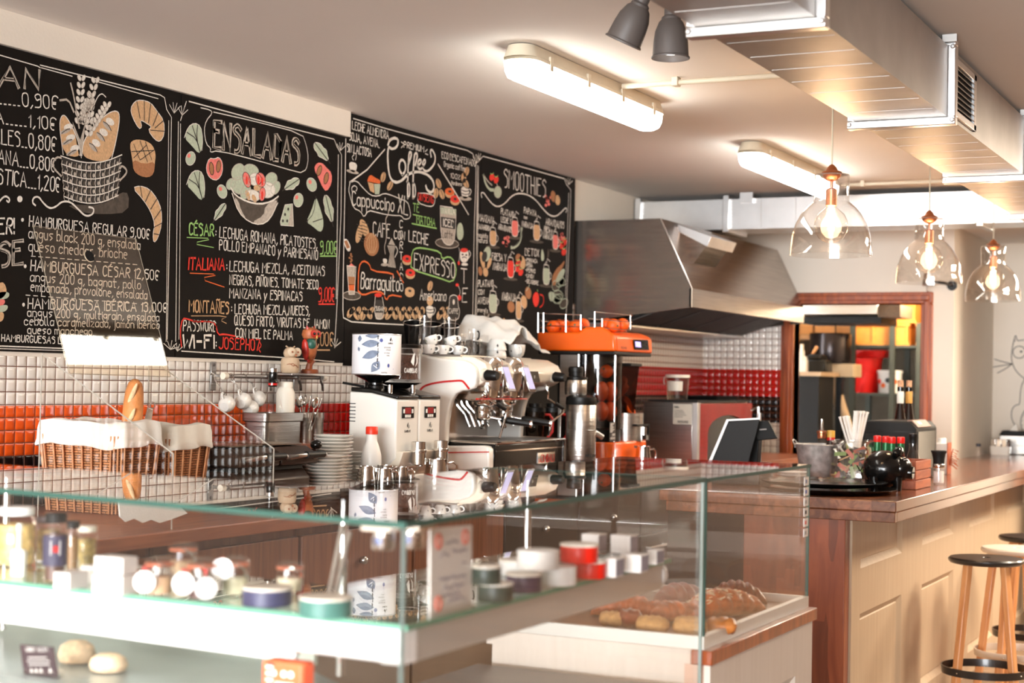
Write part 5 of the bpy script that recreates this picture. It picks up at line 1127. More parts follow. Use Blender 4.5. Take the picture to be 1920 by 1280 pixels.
# ---------------------------------------------------------------- espresso machine
t = thing('espresso_machine', 'large white two-group espresso machine with red stripes in the middle of the worktop', 'espresso machine', (.4, 6.5, WZ))
EY0, EY1 = 6.10, 6.86
def xz(pts, y=EY0): return [Vector((q.x, y, q.z)) for q in [P(a, b, Y=EY0) for a, b in pts]]
arm = [Vector((.12, EY0, 1.655)), Vector((.30, EY0, 1.66))]+xz([(820, 671), (850, 673), (870, 676), (882, 681), (890, 690), (893, 702), (892, 718), (888, 728), (878, 731), (866, 732), (854, 738), (847, 749), (842, 765), (838, 790), (835, 834)])
arm += [Vector((.30, EY0, arm[-1].z)), Vector((.12, EY0, arm[-1].z))]
base = xz([(800, 836), (905, 835), (914, 837), (917, 843), (917, 876), (914, 882), (905, 884)])+[Vector((.12, EY0, 1.165)), Vector((.12, EY0, P(800, 836, Y=EY0).z))]
for y, lab in ((EY0, None), (EY1-.035, None)):
    o_ = Vector((0, y-EY0, 0))
    obj('side_arm', M().prism([p+o_ for p in arm], (0, .035, 0)), WHITEP, t, bevel=.009, seg=3); obj('side_foot', M().prism([p+o_ for p in base], (0, .045, 0)), WHITEP, t, bevel=.008, seg=3)
def stripe(pts, w, y): 
    c = Chalk(); q = smoothline(xz(pts, y), 2); m_ = M(); n = len(q)
    vs = []
    for i in range(n):
        a, b = Vector(q[max(0, i-1)]), Vector(q[min(n-1, i+1)]); d = (b-a).normalized(); nn = Vector((-d.z, 0, d.x)); vs += [Vector(q[i])+nn*w/2, Vector(q[i])-nn*w/2]
    m_.add(vs+[v+Vector((0, .003, 0)) for v in vs], [(2*i, 2*i+1, 2*i+3, 2*i+2) for i in range(n-1)]+[(2*n+2*i, 2*n+2*i+1, 2*n+2*i+3, 2*n+2*i+2) for i in range(n-1)]+[(2*i, 2*i+2, 2*n+2*i+2, 2*n+2*i) for i in range(n-1)]+[(2*i+1, 2*i+3, 2*n+2*i+3, 2*n+2*i+1) for i in range(n-1)]); return m_
obj('red_stripe', stripe([(783, 744), (786, 734), (793, 725), (805, 720), (825, 716), (850, 714), (866, 713), (871, 717), (880, 729)], .0085, EY0-.0025), REDP, t)
obj('red_stripe', stripe([(803, 848), (850, 848), (917, 847)], .005, EY0-.0025), REDP, t)
obj('hull', M().prism([(.125, EY0+.03, 1.50), (.52, EY0+.03, 1.50), (.55, EY0+.03, 1.53), (.55, EY0+.03, 1.61), (.50, EY0+.03, 1.65), (.125, EY0+.03, 1.65)], (0, EY1-EY0-.06, 0)), CREAM, t, bevel=.006)
obj('cup_tray', M().box(.13, .5, EY0+.03, EY1-.03, 1.651, 1.656), STEEL, t)
obj('rear_wall', M().box(.26, .28, EY0+.03, EY1-.03, 1.28, 1.50), mat('brown mirror', (.30, .24, .2), .12, 1, .05, 6), t)
ya, yb_, yc, yd, ye = [P(x, 705, X=.60).y for x in (890, 909, 947, 986, 1036)]; ya = max(ya, EY0+.035)
def fascia(y0, y1): return M().prism([(.50, y0, 1.52), (.585, y0, 1.525), (.625, y0, 1.548), (.635, y0, 1.585), (.615, y0, 1.622), (.56, y0, 1.648), (.50, y0, 1.652)], (0, y1-y0, 0))
obj('front_panel', fascia(ya, max(yb_, ya+.06)), CREAM, t, bevel=.008, seg=3); obj('front_panel', fascia(yd-.03, ye+.035), CREAM, t, bevel=.008, seg=3); obj('front_panel', fascia(yc-.025, yc+.025), CREAM, t, bevel=.006)
for y in (P(905, 709, X=.62).y, P(1033, 709, X=.62).y):
    k = obj('steam_knob', M().lathe([(.019, 0), (.019, .018), (.0235, .02), (.022, .055), (.019, .07), (.016, .074), (0, .074)], (.622, y, 1.572), 24, (.97, -.1, -.05)), BLK, t)
    obj('knob_ring', M().lathe([(.027, 0), (.026, .012), (.02, .014)], (.622, y, 1.572), 24, (.97, -.1, -.05)), CREAM, k)
SCREEN = mat('lit touch screen', srgb(170, 168, 200), .2, 0, .03, 5, emit=srgb(176, 172, 214), es=.35)
for y0, y1 in ((yb_, yc), (yc, yd)):
    ym = (y0+y1)/2; w = (y1-y0)
    g = obj('group_cover', M().lathe([(.062, 0), (.066, .01), (.066, .10), (.06, .15), (.046, .172), (0, .178)], (.575, ym-.01, 1.475), 28), CHROME, t)
    n_ = Vector((.93, 0, .36)); u_ = Vector((0, 1, 0)); v_ = Vector((-.36, 0, .93)); o_ = Vector((.648, ym+w*.12, 1.558))
    def slab(hw, hh, th): return M().prism([o_+u_*a*hw+v_*b*hh for a, b in ((-1, -1), (1, -1), (1, 1), (-1, 1))], n_*th)
    s = obj('screen_frame', slab(.034, .062, .008), CHROME, t, bevel=.002); o_ += n_*.008
    obj('touch_screen', slab(.026, .050, .0015), SCREEN, s)
    gh = obj('group_head', M().lathe([(.035, 0), (.04, .01), (.04, .03), (.052, .04), (.056, .06), (.056, .078)], (.545, ym, 1.405), 28), CHROME, t)
    d = Vector((.92, .36, -.14)).normalized(); b0 = Vector((.545, ym, 1.392))
    pf = obj('portafilter', M().lathe([(.022, -.02), (.033, -.012), (.036, 0), (.036, .018), (.039, .02), (.039, .028)], b0, 24).cyl(b0+d*.03, b0+d*.085, .007, seg=10).tube([b0+Vector((0, 0, -.02)), b0+Vector((.0, 0, -.036)), b0+Vector((.0, -.015, -.05))], .008, 8).tube([b0+Vector((0, 0, -.036)), b0+Vector((0, .015, -.05))], .008, 8), CHROME, t)
    obj('handle', M().lathe([(.009, 0), (.014, .01), (.0155, .05), (.0145, .095), (.013, .125)], b0+d*.08, 16, d), BLK, pf); obj('handle_cap', M().lathe([(.013, 0), (.0165, .004), (.0165, .012), (0, .015)], b0+d*.205, 16, d), CHROME, pf)
obj('red_strip', M().box(.60, .612, yb_-.08, yd-.005, 1.466, 1.472), REDP, t)
obj('lower_shell', M().prism([(.46, yb_+.0, 1.46), (.56, yb_+.0, 1.455), (.60, yb_+.0, 1.473), (.60, yb_+.0, 1.50), (.46, yb_+.0, 1.50)], (0, yd-yb_-.01, 0)), CHROME, t, bevel=.01)
p_ = [P(x, y, X=.637) for x, y in ((991, 696), (1008, 696), (1012, 717), (994, 717))]; obj('menu_display', M().prism(p_, (.003, 0, 0)), BLKG, t)
q_ = sum(p_, Vector())/4; obj('display_mark', M().lathe([(0, .0036), (.007, .0036), (.008, .003)], q_, 16, (1, 0, 0)), INKG, t)
for y, yy in ((EY0+.09, 1), (EY1-.07, -1)):   # steam wands
    w = obj('steam_wand', M().tube([(.60, y, 1.53), (.61, y, 1.50), (.605, y+.01, 1.47), (.625, y+.04, 1.45), (.65, y+.08*1, 1.425), (.655, y+.085, 1.41), (.645, y+.06*yy+.02, 1.36), (.64, y+.05*yy, 1.30)], .0052, 8), CHROME, t)
    obj('wand_grip', M().cyl((.627, y+.043, 1.449), (.651, y+.081, 1.425), .0095, seg=12), BLK, w)
for y in (EY0+.12, EY0+.17, EY0+.22, EY0+.30, EY0+.42, EY0+.55): obj('pipe', M().tube([(.42, y, 1.50), (.44, y, 1.44), (.47, y+.02, 1.40), (.49, y+.03, 1.345)], .007, 8), CHROME, t)
obj('drip_tray', M().box(.2, .668, EY0+.045, EY1-.002, 1.165, 1.278), BLKG, t, bevel=.006)
obj('tray_rim', M().tube([(.30, EY0+.05, 1.286), (.672, EY0+.05, 1.282), (.672, EY1-.01, 1.282), (.30, EY1-.01, 1.286)], .006, 8).tube([(.672, EY0+.05, 1.282), (.672, EY0+.05, 1.272)], .004, 6).tube([(.672, EY1-.01, 1.282), (.674, EY1-.008, 1.26), (.674, EY1-.008, 1.18)], .004, 6), CHROME, t)
g = M()
for k in range(22): g.box(.22, .66, EY0+.07+k*.0325, EY0+.085+k*.0325, 1.28, 1.286)
obj('grid', g.box(.64, .66, EY0+.06, EY1-.02, 1.279, 1.287), STEEL, t)
obj('groove', M().box(.668, .6695, EY0+.06, EY1-.02, 1.245, 1.25), CHROME, t)
p0, p1 = P(1008, 862, X=.669), P(1040, 842, X=.669)
lp = obj('name_plate', M().box(.6685, .6705, p0.y, p1.y, 1.176, 1.228), CHROME, t)
obj('name', letters(letters(M(), 'LA', (.6708, p0.y+.008, 1.184), (0, 1, 0), (0, 0, 1), .018, .0035, total=.02), 'CIMBALI', (.6708, p0.y+.034, 1.184), (0, 1, 0), (0, 0, 1), .034, .0045, total=p1.y-p0.y-.045), REDP, lp, smooth=0)
for x in (.2, .58):
    for y in (EY0+.06, EY1-.06): obj('foot', M().cyl((x, y, WZ), (x, y, 1.166), .022, seg=16), BLK, t)
# ---------------------------------------------------------------- cups and glasses on top of the machine
TZ = 1.657
c2 = None
def leafcup(loc, rot, label, sc, group='printed cups on the espresso machine'):
    global c2
    if c2 is None:
        c2 = thing('printed_cup', label, 'cup', (0, 0, 0), group); obj('bowl', CUPM, PORC, c2); obj('handle', CUPH, PORC, c2)
        lf = M()
        def on(a, z): r = .0255+.0125*min(1, max(0, (z-.004)/.03))+.0012 if z < .034 else .0392+.0006; return (r*math.cos(a), r*math.sin(a), z)
        for a0, z0, dz in ((-2.3, .03, .012), (-2.25, .024, -.002), (-2.5, .026, .004)): lf.flat([on(a0, z0), on(a0-.2, z0+dz*.5+.005), on(a0-.5, z0+dz), on(a0-.25, z0+dz*.5-.004)])
        obj('leaf_print', lf, LEAFP, c2, smooth=0)
        fl = M(); fl.flat([on(-1.0, .018), on(-1.12, .024), on(-1.0, .034), on(-.92, .026)]); obj('flame_print', fl, INKD, c2, smooth=0); c = c2; c.location = loc; c.rotation_euler = rot; c.scale = (sc,)*3
    else: c = dup(c2, loc, None, label, group, rot, (sc,)*3)
    return c
def row(px, X): return P(px, 668, X=X).y
for i, (px, X, tl) in enumerate(((804, .40, 0), (831, .42, 0), (858, .45, 0))):
    leafcup((X, row(px, X), TZ+.0005), (0, 0, .35), ('left', 'middle', 'right')[i]+' cup of the lower row of printed cups on the espresso machine', .70)
for i, (px, X, z) in enumerate(((786, .30, .0), (814, .40, .037), (850, .43, .037))):
    leafcup((X, row(px, X)-.01, TZ+z+(.002 if z else .0005)), (.0, -.33 if z else 0, .45), ('printed cup behind the clear bean hopper', 'left tilted printed cup lying on the lower cups', 'right tilted printed cup lying on the lower cups')[i], .72)
GLP = M().lathe([(0, 0), (.024, 0), (.0265, .004), (.0315, .088), (.0300, .088), (.0250, .008), (0, .007)], (0, 0, 0), 28)
g0 = None
def tumbler(loc, label, sc=(1, 1, 1), group='drinking glasses on the espresso machine'):
    global g0
    if g0 is None: g0 = tag(obj('drinking_glass', GLP, GL), label, 'glass', group); c = g0; c.location = loc
    else: c = dup(g0, loc, 0, label, group)
    c.scale = sc; return c
for px, X, k, lab in ((796, .27, 0, 'lower left glass in the back row on the machine'), (796, .27, 1, 'upper left glass stacked in the back row on the machine'), (818, .27, 0, 'single glass between the two stacked pairs on the machine'), (842, .28, 0, 'lower middle glass in front of the black beakers'), (842, .28, 1, 'upper middle glass, tallest of the stacked glasses on the machine'), (862, .28, 0, 'glass right of the tall stacked pair on the machine'),
                      (875, .41, 0, 'lower glass at the right end of the printed cups'), (875, .41, 1, 'upper glass at the right end of the printed cups'), (904, .36, 0, 'lower glass of the pair holding small pots beside the towel'), (904, .36, 1, 'upper glass of the pair holding small pots beside the towel')):
    tumbler((X, row(px, X), TZ+.001+k*.084*(1 if X < .3 else .55)), lab, (.92, .92, 1) if X < .3 else (.95, .95, .6))
for k, lab in ((0, 'lower glass mug with black handle on the machine'), (1, 'upper glass mug with black handle on the machine')):
    t = thing('glass_mug', lab, 'mug', (.36, row(889, .36), TZ+.001+k*.062), 'glass mugs on the espresso machine'); l = t.location
    obj('bowl', M().lathe([(0, 0), (.024, 0), (.027, .004), (.029, .06), (.0275, .06), (.0255, .007), (0, .006)], l, 28), GL, t)
    obj('handle', M().tube([(l.x+a*.7, l.y-a*.5-.0, l.z+b) for a, b in ((.034, .05), (.046, .05), (.054, .04), (.052, .024), (.042, .014), (.034, .014))], .0035, 8), BLK, t)
bk0 = None
for px, lab in ((779, 'left black tapered beaker tilted at the back of the machine'), (812, 'middle black tapered beaker tilted at the back of the machine'), (846, 'right black tapered beaker tilted at the back of the machine')):
    if bk0 is None:
        bk0 = thing('black_beaker', lab, 'beaker', (0, 0, 0), 'black beakers on the espresso machine')
        obj('body', M().lathe([(0, 0), (.028, 0), (.03, .004), (.046, .135), (.044, .135), (.028, .008), (0, .007)], (0, 0, 0), 28), BLKG, bk0); obj('rim', M().tube([(.0455*math.cos(a), .0455*math.sin(a), .135) for a in [k*math.pi/12 for k in range(24)]], .0018, 6, True), STEEL, bk0); o = bk0
    else: o = dup(bk0, None, None, lab)
    o.location = (.185, row(px, .185)-.02, TZ+.012); o.rotation_euler = (.0, -.0, 0); o.rotation_euler = (.30, 0, .5)
for k, lab in ((0, 'bottom bowl cup of the inverted stack with green leaf print beside the towel'), (1, 'top bowl cup of the inverted stack with green leaf print beside the towel')):
    y = row(931, .40); t = thing('bowl_cup', lab, 'cup', (.40, y, TZ+.001+k*.03), 'inverted bowl cups on the espresso machine'); l = t.location
    obj('bowl', M().lathe([(.046, 0), (.0465, .004), (.043, .02), (.034, .046), (.026, .054), (.024, .054), (.024, .051), (0, .051)], l, 32), PORC, t)
    lf = M()
    for a0, z0, dz in ((-2.4, .014, .012), (-2.4, .01, -.001), (-2.3, .024, .012)):
        def on2(a, z): r = .0475-.0115*max(0, (z-.004)/.042)**1.4+.0012; return (l.x+r*math.cos(a), l.y+r*math.sin(a), l.z+z)
        lf.flat([on2(a0, z0), on2(a0-.25, z0+dz*.5+.005), on2(a0-.5, z0+dz), on2(a0-.22, z0+dz*.5-.004)])
    obj('leaf_print', lf, LEAFP, t, smooth=0); fl = M(); fl.flat([on2(-1.0, .014), on2(-1.12, .02), on2(-1.0, .03), on2(-.9, .02)]); obj('flame_print', fl, INKD, t, smooth=0)
leafcup((.42, row(968, .42), TZ+.001), (0, 0, -.75), 'printed cup half covered by the white towel at the right of the machine top', 1.1)
# towel: crumpled cloth heap
t_ = M(); nx, ny = 34, 26; rnd = random.Random(5)
yA, yB_ = row(893, .3), row(990, .36)
hp = [(x_, y_) for x_, y_ in ((.28, .22), (.52, .30), (.70, .5))]
grid = []
for j in range(ny):
    for i in range(nx):
        u, v = i/(nx-1), j/(ny-1)
        x = .14+.33*v; y = yA+(yB_-yA)*u
        h = .118*math.exp(-((u-.36)/.30)**2)*(.55+.45*(1-v))+.062*math.exp(-((u-.7)/.26)**2)*(.4+.6*math.sin(math.pi*min(1, v*.9+.1)))
        f_ = .006*math.sin(u*19+v*7)+.005*math.sin(v*17-u*9)+.004*math.sin(u*31+v*23)
        e = min(1, u*8, (1-u)*7)*min(1, v*6+.5, 1)
        grid.append((x+.01*math.sin(u*13), y+.012*math.sin(v*9), TZ+.072+max(-.01, h*e+f_)*1-.055*max(0, v-.72)/.28*(1 if u > .45 else .2)))
t_.add(grid, [(j*nx+i, j*nx+i+1, (j+1)*nx+i+1, (j+1)*nx+i) for j in range(ny-1) for i in range(nx-1)])
o = tag(obj('towel', t_, LINEN, smooth=180), 'crumpled white towel thrown over the cups on the espresso machine', 'towel'); sd = o.modifiers.new('solid', 'SOLIDIFY'); sd.thickness = .006
# ---------------------------------------------------------------- behind the machine: blender jugs, steel juicer
SMOKE = glass('smoky plastic', (.55, .5, .46), .05)
for i, (px, X, lab) in enumerate(((1003, .56, 'blender jug with red handle behind the right steam wand'), (1036, .60, 'blender jug with red handle beside the steel juicer'))):
    y = 6.985 if px < 1020 else 7.10; X = P(px, 780, Y=y).x; t = thing('blender_jug', lab, 'blender jug', (X, y, WZ+.1), 'blender jugs with red handles')
    obj('base', M().lathe([(.05, 0), (.05, .1), (.04, .12), (.04, .14)], (X, y, WZ), 24), BLK, t)
    obj('jug', M().lathe([(.034, .12), (.04, .13), (.052, .30), (.05, .30), (.038, .134), (.032, .124)], (X, y, WZ), 28, caps=False), SMOKE, t)
    obj('lid', M().lathe([(.053, .298), (.053, .318), (.03, .322), (.03, .338), (0, .338)], (X, y, WZ), 24), BLK, t)
    u = Vector((.75, .66, 0)).normalized(); b_ = Vector((X, y, WZ))
    obj('handle', M().tube([b_+u*a+Vector((0, 0, z)) for a, z in ((.048, .285), (.072, .285), (.088, .265), (.088, .205), (.05, .155), (.04, .15))], .0065, 10), REDP, t)
jx, jy = .69, 6.99
t = thing('steel_juicer', 'tall brushed steel juicer with side spout between espresso machine and orange juicer', 'juicer', (jx, jy, WZ))
obj('body', M().lathe([(.07, 0), (.072, .004), (.072, .2205), (.0705, .222), (.0705, .224), (.072, .2255), (.072, .335), (.07, .338)], (jx, jy, WZ), 40), STEEL, t)
obj('collar', M().lathe([(.072, .338), (.074, .342), (.072, .372), (.055, .382), (.0, .384)], (jx, jy, WZ), 36), BLK, t)
obj('spout', M().lathe([(.013, 0), (.0135, .05), (.011, .052), (.01, .02)], (jx+.05, jy+.04, WZ+.21), 16, (.65, .55, -.5)), STEEL, t)
vx, vy = jx-.03, jy-.0; obj('feed_vessel', M().lathe([(.050, 0), (.052, .004), (.052, .066), (.05, .07)], (vx, vy, WZ+.385), 32), STEEL, t)
obj('vessel_lid', M().lathe([(.056, 0), (.056, .012), (.034, .016), (.034, .036), (.036, .038), (.036, .056), (.03, .062), (0, .063)], (vx, vy, WZ+.455), 28), BLK, t)
l = M(); tm = letters(M(), 'robot coupe', (0, 0, 0), (1, 0, 0), (0, 1, 0), .017, .0036, 0); tm2 = letters(M(), 'J80 Ultra', (0, 0, 0), (1, 0, 0), (0, 1, 0), .012, .0022, 0)
for q, oa, oz_ in ((tm, .035, .095), (tm2, .055, .045)):
    l.add([(jx+.0732*math.cos(-1.0+(v[0]-.02+oa)/.0732), jy+.0732*math.sin(-1.0+(v[0]-.02+oa)/.0732), WZ+v[1]+oz_) for v in q.v], q.f)
obj('name_print', l, INKD, t, smooth=0)
obj('bracket_arm', M().box(jx-.098, jx-.082, jy-.05, jy-.044, WZ+.075, WZ+.32).cyl((jx-.09, jy-.052, WZ+.09), (jx-.09, jy-.04, WZ+.09), .006, seg=12), STEEL, t, bevel=.002)
# ---------------------------------------------------------------- orange juicer
t = thing('orange_juicer', 'tall orange automatic juice machine with wire basket of oranges on top', 'juice machine', (.5, 7.6, WZ))
JY0, JY1 = 7.34, 7.84
def jp(pts, y=JY0): return [Vector((q.x, y, q.z)) for q in [P(a, b, Y=JY0) for a, b in pts]]
head = jp([(1007, 657), (1007, 623), (1085, 622), (1097, 613), (1128, 612), (1138, 618), (1146, 625), (1152, 630), (1153, 658)])
hx = head[-1].x; hz = head[-1].z; hl = head[0].x; fz = P(1068, 622, Y=JY0).z-.028
hd = obj('head', M().prism(head, (0, .03, 0)), ORANGEP, t, bevel=.01, seg=3)
obj('rear_wall', M().box(hl, hx-.02, JY1-.03, JY1, hz, hz+.075), ORANGEP, t, bevel=.006); obj('end_wall', M().box(hl, hl+.02, JY0+.0295, JY1-.0295, hz, hz+.075), ORANGEP, t)
hp_ = [Vector((q.x, JY0+.0298, q.z)) for q in head[4:]]; obj('end_block', M().prism([Vector((hx-.075, JY0+.0298, hz))]+[Vector((hx-.075, JY0+.0298, hp_[1].z))]+hp_[2:], (0, JY1-JY0-.03, 0)), ORANGEP, t, bevel=.008, seg=3, fix=True)
obj('feed_tray', M().box(hl+.02, hx-.074, JY0+.03, JY1-.03, hz, fz), ORANGEP, t)
obj('head_base', M().box(hl+.004, hx-.004, JY0+.004, JY1-.004, hz-.018, hz-.0002), BLK, t, bevel=.004)
dp = [P(x, y, X=hx+.001) for x, y in ((1187, 636), (1214, 637), (1216, 656), (1189, 655))]; d_ = obj('display_panel', M().prism(dp, (.004, 0, 0)), BLKG, t, bevel=.001)
ds = [P(x, y, X=hx+.006) for x, y in ((1191, 640), (1201, 641), (1202, 651), (1192, 650))]; obj('display', M().flat(ds), mat('lit juicer display', srgb(160, 150, 230), .3, emit=srgb(168, 158, 240), es=.8), d_)
bt = M()
for x, y in ((1204, 642), (1206.5, 642.3), (1204.5, 650.5), (1207, 650.7), (1212, 647)): q = P(x, y, X=hx+.0058); bt.lathe([(0, .0006), (.0035, .0006)], q, 8, (1, 0, 0))
obj('button_mark', bt, INKW, d_)
ww = P(1164, 654, X=hx+.0006); obj('brand_print', letters(M(), 'SPEED PRO', (hx+.0005, ww.y, ww.z), (0, 1, 0), (0, 0, 1), .012, .0016, total=.075), INKD, t, smooth=0)
wr = M()
def jj(x, y, yy=JY0+.012): q = P(x, y, Y=yy); return q
for x, ya_, yb2 in ((1009, 586, 623), (1019, 586, 623), (1061, 589, 622), (1089, 590, 618), (1115, 584, 613), (1129, 597, 613), (1182, 591, 617)): wr.cyl(jj(x, ya_), jj(x, yb2), .0038, seg=8)
for y_, a, b in ((587, 1009, 1089), (599, 1009, 1089), (610, 1009, 1104)): wr.tube([jj(a, y_), jj(b, y_+3)], .0022, 6)
for y_, a, b in ((584, 1115, 1186), (597, 1104, 1186), (612, 1104, 1182)): wr.tube([jj(a, y_), jj((a+b)/2-8, y_+3), jj(b, y_+7)], .0022, 6)
for y_ in (JY1-.02,):
    for x in (hl+.02, hl+.18, hx-.14): wr.cyl((x, y_, hz+.04), (x, y_, hz+.15), .0034, seg=8)
    for zz in (.148, .115, .085): wr.tube([(hl+.02, y_, hz+zz), (hx-.14, y_, hz+zz)], .0022, 6); wr.tube([(hl+.012, JY0+.012, hz+zz+.0), (hl+.012, y_, hz+zz)], .0022, 6)
obj('wire_basket', wr, CHROME, t)
obj('column', M().box(hl+.10, hx-.16, JY0+.03, JY1-.02, WZ+.15, hz-.016), BLK, t, bevel=.01)
obj('back_panel', M().box(hl+.12, hl+.215, JY0+.02, JY0+.03, WZ+.30, hz-.02), STEEL, t)
obj('pole', M().cyl((hl+.225, JY0+.012, WZ+.14), (hl+.225, JY0+.012, hz-.014), .007, seg=12).cyl((hl+.262, JY0+.012, WZ+.33), (hl+.262, JY0+.012, hz-.014), .004, seg=10), CHROME, t)
CY = JY0+.13
obj('chamber', M().lathe([(.118, 0), (.118, .375)], (hx-.14, CY, WZ+.215), 28, caps=False, a0=-2.2, a1=1.0), SMOKE, t)
obj('chamber_strip', M().cyl((hx-.03, CY-.05, WZ+.15), (hx-.03, CY-.05, hz-.016), .006, seg=10), CHROME, t)
obj('chamber_floor', M().lathe([(.11, 0), (.115, .005), (.115, .06), (.1, .066), (0, .066)], (hx-.14, CY, WZ+.15), 24), BLK, t)
ORP = mat('orange peel', srgb(236, 92, 14), .45, 0, .12, 30, .15, 160); ORI = mat('orange flesh', srgb(240, 120, 30), .4, 0, .2, 40)
DRUM = mat('orange press drum', srgb(232, 90, 22), .4, 0, .15, 14)
for y, z in ((CY-.055, WZ+.40), (CY+.055, WZ+.40), (CY-.055, WZ+.30), (CY+.055, WZ+.30)):
    obj('press_drum', M().ball((hx-.10, y, z), .05, 20, (.7, .9, 1)), DRUM, t)
rp = P(1131, 803, X=hx-.028)
lb = obj('label', M().box(hx-.026, hx-.0245, CY-.12, CY-.045, WZ+.155, WZ+.25), INKD, t)
lt_ = M()
for k in range(8): lt_.box(hx-.0245, hx-.024, CY-.115, CY-.115+.03+.03*((k*7) % 5)/5, WZ+.20+k*.006, WZ+.2025+k*.006)
letters(lt_, 'ZUMEX', (hx-.0243, CY-.09, WZ+.182), (0, 1, 0), (0, 0, 1), .011, .002, total=.036); letters(lt_, 'VERSATILE', (hx-.0243, CY-.114, WZ+.165), (0, 1, 0), (0, 0, 1), .010, .0018, total=.062); obj('label_print', lt_, INKW, lb, smooth=0)
by = JY1-.14
obj('peel_bin', M().lathe([(.06, 0), (.085, .25), (.083, .25), (.058, .004)], (hx-.10, by, WZ+.28), 4, caps=False), SMOKE, t, smooth=0); obj('bin_rim', M().box(hx-.17, hx-.03, by-.075, by+.075, WZ+.528, WZ+.545), BLK, t, bevel=.004)
for k in range(5): obj('peel_half', M().lathe([(0, 0), (.024, .006), (.036, .03), (.034, .03), (.02, .01), (0, .004)], (hx-.10+.02*math.cos(k*2.2), by+.025*math.sin(k*2.2), WZ+.30+k*.034), 16, (math.cos(k), math.sin(k*2), .6)), ORP, t)
obj('filter_housing', M().lathe([(.09, 0), (.09, .14)], (hx-.10, JY1-.10, WZ+.15), 28), STEEL, t); obj('housing_frame', M().box(hx-.03, hx-.006, JY1-.18, JY1-.02, WZ+.225, WZ+.235).box(hx-.012, hx-.004, JY1-.02, JY1-.012, WZ+.15, WZ+.235), BLK, t); obj('tap', M().lathe([(.014, 0), (.014, .05)], (hx-.004, JY1-.09, WZ+.17), 14).box(hx-.016, hx+.016, JY1-.108, JY1-.072, WZ+.155, WZ+.18), CHROME, t)
obj('base', M().box(hl+.1, hx, JY0+.01, JY1-.23, WZ, WZ+.15).box(hl+.1, hx-.02, JY1-.228, JY1-.01, WZ, WZ+.15), ORANGEP, t, bevel=.008)
om = M().ball((0, 0, 0), .0345, 20, (1, 1, .97)); on_ = M().lathe([(.0, .0355), (.005, .0352), (.006, .034)], (0, 0, 0), 10)
or0 = None
for i, (px, py, dy, lab) in enumerate(((1037, 613, .08, 'largest looking orange at the left of the juicer basket'), (1049, 611, .16, 'second orange from the left in the juicer basket'), (1060, 611, .24, 'third orange from the left, behind a basket post'), (1079, 612, .08, 'orange in the middle of the left basket, before the orange hump'), (1093, 609, .17, 'rightmost orange of the left juicer basket'), (1071, 615, .15, 'low orange mostly hidden by the juicer tray edge'),
                                      (1138, 609, .16, 'left orange of the three on the right side of the juicer'), (1150, 610, .085, 'middle orange of the three on the right side of the juicer'), (1167, 609, .16, 'right orange of the three on the right side of the juicer'))):
    q = P(px, py, Y=JY0+dy); q.z = max(q.z, fz+.036)
    if or0 is None: or0 = thing('orange', lab, 'orange', (0, 0, 0), 'oranges on the juicer'); obj('peel', om, ORP, or0); obj('navel', on_, LEAFP, or0); o = or0
    else: o = dup(or0, None, None, lab)
    o.location = q; o.rotation_euler = (1.2+i, i*.7, i)
hopo = P(1140, 690, X=hx-.1); tag(dup(or0, (hx-.10, CY, WZ+.50), None, 'whole orange dropping inside the clear chamber of the juicer'), cat='orange')
pitcher(.80-.02, 7.56, WZ, .042, .13, 'steel pitcher in front of the orange juicer base', 'steel milk pitchers', .7)
t = thing('measuring_jug', 'clear plastic measuring jug in front of the orange juicer', 'jug', (.66, 7.22, WZ)); obj('body', M().lathe([(0, 0), (.05, 0), (.053, .004), (.064, .155), (.062, .155), (.05, .006), (0, .005)], (.70, 7.23, WZ), 30), GL, t)
# ---------------------------------------------------------------- pizza oven with red front
t = thing('pizza_oven', 'steel sided pizza oven with red front and dark arched door', 'oven', (.58, 8.98, WZ)); OX0, OX1, OY0, OY1, OZ = .40, .725, 8.50, 9.46, 1.447
obj('housing', M().box(OX0, OX1-.03, OY0, OY1, WZ+.01, OZ), STEEL, t, bevel=.003); obj('corner_strip', M().box(OX1-.03, OX1, OY0-.002, OY0+.04, WZ+.01, OZ), GALV, t, bevel=.002)
fr_ = M()
fy0, fy1, fz0, fz1 = OY0+.04, OY1, WZ+.01, OZ-.006
ar = [(fy0+.13, fz0+.0), (fy0+.13, fz0+.16)]+[(fy0+.48-.35*math.cos(a), fz0+.16+.1*math.sin(a)) for a in [math.pi*k/10 for k in range(1, 10)]]+[(fy0+.83, fz0+.16), (fy0+.83, fz0)]
out = [(fy0, fz0), (fy0, fz1)]+[(fy0+(fy1-fy0)*k/10, fz1) for k in range(1, 10)]+[(fy1, fz1), (fy1, fz0)]
n = len(ar); V = [(OX1+d, a, b) for d in (-.03, 0) for a, b in ar+out]; N2 = 2*n
fs = [(N2+i, N2+i+1, N2+n+i+1, N2+n+i) for i in range(n-1)]+[(i, i+1, N2+i+1, N2+i) for i in range(n-1)]+[(n+i, n+i+1, N2+n+i+1, N2+n+i) for i in range(n-1)]
obj('front', M().add(V, fs), REDOVEN, t, fix=True, smooth=0)
bk = M()
for k in range(9): bk.box(OX1, OX1+.003, fy0+.012, fy0+.10, fz0+.02+k*.03, fz0+.022+k*.03)
obj('brick_line', bk, mat('oven relief', srgb(120, 10, 10), .5), t)
obj('oven_door', M().box(OX1-.028, OX1-.012, fy0+.12, fy0+.84, fz0, fz0+.262), BLKG, t)
obj('vent', M().tube([(OX1+.01, fy0+.87, fz1-.04), (OX1+.05, fy0+.89, fz1-.02), (OX1+.05, fy0+.89, fz0)], .008, 8), STEEL, t)
lb = obj('rating_label', M().box(.58, .69, OY0-.0015, OY0, 1.325, 1.438), mat('paper label', srgb(196, 190, 176), .7), t); ll = M()
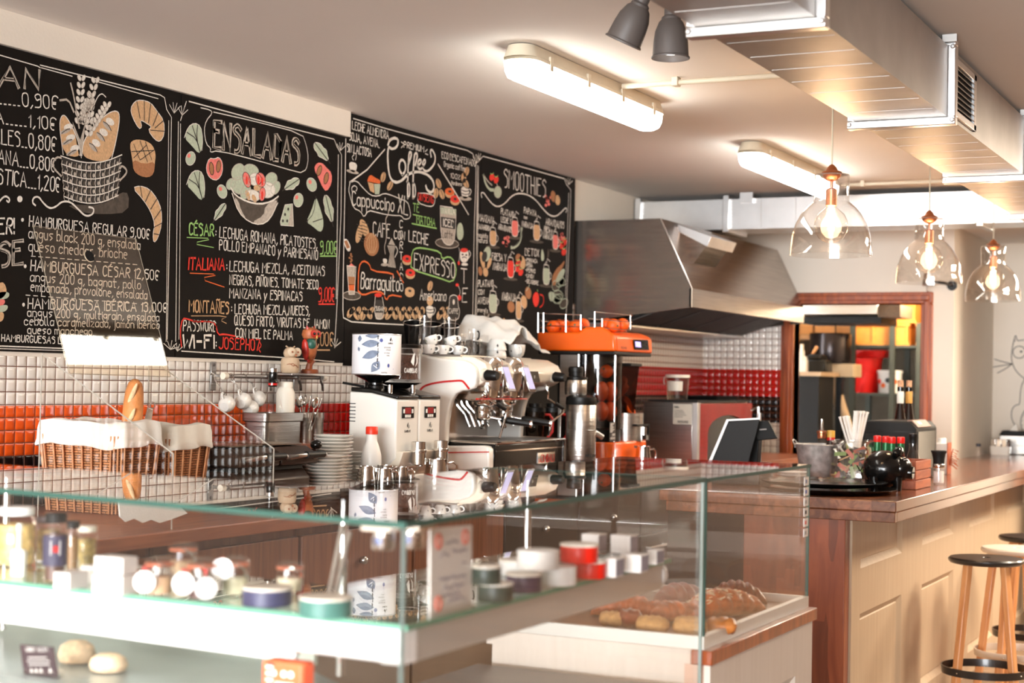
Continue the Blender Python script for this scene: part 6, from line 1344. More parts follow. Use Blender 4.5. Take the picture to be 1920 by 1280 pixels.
letters(ll, 'Dallas', (.588, OY0-.0016, 1.415), (1, 0, 0), (0, 0, 1), .013, .002)
for k in range(5): ll.box(.588, .588+.05+.03*((k*3) % 4)/4, OY0-.0022, OY0-.0016, 1.365+k*.009, 1.367+k*.009)
for k in range(16): ll.box(.608+k*.004, .610+k*.004, OY0-.0022, OY0-.0016, 1.332, 1.346)
obj('label_print', ll, INKD, lb, smooth=0)
obj('top_slab', M().box(OX0+.02, OX1-.01, OY0+.02, OY1-.02, OZ, OZ+.012), BLKM, t)
for a in (OX0+.04, OX1-.06):
    for b_ in (OY0+.05, OY1-.05): obj('foot', M().cyl((a, b_, WZ), (a, b_, WZ+.012), .018), BLK, t)
tag(obj('baking_tray', loft(M(), [[(a, b_, z) for a, b_ in rrect(.47-e, .69+e, 8.9-e, 9.3+e, .03)] for z, e in ((OZ+.012, -.01), (OZ+.034, .006), (OZ+.036, .01), (OZ+.018, -.006))]), BLKM), 'dark shallow baking tray on top of the oven beside the plastic bucket', 'tray')
t = thing('plastic_bucket', 'translucent plastic bucket with pale label on top of the oven', 'bucket', (.52, 8.72, OZ+.012)); bz = OZ+.0125
CLOUD = glass('cloudy bucket plastic', (.82, .80, .76), .35)
obj('body', M().lathe([(0, 0), (.055, 0), (.057, .004), (.066, .13), (.064, .13), (.054, .006), (0, .005)], (.52, 8.72, bz), 32), CLOUD, t); obj('rim', M().lathe([(.066, .124), (.07, .126), (.07, .142), (.064, .142)], (.52, 8.72, bz), 32), FROST, t)
obj('label', M().lathe([(.0622, .05), (.0658, .105)], (.52, 8.72, bz), 20, caps=False, a0=-2.3, a1=-.75), FROST, t); obj('handle', M().tube([(.52-.071*math.cos(a)-.0, 8.72-.02, bz+.128-.05*math.sin(a)*.8) if False else (.45-.006*math.sin(a), 8.70, bz+.13-.045*a/3) for a in [k*.5 for k in range(7)]], .003, 6), FROST, t)
# ---------------------------------------------------------------- bar counter
BZ = 1.10
t = thing('bar_counter', 'long wooden bar with beige panelled front, brown end post and varnished top', 'bar counter', (2.0, 9, 0))
obj('bar_top', M().prism([(1.30, 6.448, 1.056), (2.305, 6.448, 1.056), (2.305, 11.94, 1.056), (1.712, 11.94, 1.056), (1.712, 8.25, 1.056), (1.30, 8.25, 1.056)], (0, 0, BZ-1.056)), BARTOP, t, bevel=.004)
obj('apron', M().box(1.33, 2.30, 6.452, 6.49, 1.014, 1.0555).box(2.27, 2.30, 6.49, 11.94, 1.014, 1.0555), BARTOP, t, bevel=.003)
obj('end_post', M().box(1.67, 2.097, 6.468, 6.54, 0, 1.0555), POSTW, t, bevel=.003)
obj('recess_shade', M().box(1.33, 1.668, 6.475, 6.54, 0, 1.0135), BLKM, t)  # black panel standing in for the shaded opening under the bar top
obj('body', M().box(1.75, 2.085, 6.54, 11.94, 0, 1.0555), PANELW, t)
P0, PITCH = 6.68, 1.172
for k in range(5):
    a, b = P0+k*PITCH, min(P0+k*PITCH+.75, 11.78)
    pn = M(); x0, x1 = 2.085, 2.107
    pn.box(x0, x1, a-.21 if k else 6.541, a, .0, 1.0553); pn.box(x0, x1, b, min(b+.2115, 11.94), .0, 1.0553)
    for z0, z1 in ((0, .12), (.612, .80)): pn.box(x0, x1, a, b, z0, z1)
    po = obj('front_panel', pn, PANELW, t)
    for z0, z1 in ((.12, .612), (.80, 1.0553)):   # bevelled moulding round each recess
        ml = M(); w = .03
        o4 = [(a, z0), (b, z0), (b, z1), (a, z1)]; i4 = [(a+w, z0+w), (b-w, z0+w), (b-w, z1-w), (a+w, z1-w)]
        ml.add([(x1, y, z) for y, z in o4]+[(x0+.001, y, z) for y, z in i4]+[(x0+.006, y, z) for y, z in [(a+w+.004, z0+w+.004), (b-w-.004, z0+w+.004), (b-w-.004, z1-w-.004), (a+w+.004, z1-w-.004)]],
               [(i, (i+1) % 4, 4+(i+1) % 4, 4+i) for i in range(4)]+[(4+i, 4+(i+1) % 4, 8+(i+1) % 4, 8+i) for i in range(4)]+[(8, 9, 10, 11)])
        obj('moulding', ml, PANELW, po, smooth=0)
# ---------------------------------------------------------------- bar stools
st0 = None
BKS = mat('black lacquered seat', srgb(40, 36, 34), .3, 0, .06, 14, coat=.2); WHS = mat('white lacquered seat', srgb(226, 212, 194), .4, 0, .04, 14)
def stool(x, y, rz, mt, label):
    t = thing('bar_stool', label, 'bar stool', (0, 0, 0), 'round bar stools at the bar')
    obj('seat', M().lathe([(0, .742), (.150, .742), (.164, .746), (.172, .756), (.172, .764), (.165, .771), (.02, .772), (.016, .766), (0, .766)], (0, 0, 0), 48), mt, t)
    for k in range(4):
        a = math.pi/4+k*math.pi/2; u = Vector((math.cos(a), math.sin(a), 0)); v = Vector((-u.y, u.x, 0)); top = u*.115+Vector((0, 0, .744)); bot = u*.205
        obj('leg', M().add([p+u*i*.017+v*j*.017 for p in (bot, top) for i, j in ((-1, -1), (1, -1), (1, 1), (-1, 1))], [(0, 1, 2, 3)[::-1], (4, 5, 6, 7)]+[(i, (i+1) % 4, 4+(i+1) % 4, 4+i) for i in range(4)]), LEGW, t, bevel=.006)
    r = obj('foot_ring', M().lathe([(.190, .235), (.196, .235), (.200, .270), (.194, .270), (.190, .235)], (0, 0, 0), 48, caps=False), mt, t)
    for k in range(4): a = math.pi/4+k*math.pi/2; obj('screw', M().ball((.20*math.cos(a+.12), .20*math.sin(a+.12), .252), .004, 8), CHROME, r)
    t.location = (x, y, 0); t.rotation_euler = (0, 0, rz)
stool(2.425, 7.75, .18, BKS, 'nearest bar stool with black seat and black foot ring')
stool(2.468, 8.33, .55, WHS, 'bar stool with white seat and white foot ring between the black ones')
stool(2.43, 9.05, .3, BKS, 'furthest bar stool with black seat, behind the white seated one')
# ---------------------------------------------------------------- things on the bar
tm = M().lathe([(0, 0), (.20, 0), (.25, .006), (.285, .016), (.29, .021), (.284, .022), (.245, .012), (.2, .008), (0, .008)], (0, 0, 0), 64)
pc = P(1578, 914, Z=1.1)
pm = tag(obj('platter', tm, BLKG), 'lower of the two large black round platters on the bar corner', 'platter', 'black round platters on the bar'); pm.location = (1.93, 6.82, BZ+.001)
p2 = dup(pm, (1.905, 6.83, BZ+.024), 0, 'upper of the two large black round platters on the bar corner'); p2.scale = (.93, .93, 1.1)
# white plates near the bucket
for k in range(4): dup(pl0, (1.63+.004*(k % 2), 7.30, BZ+.001+k*.0125), k, 'small white plate in the low stack below the metal bucket', 'small plates on the bar', sc=(.97, .97, 1))
# galvanised bucket with bottles
ZINC = mat('mottled zinc', (.52, .53, .53), .4, .65, .35, 30, .1, 30)
bx, by = 1.655, 7.62
t = thing('metal_bucket', 'mottled zinc bucket holding bottles on the bar, behind the white plates', 'bucket', (bx, by, BZ))
obj('body', M().lathe([(0, 0), (.078, 0), (.08, .004), (.104, .165), (.107, .17), (.104, .173), (.1, .165), (.077, .008), (0, .006)], (bx, by, BZ+.001), 36), ZINC, t)
obj('rim', M().tube([(bx+.1055*math.cos(a), by+.1055*math.sin(a), BZ+.172) for a in [k*math.pi/18 for k in range(36)]], .0035, 6, True), ZINC, t)
for s in (-1, 1): obj('handle', M().tube([(bx+s*.104, by-.03, BZ+.165), (bx+s*.118, by-.025, BZ+.185), (bx+s*.122, by, BZ+.192), (bx+s*.118, by+.025, BZ+.185), (bx+s*.104, by+.03, BZ+.165)], .003, 6).cbox((bx+s*.106, by, BZ+.165), (.004, .05, .02)), ZINC, t)
q = P(1543, 800, Y=7.62)
t = thing('oil_bottle', 'small clear bottle with copper ring and steel pourer in the metal bucket', 'bottle', (q.x, 7.60, BZ+.01)); c = (q.x, 7.60, BZ+.008)
obj('glass', M().lathe([(0, 0), (.03, 0), (.032, .005), (.032, .13), (.018, .17), (.0165, .20)], c, 24), GL, t); obj('collar', M().lathe([(.0185, .195), (.020, .2), (.020, .216), (.024, .22), (.024, .228), (.018, .232)], c, 24), COPPER, t); obj('pourer', M().lathe([(.012, .23), (.008, .25), (.0065, .285), (.0, .29)], c, 16), CHROME, t)
t = thing('brown_bottle', 'dark brown bottle with yellow cap label in the metal bucket', 'bottle', (bx+.055, 7.63, BZ+.01)); c = (bx+.058, 7.635, BZ+.008)
obj('glass', M().lathe([(0, 0), (.024, 0), (.026, .005), (.026, .15), (.018, .19), (.018, .215)], c, 24), mat('brown glass', srgb(48, 26, 16), .1, 0, .1, 8, coat=.5), t); obj('cap', M().lathe([(.019, .19), (.0195, .195), (.0195, .232), (.0, .234)], c, 24), mat('yellow cap', srgb(206, 158, 66), .5, 0, .1, 30), t); obj('red_band', M().lathe([(.0185, .186), (.0198, .187), (.0198, .2), (.0185, .2)], c, 24), REDP, t)
# candy jar with sugar sachets
jx, jy = 1.89, 7.36
t = thing('candy_jar', 'square glass jar filled with sugar sachets and sticks on the bar', 'jar', (jx, jy, BZ))
R = [[(a, b, BZ+.001+z) for a, b in rrect(jx-.088+e, jx+.088-e, jy-.088+e, jy+.088-e, .03)] for z, e in ((0, .006), (.004, 0), (.17, 0), (.19, .01), (.20, .012), (.20, .016), (.19, .015), (.17, .005), (.008, .005))]
obj('glass', loft(M(), R), GL, t); obj('rim', M().tube([(a, b, BZ+.203) for a, b in rrect(jx-.078, jx+.078, jy-.078, jy+.078, .03)], .006, 8, True), GL, t)
SACH = [mat('sachet paper %s' % n, srgb(*c_), .5, 0, .12, 60) for n, c_ in (('olive', (160, 164, 96)), ('rust', (172, 84, 56)), ('white', (236, 232, 224)), ('dark', (70, 58, 50)), ('kraft', (190, 150, 110)), ('green', (120, 140, 80)))]
rnd = random.Random(11); sach = {}
for k in range(64):
    i = k % 6; ly = k//8; x, y = jx+rnd.uniform(-.062, .062), jy+rnd.uniform(-.062, .062)
    if k % 2: x, y = (jx+rnd.uniform(-.06, .06), jy-.066) if k % 4 == 1 else (jx+.066, jy+rnd.uniform(-.06, .06))
    lab = ('olive green', 'rust brown', 'white', 'dark brown', 'kraft brown', 'leaf green')[i]+' sugar sachet in the glass jar on the bar'
    if i not in sach:
        sm = M().cbox((0, 0, 0), (.05, .018 if i != 2 else .009, .004)); sm.cbox((.026, 0, 0), (.004, .019, .001)); sm.cbox((-.026, 0, 0), (.004, .019, .001))
        sach[i] = tag(obj('sugar_sachet', sm, SACH[i], bevel=.0015), lab, 'sachet', 'sugar sachets in the jar'); o = sach[i]
    else: o = dup(sach[i])
    o.location = (x, y, BZ+.022+ly*.0205); o.rotation_euler = (rnd.uniform(-.9, .9), rnd.uniform(-.9, .9), rnd.uniform(0, 3)) if not k % 2 else (rnd.uniform(1.2, 1.9), rnd.uniform(-1.4, 1.4), 0 if k % 4 == 1 else 1.57)
# straws in a tall cup behind the jar
t = thing('straw_cup', 'dark cup holding the white wrapped straws behind the candy jar', 'cup', (1.84, 7.60, BZ)); obj('body', M().lathe([(0, 0), (.05, 0), (.058, .16), (.056, .16), (.048, .005), (0, .004)], (1.84, 7.60, BZ+.001), 28), BLKG, t)
sw = None
for k in range(20):
    rx, ry = rnd.uniform(-.042, .042), rnd.uniform(-.03, .03); lf = k < 8
    if sw is None: sw = tag(obj('paper_straw', M().tube([(0, 0, 0), (0, 0, .20), (.001, 0, .212)], [.0052, .0052, .0075], 8), mat('straw paper', srgb(238, 232, 224), .7, 0, .05, 60)), 'white paper wrapped straw in the bunch above the candy jar', 'straw', 'paper straws in the cup'); o = sw
    else: o = dup(sw)
    o.location = (1.84+rx*.5, 7.60+ry, BZ+.012+(.115 if not lf else .095)); o.rotation_euler = (rnd.uniform(-.06, .06), (-.20-.12*rnd.random()) if lf else rnd.uniform(.02, .26), rnd.random()*3*0)
# wooden sauce crate with bottles
cx0, cx1, cy0, cy1 = 1.985, 2.208, 7.235, 7.545
t = thing('sauce_crate', 'small slatted wooden crate with sauce bottles behind the black piggy bank', 'crate', ((cx0+cx1)/2, (cy0+cy1)/2, BZ))
obj('floor', M().box(cx0+.008, cx1-.008, cy0+.008, cy1-.008, BZ+.001, BZ+.01), BOXW, t)
for k in range(3):
    z0 = BZ+.002+k*.043
    for nm, bb in (('slat', (cx1-.008, cx1, cy0, cy1)), ('slat', (cx0, cx0+.008, cy0, cy1)), ('slat', (cx0+.008, cx1-.008, cy0, cy0+.008)), ('slat', (cx0+.008, cx1-.008, cy1-.008, cy1))): obj(nm, M().box(bb[0], bb[1], bb[2], bb[3], z0, z0+.038), BOXW, t, bevel=.0015)
for x in (cx0+.012, cx1-.012):
    for y in (cy0+.012, cy1-.012): obj('corner_post', M().box(x-.004, x+.004, y-.004, y+.004, BZ+.004, BZ+.125), BOXW, t)
hs0 = None
for px, y, lab in ((1645, 7.44, 'leftmost red capped sauce bottle, with white label'), (1661, 7.40, 'second red capped sauce bottle from the left in the crate'), (1672, 7.33, 'third red capped sauce bottle from the left in the crate'), (1689, 7.36, 'rightmost red capped sauce bottle in the crate')):
    x = P(px, 830, Y=y).x
    if hs0 is None:
        hs0 = thing('hot_sauce_bottle', lab, 'bottle', (0, 0, 0), 'sauce bottles in the wooden crate')
        obj('glass', M().lathe([(0, 0), (.02, 0), (.0215, .003), (.0215, .12), (.014, .155), (.0125, .165), (.0125, .185)], (0, 0, 0), 22), mat('dark red sauce', srgb(80, 24, 14), .12, 0, .2, 20, coat=.5), hs0)
        obj('neck_wrap', M().lathe([(.0145, .148), (.0165, .15), (.0155, .19), (.0135, .192)], (0, 0, 0), 22), mat('green foil', srgb(24, 96, 52), .35, .3, .1, 30), hs0); obj('cap', M().lathe([(.0165, .19), (.0175, .192), (.0175, .216), (.014, .219), (0, .219)], (0, 0, 0), 22), mat('red bottle cap', srgb(214, 30, 26), .35, 0, .05, 30), hs0)
        obj('label', M().lathe([(.0219, .03), (.0219, .1)], (0, 0, 0), 22, caps=False), PORC, hs0); o = hs0
    else: o = dup(hs0, None, None, lab)
    o.location = (x, y, BZ+.0105)
t = thing('clear_bottle', 'clear glass vinegar bottle with black cap at the right of the crate', 'bottle', (2.155, 7.45, BZ+.011)); c = (P(1712, 830, Y=7.45).x, 7.45, BZ+.0105)
obj('glass', M().lathe([(0, 0), (.028, 0), (.03, .004), (.03, .12), (.02, .155), (.0175, .165), (.0175, .19)], c, 24), GL, t); obj('cap', M().lathe([(.0185, .188), (.0185, .215), (.02, .217), (.02, .232), (.017, .234), (0, .234)], c, 24), BLK, t)
# piggy bank
t = thing('piggy_bank', 'glossy black piggy bank on the bar in front of the wooden crate', 'piggy bank', (2.09, 7.13, BZ)); g = Vector((2.095, 7.125, BZ+.094))
RZ = Matrix.Rotation(.35, 3, 'Z')
obj('body', M().ball(g, .094, 32, (1.02, .86, .86), RZ), BLKG, t)
obj('head', M().ball(g+RZ @ Vector((.066, -.012, .004)), .058, 24, (.9, .95, .95)), BLKG, t)
f_ = RZ @ Vector((1, -.35, -.08)).normalized(); sn = g+RZ @ Vector((.108, -.03, -.012))
s_ = obj('snout', M().lathe([(.03, -.02), (.029, .008), (.026, .013), (0, .013)], sn, 20, f_), BLKG, t)
sd = f_.cross(Vector((0, 0, 1))).normalized()
for k in (-1, 1):
    obj('nostril', M().ball(sn+f_*.013+sd*k*.009, .004, 8), BLKM, s_)
    e = g+RZ @ Vector((.054, -.01, .062))+sd*k*.036; obj('ear', M().lathe([(.016, 0), (.021, .012), (.014, .03), (0, .038)], e, 14, (.25+.2*k, -.1, 1)), BLKG, t)
    obj('eye', M().ball(g+RZ @ Vector((.102, -.02, .026))+sd*k*.028, .0055, 10), BLKM, t)
for a, b in ((.05, .045), (.05, -.045), (-.05, .045), (-.05, -.045)): o_ = RZ @ Vector((a, b, 0)); obj('leg', M().lathe([(.017, 0), (.019, .03), (.022, .06)], (g.x+o_.x, g.y+o_.y, BZ+.001), 16), BLKG, t)
obj('tail', M().tube([g+RZ @ Vector((-.09-.006*k, .012*math.sin(k*1.2), .012*math.cos(k*1.2))) for k in range(6)], .003, 6), BLKG, t)
obj('chalk_mark', M().tube([sn+Vector((-.03, -.045, .06)), sn+Vector((-.018, -.048, .066)), sn+Vector((-.02, -.045, .056)), sn+Vector((-.006, -.045, .06))], .0012, 5), INKW, t)
# receipt printer and wine bottles
px0, px1, py0, py1, pz = 1.785, 2.05, 7.95, 8.42, 1.388
t = thing('receipt_printer', 'big black receipt printer box with brown lid behind the sauce crate', 'printer', ((px0+px1)/2, (py0+py1)/2, BZ))
obj('case', M().prism([(px0, py0, BZ+.004), (px1, py0, BZ+.004), (px1, py0, pz-.03), (px1-.03, py0, pz), (px0+.02, py0, pz), (px0, py0, pz-.02)], (0, py1-py0, 0)), BLKM, t, bevel=.008)
obj('front_cover', M().box(px1-.002, px1+.004, py0+.03, py1-.05, BZ+.05, pz-.05), BLKG, t); obj('seam', M().box(px0+.002, px1-.012, py0-.001, py0+.001, pz-.052, pz-.049), BLKG, t)
for k in range(5): obj('vent_slot', M().box(px0+.015, px0+.08, py0-.001, py0+.002, pz-.07-k*.008, pz-.066-k*.008), BLKG, t)
ld = obj('lid', M().prism([(px1-.05, py0+.02, pz+.001), (px1-.028, py0+.02, pz+.001), (px1+.003, py0+.02, pz-.029), (px1+.004, py0+.02, pz-.026), (px1-.026, py0+.02, pz+.006), (px1-.05, py0+.02, pz+.006)], (0, .3, 0)), mat('brown lid', srgb(132, 96, 76), .45, 0, .05, 20), t)
obj('lid_print', M().cbox((px1-.012, py0+.12, pz-.008), (.016, .07, .002), ry=.78), INKW, ld)
for sx in (px0+.03, px1-.03):
    for sy in (py0+.03, py1-.03): obj('foot', M().cyl((sx, sy, BZ), (sx, sy, BZ+.005), .012), BLK, t)
for px, lm, lab in ((1688, mat('white wine label', srgb(222, 218, 208), .6, 0, .05, 50), 'left wine bottle behind the printer, white neck label'), (1704, mat('ochre wine label', srgb(206, 152, 74), .6, 0, .08, 50), 'right wine bottle behind the printer, ochre neck label')):
    wy = 8.50 if px < 1690 else 8.62; x = P(px, 760, Y=wy).x; c = (x, wy, BZ+.001+.085)
    t = thing('wine_bottle', lab, 'bottle', (x, 8.55, BZ), 'wine bottles behind the printer')
    obj('glass', M().lathe([(0, -.085), (.022, -.085), (.024, -.08), (.0345, .05), (.0345, .13), (.03, .19), (.0165, .275), (.0155, .30), (.0155, .33)], c, 26), mat('dark wine glass', srgb(30, 20, 16), .08, 0, .1, 8, coat=.6), t)
    obj('neck_label', M().lathe([(.0172, .285), (.0178, .287), (.0178, .345), (.017, .347)], c, 22), lm, t); obj('capsule', M().lathe([(.0162, .345), (.0165, .365), (.0165, .37), (.0145, .372)], c, 22), BLKG, t); obj('cork_wrap', M().lathe([(.0148, .370), (.0152, .372), (.0152, .405), (.0, .406)], c, 20), mat('printed kraft paper', srgb(198, 150, 116), .7, 0, .35, 120), t)
# salt shaker, cartons, far end things
sx, sy = 2.205, 7.73
t = thing('salt_shaker', 'glass salt grinder with flared black top beside the wooden crate', 'salt shaker', (sx, sy, BZ))
obj('glass', M().lathe([(0, 0), (.027, 0), (.028, .003), (.026, .09), (.0245, .09), (.0245, .008), (0, .007)], (sx, sy, BZ+.001), 28), GL, t); obj('salt', M().lathe([(0, .008), (.0240, .008), (.0240, .062), (.0, .066)], (sx, sy, BZ+.001), 24), mat('white salt', srgb(238, 232, 224), .9, 0, .05, 200), t)
obj('band', M().lathe([(.0262, .078), (.0275, .08), (.0275, .094), (.026, .096)], (sx, sy, BZ+.001), 28), CHROME, t); obj('grinder_top', M().lathe([(.026, .096), (.027, .12), (.032, .145), (.036, .152), (.036, .158), (.03, .16), (0, .158)], (sx, sy, BZ+.001), 28), BLKM, t)
q = P(1768, 840, Y=8.7)
t = thing('sugar_carton', 'white carton with round white lid and brown side at the end of the printer', 'carton', (q.x, 8.7, BZ)); cx = q.x
obj('box', M().box(cx-.05, cx+.03, 8.66, 8.75, BZ+.001, BZ+.165), PORC, t, bevel=.003); obj('side_panel', M().box(cx+.0302, cx+.034, 8.655, 8.755, BZ+.001, BZ+.168), BOXW, t); obj('lid', M().lathe([(.022, 0), (.022, .022), (.018, .026), (0, .026)], (cx-.005, 8.70, BZ+.165), 20), PORC, t)
tw = M()
for k in range(8): tw.tube([(cx+.034, 8.70, BZ+.05), (cx+.05, 8.70+.02*math.sin(k), BZ+.05+.012*k), (cx+.075, 8.70+.03*math.sin(k*2), BZ+.03+.013*k)], .003, 5)
tag(obj('twig_bundle', tw, BOXW), 'small bundle of brown sticks leaning on the white carton', 'twigs')
q = P(1837, 857, Z=BZ); t = thing('small_bottle', 'small clear plastic bottle with dark blue cap near the far end of the bar', 'bottle', (1.775, q.y, BZ)); c = (1.775, q.y, BZ+.001)
obj('body', M().lathe([(0, 0), (.03, 0), (.032, .004), (.032, .04), (.018, .062), (.014, .066), (.014, .072)], c, 24), GL, t); obj('cap', M().lathe([(.0165, .07), (.0165, .09), (0, .09)], c, 20), mat('navy cap', srgb(30, 34, 50), .4, 0, .05, 20), t)
t = thing('napkin_dispenser', 'steel and black napkin dispenser with napkin at the far end of the bar', 'napkin dispenser', (1.87, 11.75, BZ)); nx0, nx1, ny0, ny1 = 1.80, 1.985, 11.72, 11.86
obj('case', M().box(nx0, nx1, ny0, ny1, BZ+.001, BZ+.135), STEEL, t, bevel=.006); obj('top', M().prism([(nx0-.004, ny0-.006, BZ+.135), (nx1+.004, ny0-.006, BZ+.135), (nx1-.02, ny0-.006, BZ+.165), (nx0+.02, ny0-.006, BZ+.168)], (0, ny1-ny0+.012, 0)), BLKM, t, bevel=.006)
obj('napkin', M().prism([(nx0+.06, ny0+.04, BZ+.165), (nx0+.12, ny0+.04, BZ+.165), (nx0+.105, ny0+.05, BZ+.215), (nx0+.085, ny0+.06, BZ+.20)], (0, .004, 0)), LINEN, t)
q = P(1876, 850, Z=BZ)
t = thing('packet_caddy', 'low white caddy of silver packets in front of the napkin dispenser', 'caddy', (q.x, 11.55, BZ)); kx = P(1876, 845, Y=11.55).x
obj('tray', loft(M(), [[(a, b, BZ+.001+z) for a, b in rrect(kx-.068+e, kx+.068-e, 11.51+e, 11.59-e, .015)] for z, e in ((0, .004), (.06, 0), (.06, .004), (.006, .008))]), PORC, t)
pk = None
for k in range(9):
    if pk is None: pk = tag(obj('silver_packet', M().cbox((0, 0, 0), (.03, .006, .07)), CHROME, bevel=.002), 'silver foil packet standing in the white caddy', 'packet', 'foil packets in the caddy'); o = pk
    else: o = dup(pk)
    o.location = (kx-.05+.0125*k, 11.55+.006*(k % 3-1), BZ+.075); o.rotation_euler = (.1*(k % 3-1), .25*(k % 2)-.1, .3*(k % 3))
# line drawing of a cat on the far wall
YC = 11.9985
def catline(pts, w=.0055):
    q = smoothline([(P(a, b, Y=YC).x, P(a, b, Y=YC).z) for a, b in pts], 2); return M().tube([(x, YC, z) for x, z in q], w/2, 5)
m_ = M()
for pts in ([(1921, 637), (1912, 638), (1908, 639), (1906, 634), (1904, 627), (1901, 638), (1898, 652), (1896, 668), (1898, 681), (1904, 694), (1912, 703), (1924, 712)], [(1864, 673), (1880, 678), (1898, 682)], [(1861, 688), (1880, 685), (1898, 682)], [(1870, 699), (1884, 692), (1898, 682)],
            [(1922, 709), (1916, 720), (1913, 735), (1912, 759), (1906, 758), (1898, 765), (1896, 776), (1897, 786), (1904, 800), (1905, 804), (1900, 806)], [(1922, 768), (1915, 780), (1913, 794), (1917, 808), (1922, 815)], [(1904, 805), (1912, 811), (1922, 811)], [(1903, 640), (1904, 637)]):
    c_ = catline(pts); m_.add(c_.v, c_.f)
c_ = catline([(1911+12*math.cos(a), 660+11.5*math.sin(a)) for a in [k*.4 for k in range(17)]]); m_.add(c_.v, c_.f)
q = P(1914.5, 659, Y=YC); m_.lathe([(.008, -.002), (.008, .002)], q, 10, (0, 1, 0))
for a, b in ((1917, 788), (1917, 797), (1919, 779), (1919, 805)): m_.lathe([(.003, -.002), (.003, .002)], P(a, b, Y=YC), 8, (0, 1, 0))
tag(obj('cat_drawing', m_, INKD), 'black line drawing of a cat with big round eye on the far wall', 'wall drawing')
# ---------------------------------------------------------------- till
t = thing('till_monitor', 'black touch screen till seen from behind with small customer display', 'till', (1.55, 7.0, BZ))
def tp(pts, y): return PL(pts, Y=y)
SILV = mat('silver edge', (.75, .75, .75), .3, .9, .05, 9)
a4 = tp([(1333, 868), (1366, 789), (1425, 786), (1404, 868)], 6.97); obj('screen_back', M().prism(a4, (-.012, .022, .0)), BLK, t, bevel=.004)
b4 = tp([(1327, 868), (1362, 786), (1424, 783), (1425, 786), (1366, 789), (1333, 868)], 6.968); obj('silver_edge', M().prism(b4, (-.004, .012, 0)), SILV, t)
c4_ = tp([(1402, 790), (1440, 788), (1457, 822), (1420, 826)], 7.02); d_ = obj('customer_display', M().prism(c4_, (0, .02, 0)), BLKM, t, bevel=.004)
obj('brand_mark', M().prism(tp([(1424, 804), (1437, 803), (1437.5, 805.5), (1424.5, 806.5)], 7.019), (0, -.0006, 0)), INKG, d_)
obj('stand_arm', M().prism(tp([(1388, 868), (1416, 812), (1424, 814), (1420, 868)], 7.06), (0, .05, 0)), BLK, t, bevel=.004); obj('strut', M().cyl(P(1424, 868, Y=7.13), P(1424, 774, Y=7.13), .008, seg=12), SILV, t)
obj('foot', M().box(P(1350, 870, Y=7.1).x, P(1440, 870, Y=7.1).x, 6.98, 7.18, BZ+.001, BZ+.10), BLK, t, bevel=.006)
# ---------------------------------------------------------------- kitchen beyond the doorway
KY = 12.4
def kb(x0, x1, y0, y1, Y=KY): a = P(x0, y1, Y=Y); b = P(x1, y0, Y=Y); return a.x, b.x, a.z, b.z
def kbox(mb, x0, x1, ya, yb, Y=KY, d=.4): a, b, z0, z1 = kb(x0, x1, ya, yb, Y); return mb.box(a, b, Y, Y+d, z0, z1)
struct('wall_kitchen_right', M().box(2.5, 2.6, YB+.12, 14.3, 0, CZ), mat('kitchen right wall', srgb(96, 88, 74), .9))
t = thing('kitchen_hood', 'steel hood over the kitchen machines, seen through the top of the doorway', 'extractor hood', (.5, 11.6, 2.1))
obj('canopy', kbox(M(), 1498, 1645, 571, 589, 11.7, .5), STEEL, t, bevel=.004); obj('filter_side', kbox(M(), 1646, 1688, 571, 594, 11.75, .4), mat('dark brown mesh', srgb(86, 66, 46), .6, 0, .4, 80), t)
a_ = kb(1500, 1652, 593, 606, 11.8); obj('lower_plate', M().box(a_[0], a_[1], 11.8, 12.3, a_[2], a_[3]), BLKM, t)
obj('duct', M().box(.3, .7, 11.8, 12.1, 2.2, CZ-.1), STEEL, t)
RACK = mat('dark rack metal', srgb(70, 74, 66), .5, .3, .1, 10)
t = thing('storage_rack', 'dark metal storage rack with crates and buckets in the kitchen', 'rack', (.9, 12.6, 0))
x0, x1, _, _ = kb(1598, 1728, 640, 650)
for px in (1600, 1674, 1724):
    x = P(px, 700, Y=12.5).x
    for yy in (12.475, 12.985): obj('upright', M().box(x-.02, x+.02, yy-.02, yy+.02, 0, 2.05), RACK, t)
for py in (647, 737, 800): z = P(1650, py, Y=12.5).z; obj('shelf', M().box(x0, x1+.2, 12.50, 12.96, z-.02, z), RACK, t)
ORC = mat('orange crate plastic', srgb(226, 148, 62), .5, 0, .08, 20); zs = P(1650, 647, Y=12.5).z+.001
def crate(x, y, z, w, d, h, label):
    t = thing('plastic_crate', label, 'crate', (x, y, z), 'orange plastic crates in the kitchen')
    obj('shell', M().box(x, x+w, y, y+.012, z, z+h).box(x, x+w, y+d-.012, y+d, z, z+h).box(x, x+.012, y+.012, y+d-.012, z, z+h).box(x+w-.012, x+w, y+.012, y+d-.012, z, z+h).box(x+.012, x+w-.012, y+.012, y+d-.012, z, z+.01), ORC, t)
    rb = M().box(x-.012, x+w+.012, y-.016, y, z+h-.022, z+h).box(x-.012, x+w+.012, y-.016, y, z, z+.022).box(x+w, x+w+.014, y, y+d, z+h-.022, z+h)
    for k in range(4): u = x+(w-.016)*k/3; rb.box(u, u+.016, y-.012, y, z+.022, z+h-.022)
    obj('rib', rb, ORC, t)
ca = kb(1601, 1704, 612, 646, 12.5); crate(ca[0], 12.53, zs, ca[1]-ca[0]-.01, .42, .17, 'orange plastic crate on the rack shelf, nearest the middle of the doorway')
cb = kb(1650, 1722, 572, 612, 12.55); crate(cb[0], 12.53, zs+.172, cb[1]-cb[0]-.02, .40, .21, 'upper orange plastic crate stacked on the lower one')
cc = kb(1706, 1760, 612, 648, 12.5); crate(cc[0]+.05, 12.53, zs, .3, .42, .17, 'orange plastic crate on the shelf at the right door jamb')
cd_ = kb(1540, 1598, 605, 640, 12.9)
